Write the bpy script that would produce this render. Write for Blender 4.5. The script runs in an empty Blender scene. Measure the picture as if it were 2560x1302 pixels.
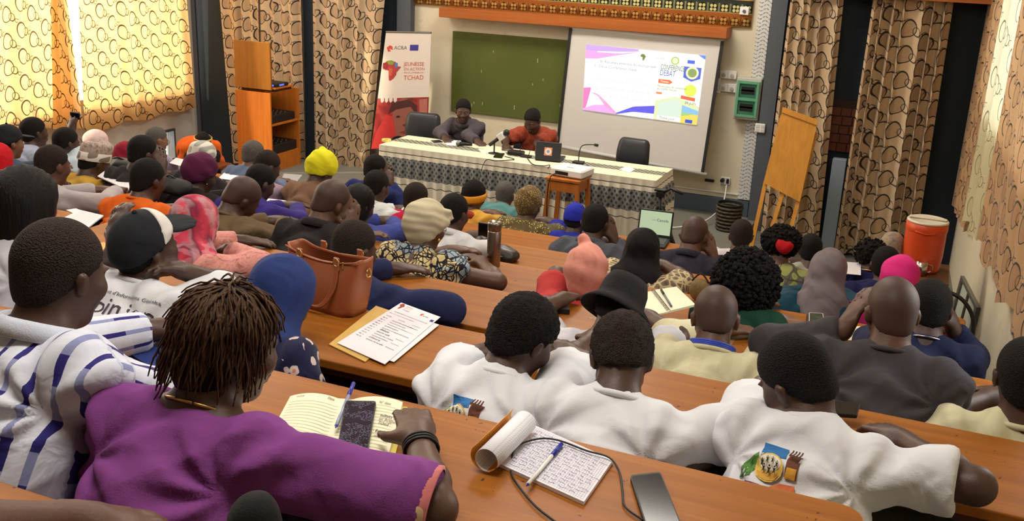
import bpy, math, random
import numpy as np
from mathutils import Vector, Matrix, noise
PI = math.pi
random.seed(7); np.random.seed(7)
SC = bpy.context.scene
COL = SC.collection
# ---------------------------------------------------------------- camera
FPX, CXP, CYP, CAMZ = 2512.7, 1280.0, 651.0, 2.9
def _cam_axes(p, y, r):
    cp, sp, cy, sy = math.cos(p), math.sin(p), math.cos(y), math.sin(y)
    f = np.array([sy*cp, cy*cp, -sp]); rt = np.array([cy, -sy, 0.0]); dn = np.cross(f, rt)
    c, s = math.cos(r), math.sin(r)
    return np.array([c*rt+s*dn, -s*rt+c*dn, f])
CM = _cam_axes(0.311313, -0.393549, -0.042015)
cam_d = bpy.data.cameras.new('camera'); cam = bpy.data.objects.new('camera', cam_d); COL.objects.link(cam)
cam_d.sensor_width = 36; cam_d.lens = FPX/2560*36; cam_d.clip_start = 0.05; cam_d.clip_end = 200
_m = Matrix.Identity(4)
for i in range(3):
    _m[i][0] = CM[0][i]; _m[i][1] = -CM[1][i]; _m[i][2] = -CM[2][i]
_m[2][3] = CAMZ
cam.matrix_world = _m
SC.camera = cam
def ray(x, y): return CM.T @ np.array([(x-CXP)/FPX, (y-CYP)/FPX, 1.0])
def atY(x, y, Y): d = ray(x, y); p = d*Y/d[1]; p[2] += CAMZ; return p
def atZ(x, y, Z): d = ray(x, y); p = d*(Z-CAMZ)/d[2]; p[2] += CAMZ; return p
def atX(x, y, X): d = ray(x, y); p = d*X/d[0]; p[2] += CAMZ; return p
# ---------------------------------------------------------------- view, world, lights
SC.view_settings.view_transform = 'Standard'; SC.view_settings.look = 'None'
SC.view_settings.exposure = 0.15; SC.view_settings.gamma = 1.0; SC.view_settings.use_curve_mapping = False
try:
    SC.cycles.use_denoising = True; SC.cycles.max_bounces = 6; SC.cycles.transparent_max_bounces = 6
    SC.cycles.sample_clamp_indirect = 6.0
except Exception: pass
W = bpy.data.worlds.new('world'); SC.world = W; W.use_nodes = True
W.node_tree.nodes['Background'].inputs[0].default_value = (0.85, 0.92, 1.0, 1); W.node_tree.nodes['Background'].inputs[1].default_value = 2.2
def light(name, kind, loc, target, energy, color, size=None, size_y=None, angle=None):
    l = bpy.data.lights.new(name, kind); l.energy = energy; l.color = color
    if kind == 'AREA':
        l.shape = 'RECTANGLE'; l.size = size; l.size_y = size_y or size
    if angle is not None: l.angle = angle
    o = bpy.data.objects.new(name, l); COL.objects.link(o); o.location = loc
    o.rotation_euler = (Vector(target)-Vector(loc)).to_track_quat('-Z', 'Y').to_euler()
    return o
light('sun', 'SUN', (-1.55, -1.13, 1.2), (0, 0, 0), 5.0, (1.0, 0.86, 0.62), angle=0.03)
CEIL = 4.35
light('window_daylight', 'AREA', (-10.2, 6.2, 3.0), (-4, 6.4, 0.9), 470, (1.0, 0.86, 0.66), 6.5, 2.6)
light('window_daylight', 'AREA', (2.4, 6.6, 3.2), (-3, 6.6, 1.2), 150, (1.0, 0.93, 0.8), 5.0, 2.0)
for lx, ly, e in ((-1.2, 1.6, 50), (-4.2, 2.6, 46), (-1.6, 5.0, 46), (-5.0, 6.0, 46), (-2.9, 8.5, 105), (-6.6, 8.6, 60)):
    light('ceiling_light_lamp', 'AREA', (lx, ly, CEIL-0.12), (lx, ly, 0), e, (1.0, 0.93, 0.83), 1.5, 0.7)
# ---------------------------------------------------------------- node helpers
class S:
    """socket wrapper so shader maths reads like maths"""
    def __init__(s, nt, k): s.nt, s.k = nt, k
    def _op(s, op, *o):
        n = s.nt.nodes.new('ShaderNodeMath'); n.operation = op
        for i, a in enumerate((s,)+o):
            if isinstance(a, S): s.nt.links.new(a.k, n.inputs[i])
            else: n.inputs[i].default_value = a
        return S(s.nt, n.outputs[0])
    def __add__(s, o): return s._op('ADD', o)
    def __sub__(s, o): return s._op('SUBTRACT', o)
    def __mul__(s, o): return s._op('MULTIPLY', o)
    def __truediv__(s, o): return s._op('DIVIDE', o)
    def lt(s, o): return s._op('LESS_THAN', o)
    def gt(s, o): return s._op('GREATER_THAN', o)
    def mx(s, o): return s._op('MAXIMUM', o)
    def mn(s, o): return s._op('MINIMUM', o)
    def wrap(s, a, b): return s._op('WRAP', b, a)
    def floor(s): return s._op('FLOOR')
    def sin(s): return s._op('SINE')
    def abs(s): return s._op('ABSOLUTE')
    def mod(s, o): return s._op('FLOORED_MODULO', o)
    def sqrt(s): return s._op('SQRT')
class Mat:
    def __init__(s, name):
        s.m = bpy.data.materials.new(name); s.m.use_nodes = True; s.nt = s.m.node_tree
        s.b = s.nt.nodes['Principled BSDF']
    def coord(s, kind='Object'):
        n = s.nt.nodes.new('ShaderNodeTexCoord'); return n.outputs[kind]
    def xyz(s, k):
        n = s.nt.nodes.new('ShaderNodeSeparateXYZ'); s.nt.links.new(k, n.inputs[0]); return [S(s.nt, o) for o in n.outputs]
    def mapping(s, k, scale=(1, 1, 1), rot=(0, 0, 0), loc=(0, 0, 0)):
        n = s.nt.nodes.new('ShaderNodeMapping'); s.nt.links.new(k, n.inputs[0])
        n.inputs['Scale'].default_value = scale; n.inputs['Rotation'].default_value = rot; n.inputs['Location'].default_value = loc
        return n.outputs[0]
    def noise(s, k, scale, detail=3, rough=0.5, dist=0.0):
        n = s.nt.nodes.new('ShaderNodeTexNoise'); s.nt.links.new(k, n.inputs['Vector'])
        n.inputs['Scale'].default_value = scale; n.inputs['Detail'].default_value = detail
        n.inputs['Roughness'].default_value = rough; n.inputs['Distortion'].default_value = dist
        return S(s.nt, n.outputs['Fac'])
    def voro(s, k, scale, feature='F1', out='Distance'):
        n = s.nt.nodes.new('ShaderNodeTexVoronoi'); s.nt.links.new(k, n.inputs['Vector']); n.feature = feature
        n.inputs['Scale'].default_value = scale; return S(s.nt, n.outputs[out])
    def ramp(s, f, stops, interp='LINEAR'):
        n = s.nt.nodes.new('ShaderNodeValToRGB'); s.nt.links.new(f.k, n.inputs[0]); n.color_ramp.interpolation = interp
        e = n.color_ramp.elements
        while len(e) < len(stops): e.new(0.5)
        for i, (p, c) in enumerate(stops): e[i].position = p; e[i].color = (*c[:3], 1)
        return n.outputs[0]
    def mix(s, f, a, b):
        n = s.nt.nodes.new('ShaderNodeMix'); n.data_type = 'RGBA'
        if isinstance(f, S): s.nt.links.new(f.k, n.inputs[0])
        else: n.inputs[0].default_value = f
        for sock, v in ((n.inputs[6], a), (n.inputs[7], b)):
            if isinstance(v, tuple): sock.default_value = (*v[:3], 1)
            else: s.nt.links.new(v, sock)
        return n.outputs[2]
    def col(s, v):
        if isinstance(v, tuple): s.b.inputs['Base Color'].default_value = (*v[:3], 1)
        else: s.nt.links.new(v, s.b.inputs['Base Color'])
    def set(s, rough=None, metal=None, spec=None, sheen=None, trans=None, coat=None, alpha=None):
        for k, v in (('Roughness', rough), ('Metallic', metal), ('Specular IOR Level', spec), ('Sheen Weight', sheen), ('Transmission Weight', trans), ('Coat Weight', coat), ('Alpha', alpha)):
            if v is not None: s.b.inputs[k].default_value = v
    def bump(s, f, dist=0.002, strength=0.5):
        n = s.nt.nodes.new('ShaderNodeBump'); s.nt.links.new(f.k, n.inputs['Height'])
        n.inputs['Distance'].default_value = dist; n.inputs['Strength'].default_value = strength
        s.nt.links.new(n.outputs[0], s.b.inputs['Normal'])
    def emit(s, c, e):
        s.b.inputs['Emission Strength'].default_value = e
        if isinstance(c, tuple): s.b.inputs['Emission Color'].default_value = (*c[:3], 1)
        else: s.nt.links.new(c, s.b.inputs['Emission Color'])
def sr(r, g, b):
    """8-bit sRGB to linear"""
    f = lambda c: (c/255/12.92) if c <= 10 else ((c/255+0.055)/1.055)**2.4
    return (f(r), f(g), f(b))
_mc = {}
def plain(rgb, rough=0.6, metal=0.0, spec=0.4, name='surface', vary=0.12, scale=30, bump=0.0, sheen=0.0):
    key = (rgb, rough, metal, spec, name, vary, scale, bump)
    if key in _mc: return _mc[key]
    m = Mat(name); c = m.coord(); n = m.noise(c, scale, 3)
    m.col(m.mix(n, tuple(x*(1-vary) for x in rgb), tuple(min(1, x*(1+vary)) for x in rgb)))
    m.set(rough, metal, spec, sheen)
    if bump: m.bump(m.noise(c, scale*3, 2), bump, 0.6)
    _mc[key] = m.m; return m.m
def cloth(rgb, name='cloth', rough=0.85, weave=900, fold=0.006):
    key = ('cloth', rgb, name, rough, fold)
    if key in _mc: return _mc[key]
    m = Mat(name); c = m.coord(); n = m.noise(c, 4, 3)
    m.col(m.mix(n, tuple(x*0.9 for x in rgb), tuple(min(1, x*1.08) for x in rgb)))
    m.set(rough, 0, 0.15, 0.02)
    f = m.noise(c, 5.5, 2, 0.4, 1.1); w = m.noise(c, 320, 1)
    m.bump(f*0.9+w*0.02, fold*6, 0.8)
    _mc[key] = m.m; return m.m
def skin(rgb):
    key = ('skin', rgb)
    if key in _mc: return _mc[key]
    m = Mat('skin'); c = m.coord(); n = m.noise(c, 9, 4)
    m.col(m.mix(n, tuple(x*0.8 for x in rgb), tuple(x*1.15 for x in rgb)))
    m.set(0.48, 0, 0.45); m.bump(m.noise(c, 220, 2), 0.0012, 0.35)
    _mc[key] = m.m; return m.m
def hairmat(rgb, kind='coil', tip=None):
    key = ('hair', rgb, kind, tip)
    if key in _mc: return _mc[key]
    m = Mat('hair'); c = m.coord()
    if kind == 'coil':
        v = m.voro(c, 290); n = m.noise(c, 90, 3)
        m.col(m.mix(v*1.4, tuple(x*1.9 for x in rgb), tuple(x*0.5 for x in rgb))); m.bump(v+n*0.5, 0.0035, 0.9); m.set(0.85, 0, 0.2)
    else:
        cc = m.mapping(c, (1, 1, 0.12)); n = m.noise(cc, 190, 3)
        m.col(m.mix(n, tuple(x*0.4 for x in rgb), tip or tuple(x*1.6 for x in rgb))); m.bump(n, 0.004, 0.9); m.set(0.6, 0, 0.2)
    _mc[key] = m.m; return m.m
# ---------------------------------------------------------------- objects
def tag(o, label=None, cat=None, group=None, kind=None):
    if label: o['label'] = label
    if cat: o['category'] = cat
    if group: o['group'] = group
    if kind: o['kind'] = kind
    return o
def empty(name, loc, label, cat, group=None, rz=0.0):
    o = bpy.data.objects.new(name, None); COL.objects.link(o); o.location = loc; o.rotation_euler = (0, 0, rz)
    o.empty_display_size = 0.1
    return tag(o, label, cat, group)
def mesh_obj(name, verts, faces, mat=None, parent=None, smooth=False, mats=None, fmat=None, loc=None, rot=None):
    me = bpy.data.meshes.new(name)
    if len(faces) and isinstance(faces, np.ndarray):
        nf, nv = faces.shape
        me.vertices.add(len(verts)); me.vertices.foreach_set('co', np.asarray(verts, dtype=np.float32).ravel())
        me.loops.add(nf*nv); me.loops.foreach_set('vertex_index', faces.astype(np.int32).ravel())
        me.polygons.add(nf); me.polygons.foreach_set('loop_start', (np.arange(nf)*nv).astype(np.int32)); me.polygons.foreach_set('loop_total', np.full(nf, nv, np.int32))
        me.update(calc_edges=True)
    else:
        me.from_pydata([tuple(v) for v in verts], [], [tuple(f) for f in faces]); me.update()
    for mm in (mats or ([mat] if mat else [])): me.materials.append(mm)
    if fmat is not None: me.polygons.foreach_set('material_index', np.asarray(fmat, dtype=np.int32))
    if smooth: me.polygons.foreach_set('use_smooth', np.ones(len(me.polygons), dtype=bool))
    o = bpy.data.objects.new(name, me); COL.objects.link(o)
    if parent is not None: o.parent = parent
    if loc is not None: o.location = loc
    if rot is not None: o.rotation_euler = rot
    return o
def dup(root, loc, rz=None):
    r = root.copy(); COL.objects.link(r); r.location = loc
    if rz is not None: r.rotation_euler = (0, 0, rz)
    def rec(a, b):
        for ch in a.children:
            c = ch.copy(); COL.objects.link(c); c.parent = b; rec(ch, c)
    rec(root, r)
    return r
class MB:
    def __init__(s): s.v, s.f, s.m = [], [], []
    def add(s, vs, fs, m=0):
        o = len(s.v); s.v += [tuple(map(float, v)) for v in vs]; s.f += [tuple(i+o for i in f) for f in fs]; s.m += [m]*len(fs); return s
    def box(s, x0, x1, y0, y1, z0, z1, m=0, R=None, bev=0.0):
        if bev > 0:
            b = min(bev, (x1-x0)/2.01, (y1-y0)/2.01, (z1-z0)/2.01)
            pts = []
            for xs, ys in ((0, 0), (1, 0), (1, 1), (0, 1)):
                X = (x0, x1)[xs]; Y = (y0, y1)[ys]; sx = 1-2*xs; sy = 1-2*ys
                pts.append(((X+sx*b, Y), (X, Y+sy*b)) if (xs ^ ys) else ((X, Y+sy*b), (X+sx*b, Y)))
            ring = [p for pr in pts for p in pr]
            def sc(b2): return [(min(max(p[0], x0+b2), x1-b2), min(max(p[1], y0+b2), y1-b2)) for p in ring]
            L = [(sc(b), z0), (ring, z0+b), (ring, z1-b), (sc(b), z1)]
            vs = [(p[0], p[1], z) for r, z in L for p in r]; n = 8
            fs = [tuple(range(n-1, -1, -1)), tuple(range(3*n, 4*n))]
            for l in range(3):
                for i in range(n): fs.append((l*n+i, l*n+(i+1) % n, (l+1)*n+(i+1) % n, (l+1)*n+i))
        else:
            vs = [(x, y, z) for z in (z0, z1) for x, y in ((x0, y0), (x1, y0), (x1, y1), (x0, y1))]
            fs = [(3, 2, 1, 0), (4, 5, 6, 7), (0, 1, 5, 4), (1, 2, 6, 5), (2, 3, 7, 6), (3, 0, 4, 7)]
        if R is not None: vs = [tuple(R @ Vector(v)) for v in vs]
        return s.add(vs, fs, m)
    def prism(s, poly, z0, z1, m=0, R=None):
        n = len(poly); vs = [(x, y, z0) for x, y in poly]+[(x, y, z1) for x, y in poly]
        fs = [tuple(range(n-1, -1, -1)), tuple(range(n, 2*n))]+[(i, (i+1) % n, n+(i+1) % n, n+i) for i in range(n)]
        if R is not None: vs = [tuple(R @ Vector(v)) for v in vs]
        return s.add(vs, fs, m)
    def lathe(s, prof, n=24, m=0, R=None, c=(0, 0, 0), caps=True):
        vs = [(c[0]+r*math.cos(2*PI*i/n), c[1]+r*math.sin(2*PI*i/n), c[2]+z) for r, z in prof for i in range(n)]
        fs = [(l*n+i, l*n+(i+1) % n, (l+1)*n+(i+1) % n, (l+1)*n+i) for l in range(len(prof)-1) for i in range(n)]
        if caps: fs += [tuple(range(n-1, -1, -1)), tuple(range((len(prof)-1)*n, len(prof)*n))]
        if R is not None: vs = [tuple(R @ Vector(v)) for v in vs]
        return s.add(vs, fs, m)
    def tube(s, pts, r, n=8, m=0, closed=False):
        pts = [Vector(p) for p in pts]; k = len(pts); rr = r if isinstance(r, (list, tuple)) else [r]*k
        vs = []; up = None
        for i, p in enumerate(pts):
            t = (pts[min(i+1, k-1)]-pts[max(i-1, 0)]) if not closed else (pts[(i+1) % k]-pts[i-1])
            t = t.normalized() if t.length > 1e-9 else Vector((0, 0, 1))
            if up is None: up = t.orthogonal().normalized()
            up = (up-t*up.dot(t)); up = up.normalized() if up.length > 1e-6 else t.orthogonal().normalized()
            w = t.cross(up)
            vs += [tuple(p+up*(rr[i]*math.cos(2*PI*j/n))+w*(rr[i]*math.sin(2*PI*j/n))) for j in range(n)]
        K = k if closed else k-1
        fs = [(l*n+i, l*n+(i+1) % n, ((l+1) % k)*n+(i+1) % n, ((l+1) % k)*n+i) for l in range(K) for i in range(n)]
        if not closed: fs += [tuple(range(n-1, -1, -1)), tuple(range((k-1)*n, k*n))]
        return s.add(vs, fs, m)
    def grid(s, fn, nu, nv, m=0, flip=False):
        vs = [fn(i/nu, j/nv) for j in range(nv+1) for i in range(nu+1)]
        fs = [(j*(nu+1)+i, j*(nu+1)+i+1, (j+1)*(nu+1)+i+1, (j+1)*(nu+1)+i) for j in range(nv) for i in range(nu)]
        if flip: fs = [f[::-1] for f in fs]
        return s.add(vs, fs, m)
    def build(s, name, mat=None, parent=None, smooth=False, mats=None, loc=None, rot=None, bevel=0, solid=0):
        o = mesh_obj(name, s.v, s.f, mat, parent, smooth, mats, s.m if mats else None, loc, rot)
        if solid:
            d = o.modifiers.new('solid', 'SOLIDIFY'); d.thickness = solid; d.offset = 0
        if bevel:
            d = o.modifiers.new('bevel', 'BEVEL'); d.width = bevel; d.segments = 2; d.limit_method = 'ANGLE'
        return o
def box_obj(name, dims, mat, parent=None, bev=0.0, **k): return MB().box(*dims, bev=bev).build(name, mat, parent, **k)
def bez(pts, n=10):
    """smooth curve through points"""
    P = [Vector(p) for p in pts]; out = []
    for i in range(len(P)-1):
        a, b, c, d = P[max(i-1, 0)], P[i], P[i+1], P[min(i+2, len(P)-1)]
        for j in range(n):
            t = j/n; out.append(0.5*((2*b)+(c-a)*t+(2*a-5*b+4*c-d)*t*t+(3*b-a-3*c+d)*t**3))
    out.append(P[-1]); return out
def text_mesh(txt, size, width=None, squash=1.0, res=2):
    """flat letters as a mesh: verts, faces; origin at left baseline, width in metres if given"""
    cu = bpy.data.curves.new('letters', 'FONT'); cu.body = txt; cu.size = size; cu.resolution_u = res; cu.space_line = 1.0
    o = bpy.data.objects.new('letters', cu); COL.objects.link(o)
    dg = bpy.context.evaluated_depsgraph_get(); me = bpy.data.meshes.new_from_object(o.evaluated_get(dg))
    vs = [tuple(v.co) for v in me.vertices]; fs = [tuple(p.vertices) for p in me.polygons]
    bpy.data.objects.remove(o); bpy.data.curves.remove(cu); bpy.data.meshes.remove(me)
    if width and vs:
        w = max(v[0] for v in vs); k = width/w; vs = [(v[0]*k, v[1]*squash, v[2]) for v in vs]
    return vs, fs
def letters(mb, txt, size, frame, m=0, width=None, squash=1.0):
    """adds letters to mb; frame(x, y) -> 3D"""
    vs, fs = text_mesh(txt, size, width, squash)
    mb.add([frame(v[0], v[1]) for v in vs], fs, m)
# ---------------------------------------------------------------- implicit surfaces (bodies, hair, cloth)
def _nrm(v): v = np.asarray(v, float); return v/ (np.linalg.norm(v)+1e-12)
class SDF:
    def __init__(s): s.p = []
    def cone(s, a, b, ra, rb, k=0.02, cut0=False, cut1=False, sub=False, flat=None):
        s.p.append(('c', np.array(a, float), np.array(b, float), ra, rb, k, cut0, cut1, sub)); return s
    def ell(s, c, r, R=None, k=0.02, sub=False):
        r = (r, r, r) if np.isscalar(r) else r
        s.p.append(('e', np.array(c, float), np.array(r, float), np.eye(3) if R is None else np.array(R, float), k, sub)); return s
    def plane(s, n, d, R=None, o=None):
        """keep the side where n.x <= d"""
        s.p.append(('p', _nrm(n), d)); return s
    def mesh(s, h, disp=None):
        lo = np.full(3, 1e9); hi = -lo
        for q in s.p:
            if q[0] == 'c' and not q[8]:
                R_ = max(q[3], q[4]); lo = np.minimum(lo, np.minimum(q[1], q[2])-R_); hi = np.maximum(hi, np.maximum(q[1], q[2])+R_)
            elif q[0] == 'e' and not q[5]:
                e = np.sqrt(((q[3]*q[2][None, :])**2).sum(1)); lo = np.minimum(lo, q[1]-e); hi = np.maximum(hi, q[1]+e)
        lo -= 3*h+0.01; hi += 3*h+0.01
        n = np.ceil((hi-lo)/h).astype(int)+1
        F = np.full(n, 0.2, dtype=np.float32)
        ax = [lo[i]+h*np.arange(n[i]) for i in range(3)]
        for q in s.p:
            if q[0] == 'p':
                g = (q[1][0]*ax[0])[:, None, None]+(q[1][1]*ax[1])[None, :, None]+(q[1][2]*ax[2])[None, None, :]-q[2]
                F = np.maximum(F, g.astype(np.float32)); continue
            k = q[5] if q[0] == 'c' else q[4]; sub = q[8] if q[0] == 'c' else q[5]
            if q[0] == 'c': R_ = max(q[3], q[4]); l, u = np.minimum(q[1], q[2])-R_, np.maximum(q[1], q[2])+R_
            else: e = np.sqrt(((q[3]*q[2][None, :])**2).sum(1)); l, u = q[1]-e, q[1]+e
            mg = k+2.5*h
            i0 = np.clip(((l-mg-lo)/h).astype(int), 0, n); i1 = np.clip(((u+mg-lo)/h).astype(int)+2, 0, n)
            if (i1 <= i0).any(): continue
            sl = tuple(slice(i0[i], i1[i]) for i in range(3))
            X = ax[0][sl[0]][:, None, None]; Y = ax[1][sl[1]][None, :, None]; Z = ax[2][sl[2]][None, None, :]
            if q[0] == 'c':
                a, b = q[1], q[2]; ab = b-a; L2 = ab@ab+1e-12
                px, py, pz = X-a[0], Y-a[1], Z-a[2]
                t0 = (px*ab[0]+py*ab[1]+pz*ab[2])/L2; t = np.clip(t0, 0, 1)
                D = np.sqrt((px-t*ab[0])**2+(py-t*ab[1])**2+(pz-t*ab[2])**2)-(q[3]+(q[4]-q[3])*t)
                L = math.sqrt(L2)
                if q[7]: D = np.maximum(D, (t0-1)*L)
                if q[6]: D = np.maximum(D, -t0*L)
            else:
                px, py, pz = X-q[1][0], Y-q[1][1], Z-q[1][2]; R = q[3]; r = q[2]
                lx = px*R[0, 0]+py*R[1, 0]+pz*R[2, 0]; ly = px*R[0, 1]+py*R[1, 1]+pz*R[2, 1]; lz = px*R[0, 2]+py*R[1, 2]+pz*R[2, 2]
                k0 = np.sqrt((lx/r[0])**2+(ly/r[1])**2+(lz/r[2])**2); k1 = np.sqrt((lx/r[0]**2)**2+(ly/r[1]**2)**2+(lz/r[2]**2)**2)+1e-9
                D = k0*(k0-1)/k1
            f = F[sl]; D = D.astype(np.float32)
            if sub:
                D = -D; hh = np.maximum(k-np.abs(f-D), 0)/max(k, 1e-6); F[sl] = np.maximum(f, D)+hh*hh*k*0.25
            else:
                hh = np.maximum(k-np.abs(f-D), 0)/max(k, 1e-6); F[sl] = np.minimum(f, D)-hh*hh*k*0.25
        return surface_nets(F, lo, h, disp)
def surface_nets(F, lo, h, disp=None):
    F = F.copy(); F[F == 0] = 1e-6
    s = F < 0
    nx, ny, nz = F.shape
    c = s[:-1, :-1, :-1].astype(np.int8)
    for dx, dy, dz in ((1, 0, 0), (0, 1, 0), (0, 0, 1), (1, 1, 0), (1, 0, 1), (0, 1, 1), (1, 1, 1)):
        c = c+s[dx:nx-1+dx, dy:ny-1+dy, dz:nz-1+dz]
    act = (c > 0) & (c < 8)
    idx = np.argwhere(act)
    if len(idx) == 0: return np.zeros((0, 3)), np.zeros((0, 4), int)
    ids = np.full(act.shape, -1, dtype=np.int64); ids[act] = np.arange(len(idx))
    acc = np.zeros((len(idx), 3)); cnt = np.zeros(len(idx))
    corners = [(0, 0, 0), (1, 0, 0), (0, 1, 0), (1, 1, 0), (0, 0, 1), (1, 0, 1), (0, 1, 1), (1, 1, 1)]
    val = {cr: F[idx[:, 0]+cr[0], idx[:, 1]+cr[1], idx[:, 2]+cr[2]] for cr in corners}
    for a in corners:
        for d in range(3):
            if a[d] == 0:
                b = tuple(1 if i == d else a[i] for i in range(3)); va, vb = val[a], val[b]
                x = (va < 0) != (vb < 0); t = np.where(x, va/np.where(x, va-vb, 1), 0)
                for i in range(3): acc[:, i] += np.where(x, a[i]+(t if i == d else 0), 0)
                cnt += x
    V = lo+(idx+acc/cnt[:, None])*h
    quads = []
    for d in range(3):
        e = [(1, 2), (2, 0), (0, 1)][d]
        A = [slice(None)]*3; B = [slice(None)]*3
        A[d] = slice(0, -1); B[d] = slice(1, None)
        sa, sb = s[tuple(A)], s[tuple(B)]
        x = np.argwhere(sa != sb)
        x = x[(x[:, e[0]] > 0) & (x[:, e[1]] > 0) & (x[:, e[0]] < F.shape[e[0]]-1) & (x[:, e[1]] < F.shape[e[1]]-1)]
        if len(x) == 0: continue
        ins = sa[x[:, 0], x[:, 1], x[:, 2]]
        def cid(o1, o2):
            y = x.copy(); y[:, e[0]] -= o1; y[:, e[1]] -= o2; return ids[y[:, 0], y[:, 1], y[:, 2]]
        q = np.stack([cid(1, 1), cid(0, 1), cid(0, 0), cid(1, 0)], 1)
        q[~ins] = q[~ins][:, ::-1]
        quads.append(q)
    Q = np.concatenate(quads); Q = Q[(Q >= 0).all(1)]
    if disp is not None:
        # smooth vertex normals, then push
        n = np.cross(V[Q[:, 2]]-V[Q[:, 0]], V[Q[:, 3]]-V[Q[:, 1]]); N = np.zeros_like(V)
        for i in range(4): np.add.at(N, Q[:, i], n)
        N /= np.linalg.norm(N, axis=1)[:, None]+1e-12
        V = V+N*disp(V, N)[:, None]
    return V, Q
def wr(V, f=14.0, seed=0.0, warp=1.0):
    """soft fold noise in about -1..1"""
    x, y, z = V[:, 0]*f+seed, V[:, 1]*f+seed*1.7, V[:, 2]*f*0.55+seed*0.3
    a = np.sin(x+warp*np.sin(y*0.9+z)+seed)+np.sin(y*1.1+warp*np.sin(z*1.3-x*0.7)); b = np.sin(z*2.1+warp*1.5*np.sin(x*0.8+seed)+y*0.6)
    return (a*0.33+b*0.33)
def creases(amp, pits, seed=0.0, n=8):
    """folds radiating from the armpits, fading with distance"""
    def f(V, N):
        out = np.zeros(len(V))
        for i, (p, ax, ay) in enumerate(pits):
            d = V-p; r = np.linalg.norm(d, axis=1); a = np.arctan2(d@ay, d@ax); w = np.sin(a*n+1.5*np.sin(r*16+seed+i*2)+seed*1.3+i)
            s_ = np.sign(w)*np.abs(w)**0.7; out += amp*s_*np.exp(-((r-0.11)/0.11)**2)*np.minimum(1, r/0.09)**2
        x, y, z = V.T
        g = np.sin(x*13+2.2*np.sin(z*7+seed)+seed)*np.sin(z*17+2.0*np.sin(x*9-y*6+seed)); out += amp*0.55*(1-2*np.abs(g)**0.6)
        return out
    return f
def folds(amp, f=14.0, seed=0.0):
    return lambda V, N: amp*(1-2*np.abs(wr(V, f, seed)))*0.8+amp*0.35*wr(V, f*2.3, seed+3)
def rotm(yaw=0, pitch=0, roll=0):
    """columns = local x (right), y (forward), z (up). yaw + turns to the right, pitch + nods down, roll + tilts to the right"""
    cy, sy = math.cos(yaw), math.sin(yaw); Rz = np.array([[cy, sy, 0], [-sy, cy, 0], [0, 0, 1]])
    cp, sp = math.cos(pitch), math.sin(pitch); Rx = np.array([[1, 0, 0], [0, cp, sp], [0, -sp, cp]])
    cr, s_ = math.cos(roll), math.sin(roll); Ry = np.array([[cr, 0, s_], [0, 1, 0], [-s_, 0, cr]])
    return Rz@Rx@Ry
# ================================================================= materials
def wood(a, b, name='wood', rough=0.48, axis='x', scale=1.0, coat=0.08, wear=0.0):
    m = Mat(name); c = m.coord()
    sc = {'x': (0.35, 7, 7), 'y': (7, 0.35, 7), 'z': (7, 7, 0.35)}[axis]
    cc = m.mapping(c, tuple(v*scale for v in sc)); n = m.noise(cc, 3.0, 5, 0.6, 0.6); n2 = m.noise(cc, 22, 2)
    big = m.noise(c, 1.3, 2)
    col = m.ramp(n*0.7+n2*0.18+big*0.2, [(0.3, tuple(x*0.72 for x in a)), (0.55, a), (0.85, b)])
    if wear:
        sp = m.noise(c, 60, 2).gt(0.72)*m.noise(c, 5, 3).gt(0.52)
        col = m.mix(sp*wear, col, (0.02, 0.015, 0.01))
    m.col(col); m.set(rough, 0, 0.22, coat=coat); m.b.inputs['Coat Roughness'].default_value = 0.18
    m.bump(n2, 0.0006, 0.3); return m.m
M_desk = wood(sr(146, 86, 24), sr(178, 112, 36), 'varnished_desk_wood', wear=0.8, coat=0.05)
M_edge = wood(sr(74, 38, 20), sr(100, 52, 26), 'dark_desk_edge')
M_panel = wood(sr(112, 58, 28), sr(140, 78, 36), 'desk_panel_wood')
M_orange = wood(sr(186, 106, 36), sr(206, 130, 50), 'orange_veneer', axis='z')
M_beam = wood(sr(166, 94, 44), sr(186, 112, 58), 'orange_beam_wood')
M_ply = wood(sr(196, 136, 54), sr(212, 152, 66), 'plywood_easel', axis='z', rough=0.5, coat=0.0)
M_seat = plain(sr(122, 120, 108), 0.55, name='grey_bench_paint', bump=0.001)
M_steel = plain(sr(120, 118, 112), 0.4, 0.7, name='grey_steel')
M_floor = plain(sr(112, 112, 104), 0.6, name='concrete_floor', vary=0.15, scale=5, bump=0.001)
M_dark = plain(sr(28, 27, 27), 0.45, name='black_plastic')
M_white = plain(sr(225, 224, 220), 0.5, name='white_plastic', vary=0.03)
M_chrome = plain(sr(190, 186, 178), 0.22, 1.0, name='chrome', vary=0.03)
M_brass = plain(sr(206, 170, 100), 0.3, 1.0, name='brass', vary=0.05)
def wallmat(rgb, name):
    m = Mat(name); c = m.coord(); n = m.noise(c, 1.4, 4); n2 = m.noise(c, 7, 4, 0.6)
    st = n2.gt(0.63)*0.35
    m.col(m.mix(st, m.mix(n, tuple(x*0.86 for x in rgb), rgb), tuple(x*0.7 for x in rgb))); m.set(0.7, 0, 0.3); m.bump(m.noise(c, 40, 2), 0.001, 0.4); return m.m
M_wall = wallmat(sr(216, 206, 180), 'cream_wall_paint'); M_wall2 = wallmat(sr(196, 190, 180), 'grey_white_wall_paint')
M_navy = wallmat(sr(34, 44, 54), 'dark_blue_paint'); M_pillar = wallmat(sr(84, 88, 94), 'blue_grey_paint'); M_skirt = wallmat(sr(74, 88, 98), 'slate_blue_skirting')
M_paleblue = wallmat(sr(128, 142, 156), 'pale_blue_paint')
# ================================================================= rows
def Yk(k): return (1.11+k)*0.88
def Zk(k): return CAMZ-(0.958+0.21*k)*0.88
def Fk(k): return max(Zk(k)-0.76, 0.0)
YW = 10.4
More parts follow.
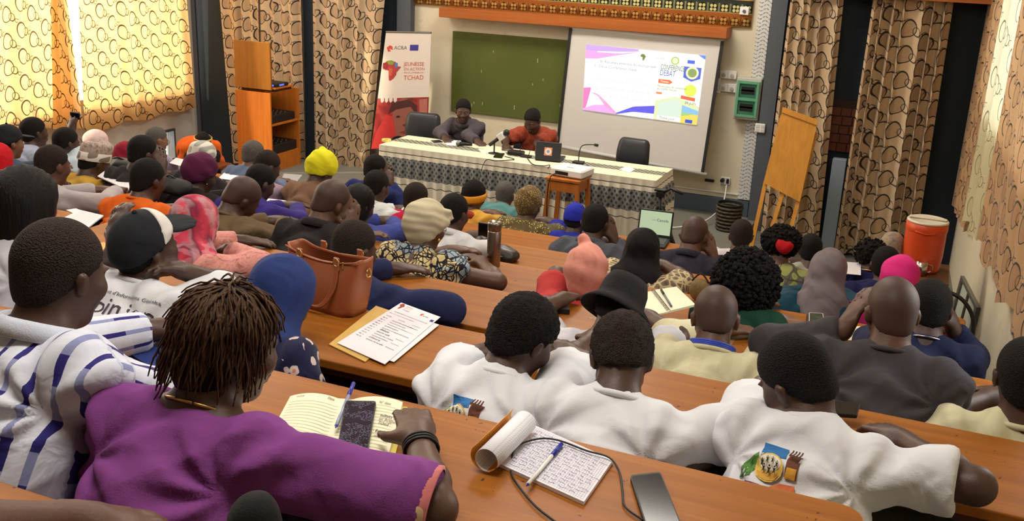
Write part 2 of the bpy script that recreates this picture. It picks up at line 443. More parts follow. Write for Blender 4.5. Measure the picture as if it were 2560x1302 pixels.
# ================================================================= shell
def struct(name, mb, m, **k): o = mb.build(name, m, **k); o['kind'] = 'structure'; return o
fl = MB(); fl.box(-9.2, 1.3, 7.16, YW+0.3, -0.12, 0.0); struct('floor', fl, M_floor)
for k in range(-2, 8):
    y1 = Yk(k)+0.02; y0 = Yk(k-1)+0.02 if k > -2 else Yk(-2)-1.6
    struct('floor_tier', MB().box(-9.0, 1.1, y0, y1, -0.1, Zk(k)-0.76 if k < 7 else 0.003), M_floor)
PLT = 0.2
struct('stage_floor', MB().box(-7.2, -1.55, 7.95, YW, 0, PLT).box(-1.55, -1.2, 8.25, YW, 0, 0.1), M_floor)
xr0, xr1 = 0.34, 0.84   # right wall at the front and at the back
def wall_x(y): return xr0+(xr1-xr0)*(YW-y)/9.4
struct('wall_front', MB().box(-9.2, 0.6, YW, YW+0.15, 0, CEIL), M_wall)
struct('wall_back', MB().box(-9.2, 1.3, -2.3, -2.15, 0, CEIL), M_wall)
struct('ceiling', MB().box(-9.2, 1.4, -2.3, YW+0.2, CEIL, CEIL+0.1), M_wall)
XL = -8.75
# left wall with window opening
lw = MB(); wy0, wy1, wz0, wz1 = 5.0, 10.02, 0.98, 3.9
lw.box(XL-0.15, XL, -2.3, wy0, 0, CEIL); lw.box(XL-0.15, XL, wy1, YW, 0, CEIL); lw.box(XL-0.15, XL, wy0, wy1, 0, 0.05); lw.box(XL-0.15, XL, wy0, 9.5, 0.05, wz0); lw.box(XL-0.15, XL, 9.85, wy1, 0.05, wz0)
lw.box(XL-0.15, XL, 9.5, 9.85, 0.45, wz0); lw.box(XL-0.15, XL, wy0, wy1, wz1, CEIL)
struct('wall_left', lw, M_wall2)
def pane_mat():
    m = Mat('window_glass'); c = m.coord(); m.col(m.mix(m.noise(c, 2), (0.9, 0.93, 0.95), (1, 1, 1))); m.set(0.1, 0, 0.5, alpha=0.1); return m.m
M_glass = pane_mat()
def frost_mat():
    m = Mat('frosted_glass'); c = m.coord(); m.col(m.mix(m.noise(c, 3), sr(168, 178, 160), sr(196, 200, 182))); m.set(0.5, 0, 0.4); return m.m
M_frost = frost_mat()
w1 = empty('window_1', (XL-0.08, (wy0+wy1)/2, wz0), None, None); w1['kind'] = 'structure'
n_w = 2
for i in range(n_w+1):
    y = (wy1-wy0)*(i/n_w-0.5); MB().box(-0.03, 0.03, y-0.03, y+0.03, 0, wz1-wz0).build('window_frame', M_steel, w1)
for i in range(n_w):
    ya = (wy1-wy0)*(i/n_w-0.5)+0.03; MB().box(-0.004, 0.004, ya, ya+(wy1-wy0)/n_w-0.06, 0.03, wz1-wz0-0.03).build('window_pane', M_glass, w1)
w2 = empty('window_2', (XL-0.07, 9.675, 0.05), None, None); w2['kind'] = 'structure'
fr = MB()
for a in ((-0.172, -0.145, 0.002, 0.398), (0.145, 0.172, 0.002, 0.398), (-0.145, 0.145, 0.002, 0.03), (-0.145, 0.145, 0.37, 0.398)): fr.box(-0.03, 0.09, *a)
fr.build('window_frame', M_steel, w2); MB().box(-0.004, 0.004, -0.145, 0.145, 0.03, 0.37).build('window_pane', M_glass, w2)
# right wall, slightly splayed, with an opening for the window behind the curtains
def rw_pt(y, z, off=0.0): return (wall_x(y)+off, y, z)
rw = MB()
for (ya, yb, za, zb) in ((-2.3, 3.2, 0, CEIL), (3.2, 9.7, 0, 1.75), (9.7, YW, 0, CEIL), (3.2, 9.7, 3.9, CEIL)):
    vs = [rw_pt(y, z, o) for z in (za, zb) for y, o in ((ya, 0), (yb, 0), (yb, 0.15), (ya, 0.15))]
    rw.add(vs, [(3, 2, 1, 0), (4, 5, 6, 7), (0, 1, 5, 4), (1, 2, 6, 5), (2, 3, 7, 6), (3, 0, 4, 7)])
struct('wall_right', rw, M_wall)
w3 = empty('window_3', (0, 0, 0), None, None); w3['kind'] = 'structure'
for i in range(6):
    y = 3.2+6.5*i/5; MB().box(wall_x(y)+0.05, wall_x(y)+0.1, y-0.03, y+0.03, 1.75, 3.9).build('window_frame', M_steel, w3)
    if i < 5:
        y2 = 3.2+6.5*(i+1)/5; vs = [rw_pt(a, z, 0.07) for z in (1.75, 3.9) for a in (y+.03, y2-.03)]
        mesh_obj('window_pane', vs, [(0, 1, 3, 2)], M_glass, w3)
# pillars and painted panels of the front wall: image columns -> X on the wall plane
def xw(x, y=250, Y=YW): return float(atY(x, y, Y)[0])
def pil(name, xa, xb, m, depth=0.14, y=250, z0=0.0, z1=CEIL):
    a, b = xw(xa, y, YW-depth), xw(xb, y, YW-depth); return struct(name, MB().box(a, b, YW-depth, YW-0.001, z0, z1), m)
struct('trim_1', MB().box(XL+0.002, xw(505, 300, YW-0.1), YW-0.12, YW-0.001, 0, CEIL), M_pillar)
struct('trim_2', MB().box(xw(505, 300, YW-0.2)+0.003, xw(584, 300, YW-0.2), YW-0.2, YW-0.001, 0, CEIL), M_navy)
pil('trim_3', 762, 790, M_navy, 0.18, 200)
pil('trim_4', 955, 992, M_navy, 0.06, 60)
struct('trim_5', MB().box(xw(992, 60, YW-0.1), xw(1026, 60, YW-0.1), YW-0.1, YW-0.001, PLT, CEIL), M_pillar)
struct('trim_6', MB().box(xw(1898, 300, YW-0.12)+0.003, xw(1935, 300, YW-0.12), YW-0.14, YW-0.001, 0, CEIL), M_pillar)
pil('trim_7', 1936, 1972, M_pillar, 0.04, 300)
pil('trim_8', 1974, 2440, M_navy, 0.03, 300)
struct('baseboard_front', MB().box(xw(1028), xw(1897, 300), YW-0.05, YW-0.001, PLT, PLT+0.17), M_skirt)
struct('baseboard_front_left', MB().box(xw(590), xw(990), YW-0.04, YW-0.031, 0.0, 0.2), M_skirt)
# brick patch and pale blue post seen between the right curtains
bp = empty('trim_9', (xw(2118, 310, YW-0.05), YW-0.05, 0), None, None); bp['kind'] = 'structure'
M_brick = plain(sr(104, 58, 40), 0.8, name='brown_tile', bump=0.002, vary=0.3, scale=12); M_grout = plain(sr(60, 42, 34), 0.9, name='grout')
zb0 = float(atY(2100, 380, YW-0.05)[2]); zb1 = float(atY(2115, 250, YW-0.05)[2])
MB().box(-0.17, 0.13, 0.0, 0.018, zb0, zb1).build('grout_bed', M_grout, bp)
bmesh0 = MB().box(-0.045, 0.045, -0.012, 0.0, -0.04, 0.04, bev=0.004).build('brick', M_brick, bp)
nz = int((zb1-zb0)/0.088)
first = True
for j in range(nz):
    for i in range(3):
        x = -0.12+0.097*i+(0.02 if j % 2 else 0); z = zb0+0.046+j*0.088
        o = bmesh0 if first else bmesh0.copy()
        if not first: COL.objects.link(o); o.parent = bp
        o.location = (x, 0, z); first = False
xp = xw(2084, 500, YW-0.22)
struct('trim_10', MB().box(xp-0.06, xp+0.07, YW-0.26, YW-0.16, 0, float(atY(2094, 398, YW-0.26)[2]), bev=0.004), M_paleblue)
# low windows of the right wall (frames follow the stair)
def on_right(x, y):
    d = ray(x, y); # x = a + b*Y
    b = -(xr1-xr0)/9.4; a = xr0+(xr1-xr0)*YW/9.4
    t = a/(d[0]-b*d[1]); p = d*t; p[2] += CAMZ; return p
w4 = empty('window_4', (0, 0, 0), None, None); w4['kind'] = 'structure'
q = [on_right(*p) for p in ((2412, 690), (2453, 770), (2428, 868), (2387, 778))]
def inset(p, q_, t): return [tuple(np.array(a)*(1-t)+np.mean(q_, axis=0)*t) for a in p]
inn = inset(q, q, 0.16)
vs = [tuple(v) for v in q]+inn; offv = lambda v, o: (v[0]-o, v[1], v[2])
vs2 = [offv(v, 0.03) for v in vs]
f = []
for i in range(4): j = (i+1) % 4; f += [(8+i, 8+j, 12+j, 12+i), (i, j, 8+j, 8+i), (4+i, 12+i, 12+j, 4+j)]
mesh_obj('window_frame', [offv(v, 0.002) for v in vs]+vs2, f, M_steel, w4)
mesh_obj('window_pane', [offv(v, 0.012) for v in inn], [(0, 1, 2, 3)], M_frost, w4)
mid0, mid1 = (np.array(inn[0])+np.array(inn[1]))/2, (np.array(inn[2])+np.array(inn[3]))/2
MB().tube([offv(mid0, 0.02), offv(mid1, 0.02)], 0.012, 6).build('window_bar', M_steel, w4)
# ================================================================= beam, fabric frieze
p0, p1 = atY(1097, 38, YW-0.24), atY(1815, 102, YW-0.24)
zb = float((p0[2]+p1[2])/2)
bm = box_obj('curtain_pelmet', (p0[0], p1[0], YW-0.24, YW-0.215, zb, zb+0.105), M_beam, bev=0.003)
bmr = empty('wooden_pelmet', (p0[0], YW-0.24, zb), 'long orange wooden pelmet board above the blackboard and screen', 'pelmet')
bm.name = 'front_board'; bm.parent = bmr; bm.matrix_parent_inverse = Matrix.Translation((-p0[0], -(YW-0.24), -zb))
for (x0, x1) in ((0, 0.03), (p1[0]-p0[0]-0.03, p1[0]-p0[0])):
    box_obj('end_board', (x0, x1, 0.026, 0.238, 0, 0.105), M_beam, bmr)
box_obj('top_board', (0.031, p1[0]-p0[0]-0.031, 0.026, 0.238, 0.08, 0.104), M_beam, bmr)
def frieze_mat():
    m = Mat('woven_frieze'); u, v, w = m.xyz(m.coord('UV'))
    P = 0.115
    # rows: v metres from the bottom: 0-.085 orange motif, .085-.115 check, .115-.23 dark motif, .23-.26 check, then repeat
    vv = v.mod(0.26); dark = vv.gt(0.13); vl = vv.mod(0.13); check = vl.gt(0.092)
    ul = (u/P); uf = ul.mod(1.0)
    bars = uf.lt(0.16)*((uf*12).mod(1.0)).gt(0.45)
    dx = (uf-0.58)*P; dy = vl-0.046; d = (dx*dx+dy*dy).sqrt()
    # four leaves
    a = (dx.abs()-0.018); b = (dy.abs()-0.018); pet = ((a*a+b*b).sqrt()).lt(0.0155); core = d.lt(0.008)
    frame = (d.lt(0.046))
    ck = (((u*110).floor()+(v*110).floor()).mod(2.0))
    edge = vl.lt(0.008)
    base_o = m.mix(frame, sr(166, 112, 52), sr(96, 56, 22)); base_o = m.mix(pet, base_o, sr(206, 170, 96)); base_o = m.mix(bars, base_o, sr(84, 48, 22)); base_o = m.mix(check, base_o, m.mix(ck, sr(128, 66, 24), sr(170, 104, 44))); base_o = m.mix(edge, base_o, sr(196, 150, 78))
    base_d = m.mix(frame, sr(50, 58, 44), sr(22, 26, 22)); base_d = m.mix(pet, base_d, sr(190, 182, 120)); base_d = m.mix(bars, base_d, sr(150, 148, 104)); base_d = m.mix(check, base_d, m.mix(ck, sr(26, 28, 26), sr(58, 64, 54))); base_d = m.mix(edge, base_d, sr(150, 140, 84))
    m.col(m.mix(dark, base_o, base_d)); m.set(0.8, 0, 0.2); return m.m
def uv_set(o, uvs):
    l = o.data.uv_layers.new(name='UVMap'); vi = np.empty(len(o.data.loops), dtype=np.int32); o.data.loops.foreach_get('vertex_index', vi)
    l.data.foreach_set('uv', np.asarray(uvs, dtype=np.float32)[vi].ravel())
fa, fb = atY(1090, -22, YW-0.02), atY(1877, 70, YW-0.02)
zf0 = float(fb[2]); xa, xb = xw(1000, 0), float(fb[0])
N_ = 80; vs = []; uvs = []
for j in range(7):
    for i in range(N_+1):
        x = xa+(xb-xa)*i/N_; z = zf0+0.9*j/6; vs.append((x, YW-0.02-0.004*math.sin(x*9)-0.003*math.sin(x*31+j), z)); uvs.append((x, z-zf0))
fs = [(j*(N_+1)+i, j*(N_+1)+i+1, (j+1)*(N_+1)+i+1, (j+1)*(N_+1)+i) for j in range(6) for i in range(N_)]
o = mesh_obj('patterned_frieze', vs, fs, frieze_mat(), smooth=True); uv_set(o, uvs)
tag(o, 'orange and black woven cloth with leaf motifs hung along the wall top', 'wall hanging')
so = o.modifiers.new('s', 'SOLIDIFY'); so.thickness = 0.004; so.offset = 1
# textured white strip beside the pillar
def lace_mat():
    m = Mat('embossed_white_strip'); c = m.coord(); x, y, z = m.xyz(c)
    zz = ((z*26)+(x*60).sin()*0.35).mod(1.0); g = zz.lt(0.28)*((x*34).mod(1.0)).gt(0.2)
    m.col(m.mix(g*m.noise(c, 60).gt(0.42), sr(206, 206, 200), sr(120, 122, 124))); m.set(0.6); return m.m
xs0, xs1 = xw(1866, 300, YW-0.03), xw(1897, 300, YW-0.03)
struct('trim_11', MB().box(xs0, xs1, YW-0.035, YW-0.001, PLT+0.18, CEIL, bev=0.003), lace_mat())
# ================================================================= curtains
def ring_mat(name, base, inner, line, translucent=0.0, tcol=None, Wc=0.40, Hc=0.235, rough=0.6, linew=1.0):
    m = Mat(name); u, v, w = m.xyz(m.coord('UV'))
    acc = None; ins = None
    def tor(a, c, P): return ((a-c)+P*0.5).mod(P)-P*0.5
    for (ox, oy) in ((0, 0), (Wc/2, Hc/2)):
        for (cx, cy, r, t, ex, ey) in ((0.0, 0.0, 0.083, 0.015, 0.0035, -0.0035), (0.084, -0.022, 0.042, 0.010, -0.002, 0.002), (0.142, -0.045, 0.022, 0.007, 0.001, 0.001)):
            dx = tor(u, cx+ox, Wc); dy = tor(v, cy+oy, Hc)
            d = (dx*dx+dy*dy).sqrt(); dx2 = dx-ex; dy2 = dy-ey; d2 = (dx2*dx2+dy2*dy2).sqrt()
            t *= linew
            q = d.lt(r)*d2.gt(r-t*0.72)
            acc = q if acc is None else acc.mx(q)
            if r > 0.07: ii = d.lt(r-0.004); ins = ii if ins is None else ins.mx(ii)
        dx = tor(u, 0.165+ox, Wc); dy = tor(v, -0.03+oy, Hc)
        acc = acc.mx(dx.abs().lt(0.02)*dy.abs().lt(0.003))
    c = m.coord(); n = m.noise(c, 6, 3)
    body = m.mix(ins, m.mix(n, base, tuple(x*0.88 for x in base)), m.mix(n, inner, tuple(x*0.85 for x in inner)))
    colr = m.mix(acc, body, line); m.col(colr); m.set(rough, 0, 0.3, sheen=0.2)
    m.bump(m.noise(c, 260, 1)*0.2+m.noise(c, 14, 2), 0.004, 0.3)
    if translucent:
        nt = m.nt; tr = nt.nodes.new('ShaderNodeBsdfTranslucent'); mx = nt.nodes.new('ShaderNodeMixShader'); mx.inputs[0].default_value = translucent
        tc = m.mix(acc, m.mix(ins, tcol, tuple(min(1, x*1.12) for x in tcol)), tuple(x*0.12 for x in tcol)); nt.links.new(tc, tr.inputs[0])
        nt.links.new(m.b.outputs[0], mx.inputs[1]); nt.links.new(tr.outputs[0], mx.inputs[2]); nt.links.new(mx.outputs[0], nt.nodes['Material Output'].inputs[0])
    return m.m
M_cur = ring_mat('ring_curtain_cloth', sr(194, 168, 134), sr(172, 144, 110), sr(34, 28, 24), linew=1.2)
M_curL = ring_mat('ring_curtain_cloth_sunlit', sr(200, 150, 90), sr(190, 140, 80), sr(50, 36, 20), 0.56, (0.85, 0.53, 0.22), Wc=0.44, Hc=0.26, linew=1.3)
M_curP = ring_mat('pale_lining_ring_cloth', sr(206, 198, 158), sr(200, 190, 146), sr(150, 140, 104), 0.3, (0.9, 0.85, 0.6), Wc=0.5, Hc=0.34)
M_curR = ring_mat('ring_curtain_cloth_large', sr(186, 146, 100), sr(170, 128, 84), sr(36, 28, 22), 0.12, (0.8, 0.5, 0.25), Wc=0.42, Hc=0.26)
def curtain(name, tl, tr, bl, br, mat, label, nf=6, amp=0.05, nrm=(0, -1, 0), seed=1.0, group=None, full=1.12, hem=0.0):
    """tl, tr, bl, br: corners; cloth falls in folds"""
    tl, tr, bl, br = (Vector(map(float, p)) for p in (tl, tr, bl, br)); n = Vector(nrm).normalized(); nu, nv = nf*16, 36
    wid = max((tr-tl).length, (br-bl).length); vs = []; uvs = []
    for j in range(nv+1):
        t = j/nv
        for i in range(nu+1):
            s = i/nu; ss = s+0.018*math.sin(s*19+seed*3)+0.01*math.sin(t*5+s*9+seed)
            ph = 2*PI*nf*(ss+0.05*math.sin(s*7+seed))
            am = amp*(0.65+0.35*math.sin(s*11+seed*2))*(0.75+0.35*(1-t))
            off = am*(math.sin(ph)+0.3*math.sin(2*ph+seed))
            lat = 0.25*am*math.cos(ph)
            p = (bl.lerp(br, s)).lerp(tl.lerp(tr, s), t)+n*(off+amp)+(tr-tl).normalized()*lat
            if hem: p.z += hem*math.sin(s*PI*nf*0.9+seed)*(1-t)**6
            vs.append(tuple(p)); uvs.append((s*wid*full+seed*0.37, p.z+0.015*math.sin(ph)))
    fs = [(j*(nu+1)+i, j*(nu+1)+i+1, (j+1)*(nu+1)+i+1, (j+1)*(nu+1)+i) for j in range(nv) for i in range(nu)]
    o = mesh_obj(name, vs, fs, mat, smooth=True); uv_set(o, uvs)
    return tag(o, label, 'curtain', group)
ZT = 3.75
def corners_front(xt0, xt1, yb, xb0, xb1, Y, z0):
    """top corners from image columns at the frame's top edge, bottom from columns at row yb"""
    a, b = atY(xt0, 0, Y), atY(xt1, 0, Y); c, d = atY(xb0, yb, Y), atY(xb1, yb, Y)
    def ext(p, q_, z): t = (z-q_[2])/(p[2]-q_[2]); return (q_[0]+(p[0]-q_[0])*t, Y, z)
    return ext(a, c, ZT), ext(b, d, ZT), ext(a, c, z0), ext(b, d, z0)
def cf(xt0, xt1, yb, xb0, xb1, z0, label, Y=YW-0.22, **k):
    tl, tr, bl, br = corners_front(xt0, xt1, yb, xb0, xb1, Y, z0); return curtain('curtain', tl, tr, bl, br, M_cur, label, **k)
GC = None
cf(556, 652, 400, 590, 660, 0.03, 'tan ring-print curtain hanging left behind the tall orange cabinet', seed=1.3, nf=4, amp=0.035)
cf(655, 757, 400, 662, 768, 0.03, 'tan ring-print curtain right of the one behind the cabinet, against the dark post', seed=2.1, nf=4, amp=0.035)
cf(783, 965, 400, 788, 925, 0.03, 'wide tan ring-print curtain between dark post and red-and-white banner', seed=3.7, nf=6, amp=0.04)
cf(1976, 2110, 560, 1905, 2050, 0.03, 'tan ring-print curtain directly behind the leaning flip-chart easel', seed=4.2, nf=5, amp=0.045)
cf(2183, 2384, 600, 2090, 2290, 0.03, 'tan ring-print curtain behind the orange drink cooler', seed=5.9, nf=7, amp=0.05)
# left wall curtains
def cl(pt0, pt1, pb0, pb1, mat, label, X=-8.64, **k):
    a, b = atX(*pt0, X), atX(*pt1, X); c, d = atX(*pb0, X), atX(*pb1, X)
    def ext(p, q_, z): t = (z-q_[2])/(p[2]-q_[2]); return (X, q_[1]+(p[1]-q_[1])*t, z)
    return curtain('curtain', ext(a, c, ZT), ext(b, d, ZT), tuple(c), tuple(d), mat, label, nrm=(1, 0, 0), **k)
cl((192, 0), (462, 0), (208, 330), (484, 268), M_curL, 'sunlit yellow ring-print curtain right of the bright gap on the left wall', nf=6, amp=0.018, seed=1.9, hem=0.02, full=1.25)
cl((-260, 0), (140, 0), (-330, 330), (188, 322), M_curL, 'sunlit pale ring-print curtain at the far left of the left wall', nf=6, amp=0.018, seed=0.7, hem=0.02, full=1.15)
cl((122, 0), (163, 0), (128, 322), (204, 320), M_curL, 'narrow dark-orange curtain fold left of the bright gap', X=-8.55, nf=2, amp=0.03, seed=2.9, full=1.6)
# right wall curtains
def cr(pt0, pt1, pb0, pb1, mat, label, off=0.07, **k):
    def onr(x, y):
        p = on_right(x, y); return p
    a, b, c, d = (onr(*p) for p in (pt0, pt1, pb0, pb1))
    def mk(p, z=None):
        y = float(p[1]); return (wall_x(y)-off, y, float(p[2]) if z is None else z)
    return curtain('curtain', mk(a, ZT), mk(b, ZT), mk(c), mk(d), mat, label, nrm=(-1, 0, 0), **k)
def curtain_w(name, P0, P1, z0a, z0b, mat, label, **k):
    return curtain(name, (P0[0], P0[1], ZT), (P1[0], P1[1], ZT), (P0[0], P0[1], z0a), (P1[0], P1[1], z0b), mat, label, nrm=(-1, 0, 0), **k)
# right wall curtains
def rwc(ya, yb, za, zb, mat, label, off=0.05, **k):
    return curtain('curtain', (wall_x(ya)-off, ya, ZT), (wall_x(yb)-off, yb, ZT), (wall_x(ya)-off, ya, za), (wall_x(yb)-off, yb, zb), mat, label, nrm=(-1, 0, 0), **k)
rwc(10.3, 8.75, 0.62, 0.75, M_curR, 'short tan ring-print curtain in the right corner beside the dark blue strip', nf=5, amp=0.02, seed=8.1)
rwc(8.7, 7.7, 0.85, 0.98, M_curP, 'pale yellow curtain lining with faint rings turned towards the room', off=0.05, nf=2, amp=0.03, seed=6.2, hem=0.03, full=1.1)
rwc(7.6, 4.3, 0.95, 1.2, M_curR, 'large-ringed tan curtain with wavy hem at the right edge', off=0.05, nf=8, amp=0.025, seed=7.4, hem=0.05, full=1.2)
# wooden pelmet top right
pr = empty('wooden_pelmet', (0.0, YW-0.36, 0), 'orange wooden pelmet above the curtains at the top right', 'pelmet')
pa, pb = atY(2350, 4, YW-0.36), atY(2480, 22, YW-0.36)
MB().box(pa[0]-1.2, wall_x(YW)-0.002, 0, 0.02, float(pa[2]), float(pa[2])+0.14, bev=0.002).build('front_board', M_beam, pr)
MB().box(pa[0]-1.2, wall_x(YW)-0.002, 0.021, 0.345, float(pa[2])+0.11, float(pa[2])+0.139, bev=0.002).build('top_board', M_beam, pr)
# ================================================================= desks and benches
def rrect(x0, x1, y0, y1, r, n=5, corners=(1, 1, 1, 1)):
    out = []
    for i, (cx, cy, a) in enumerate(((x0+r, y0+r, PI), (x1-r, y0+r, 1.5*PI), (x1-r, y1-r, 0), (x0+r, y1-r, 0.5*PI))):
        if not corners[i]:
            out.append(((x0, y0), (x1, y0), (x1, y1), (x0, y1))[i]); continue
        for j in range(n+1):
            t = a+j/n*PI/2; out.append((cx+r*math.cos(t), cy+r*math.sin(t)))
    return out
def desk(k, x0, x1, label, depth=0.42, gap=0.0):
    z = Zk(k); y1 = Yk(k); y0 = y1-depth; f = z-0.76 if k < 7 else 0.003
    t = empty('lecture_desk', ((x0+x1)/2, y1, f), label, 'desk', 'long lecture hall desks')
    cx = (x0+x1)/2; L = (x1-x0)/2; h = z-f
    MB().prism(rrect(-L, L, -depth, 0, 0.05), h-0.028, h).build('desk_top', M_desk, t, bevel=0.004)
    MB().prism(rrect(-L+.012, L-.012, -depth+.012, -0.012, 0.045), h-0.05, h-0.029).build('edge_band', M_edge, t)
    MB().box(-L+0.03, L-0.03, -0.05, -0.03, h-0.42, h-0.051).build('front_panel', M_panel, t)
    MB().box(-L+0.03, L-0.03, -depth+0.02, -0.055, h-0.15, h-0.138).build('book_shelf', M_seat, t)
    n = max(2, int((x1-x0)/1.5)+1)
    for i in range(n):
        x = -L+0.08+(2*L-0.16)*i/(n-1)
        MB().box(x-0.018, x+0.018, -0.105, -0.07, 0, h-0.051).box(x-0.018, x+0.018, -depth+0.1, -depth+0.135, 0, h-0.205, ).box(x-0.018, x+0.018, -depth+0.136, -0.106, 0.02, 0.05).build('leg', M_steel, t)
    # bench behind this desk (seat for the row using it)
    by0 = Yk(k-1)+0.035; by1 = by0+0.30
    if k >= 1:
        b = empty('bench', (cx, (by0+by1)/2, f), 'grey bench facing the '+' '.join(label.replace('lecture ', '').split()[:11]), 'bench', 'grey benches of the seat rows')
        L2 = L-0.03
        for (ya, yb) in ((-0.15, -0.005), (0.005, 0.15)):
            MB().box(-L2, L2, ya, yb, 0.40, 0.43, bev=0.005).build('seat_plank', M_seat, b)
        for i in range(n):
            x = -L2+0.1+(2*L2-0.2)*i/(n-1)
            MB().box(x-0.02, x+0.02, -0.12, 0.12, 0, 0.399).build('leg', M_steel, b)
    return t
ordn = {0: 'nearest', 1: 'second', 2: 'third', 3: 'fourth', 4: 'fifth', 5: 'sixth', 6: 'seventh', 7: 'foremost'}
def xz(x, y, k): return float(atZ(x, y, Zk(k))[0])
D = [
 (0, -2.6, -0.75, 'lecture desk at the bottom left corner with a hand resting on it'),
 (1, -3.3, xz(2168, 1272, 1), 'lecture desk with the open journal, squared notepad and black phone on it'),
 (2, -4.6, 0.55, 'lecture desk carrying the brown handbag and the printed programme'),
 (3, -3.62, xz(2490, 952, 3)+0.02, 'lecture desk with the spiral notebook, clear plastic cover at its right'),
 (3, -6.6, -3.72, 'short left lecture desk with loose white papers in front of the orange T-shirt'),
 (4, -3.75, 0.34, 'lecture desk with the steel thermos flask on it'),
 (4, -8.5, -4.35, 'left lecture desk in front of the light grey sleeve and orange T-shirt'),
 (5, xz(925, 548, 5), 0.3, 'lecture desk with small white cards at its left end, beyond the flask'),
 (5, -8.5, xz(692, 545, 5), 'left lecture desk with the white magazine on its right end'),
 (6, -3.75, 0.25, 'dark reddish lecture desk below the glittering dress'),
 (6, -8.45, -4.2, 'left lecture desk with the small brown book, seventh row'),
 (7, -3.9, 0.2, 'foremost lecture desk carrying the open laptop'),
 (7, -8.4, -4.45, 'foremost left lecture desk by the orange cabinet'),
]
for k, x0, x1, lb in D: desk(k, x0, x1, lb)
# ================================================================= flat things on desks
M_paper = plain(sr(224, 220, 226), 0.7, name='white_paper', vary=0.02)
M_cream = plain(sr(232, 226, 196), 0.7, name='cream_paper', vary=0.02)
M_env = plain(sr(206, 168, 92), 0.7, name='manila_paper', vary=0.06)
M_ink = plain(sr(60, 60, 66), 0.8, name='printing_ink', vary=0.0)
M_blue_ink = plain(sr(50, 60, 130), 0.8, name='blue_ink', vary=0.0)
M_red_ink = plain(sr(180, 60, 40), 0.8, name='red_ink', vary=0.0)
M_euro = plain(sr(30, 50, 140), 0.7, name='flag_blue', vary=0.0)
M_screen = plain(sr(14, 14, 18), 0.12, name='phone_glass', vary=0.0)
M_bluepen = plain(sr(36, 40, 150), 0.35, name='blue_plastic')
def quad3(pts, z): return [Vector(atZ(x, y, z)) for x, y in pts]
def bil(q):
    return lambda u, v, h=0.0: tuple((q[0]*(1-u)*(1-v)+q[1]*u*(1-v)+q[2]*u*v+q[3]*(1-u)*v)+Vector((0, 0, h)))
def slab(name, q, th, mat, parent, c=None, wav=0.0, nu=8, nv=8):
    """slab on four 3D corners (TL TR BR BL), thickness th upwards"""
    mb = MB(); B = bil(q); c = Vector(c) if c else Vector((0, 0, 0))
    def P(u, v, top):
        p = Vector(B(u, v)); p.z += (th if top else 0)+wav*(0.5+0.5*math.sin(u*5+v*3)) * (1 if top else 1)*max(0, (u*(1-u)*4)**.5 if wav else 0)
        return tuple(p-c)
    if not wav: nu = nv = 1
    mb.grid(lambda u, v: P(u, v, True), nu, nv, flip=True); mb.grid(lambda u, v: P(u, v, False), nu, nv)
    n = 2*(nu+1)*(nv+1)//2
    ring = [(i/nu, 0) for i in range(nu)]+[(1, j/nv) for j in range(nv)]+[(1-i/nu, 1) for i in range(nu)]+[(0, 1-j/nv) for j in range(nv)]
    vs = [P(u, v, True) for u, v in ring]+[P(u, v, False) for u, v in ring]; m = len(ring)
    mb.add(vs, [(i, (i+1) % m, m+(i+1) % m, m+i) for i in range(m)])
    return mb.build(name, mat, parent, smooth=bool(wav))
def base_of(q): c = (q[0]+q[1]+q[2]+q[3])/4; return Vector((c.x, c.y, min(p.z for p in q)))
def flat_thing(name, pts, z, th, mat, label, cat, group=None, wav=0.0):
    q = quad3(pts, z+0.0015); c = base_of(q); t = empty(name, c, label, cat, group)
    slab('sheet', q, th, mat, t, c, wav); return t, q, c
def scribble(q, c, rows, mat, parent, u0=0.1, u1=0.9, v0=0.1, v1=0.9, h=0.003, seed=1, thick=0.0012, amp=0.35):
    """hand-written lines as thin ribbons"""
    rnd = random.Random(seed); B = bil(q); mb = MB()
    for r in range(rows):
        v = v0+(v1-v0)*r/max(1, rows-1); u = u0+rnd.random()*0.03; dv = (v1-v0)/max(1, rows)*amp
        while u < u1:
            w = 0.04+rnd.random()*0.09; n = 6; pts = []
            for i in range(n+1): pts.append((u+w*i/n, v+dv*(rnd.random()-0.5)))
            for (a, b) in zip(pts, pts[1:]):
                p0, p1 = Vector(B(a[0], a[1], h)), Vector(B(b[0], b[1], h)); d = (p1-p0); nrm = Vector((-d.y, d.x, 0)).normalized()*thick/2
                mb.add([tuple(p0-nrm-c), tuple(p1-nrm-c), tuple(p1+nrm-c), tuple(p0+nrm-c)], [(0, 1, 2, 3)])
            u += w+0.02+rnd.random()*0.02
    return mb.build('handwriting', mat, parent)
def lines(q, c, us, vs, mat, parent, h, thick=0.0006):
    B = bil(q); mb = MB()
    for v in vs:
        p0, p1 = Vector(B(0.03, v, h)), Vector(B(0.97, v, h)); n = Vector((-(p1-p0).y, (p1-p0).x, 0)).normalized()*thick/2
        mb.add([tuple(p-c) for p in (p0-n, p1-n, p1+n, p0+n)], [(0, 1, 2, 3)])
    for u in us:
        p0, p1 = Vector(B(u, 0.02, h)), Vector(B(u, 0.98, h)); n = Vector((-(p1-p0).y, (p1-p0).x, 0)).normalized()*thick/2
        mb.add([tuple(p-c) for p in (p0-n, p1-n, p1+n, p0+n)], [(0, 1, 2, 3)])
    return mb.build('ruled_lines', mat, parent)
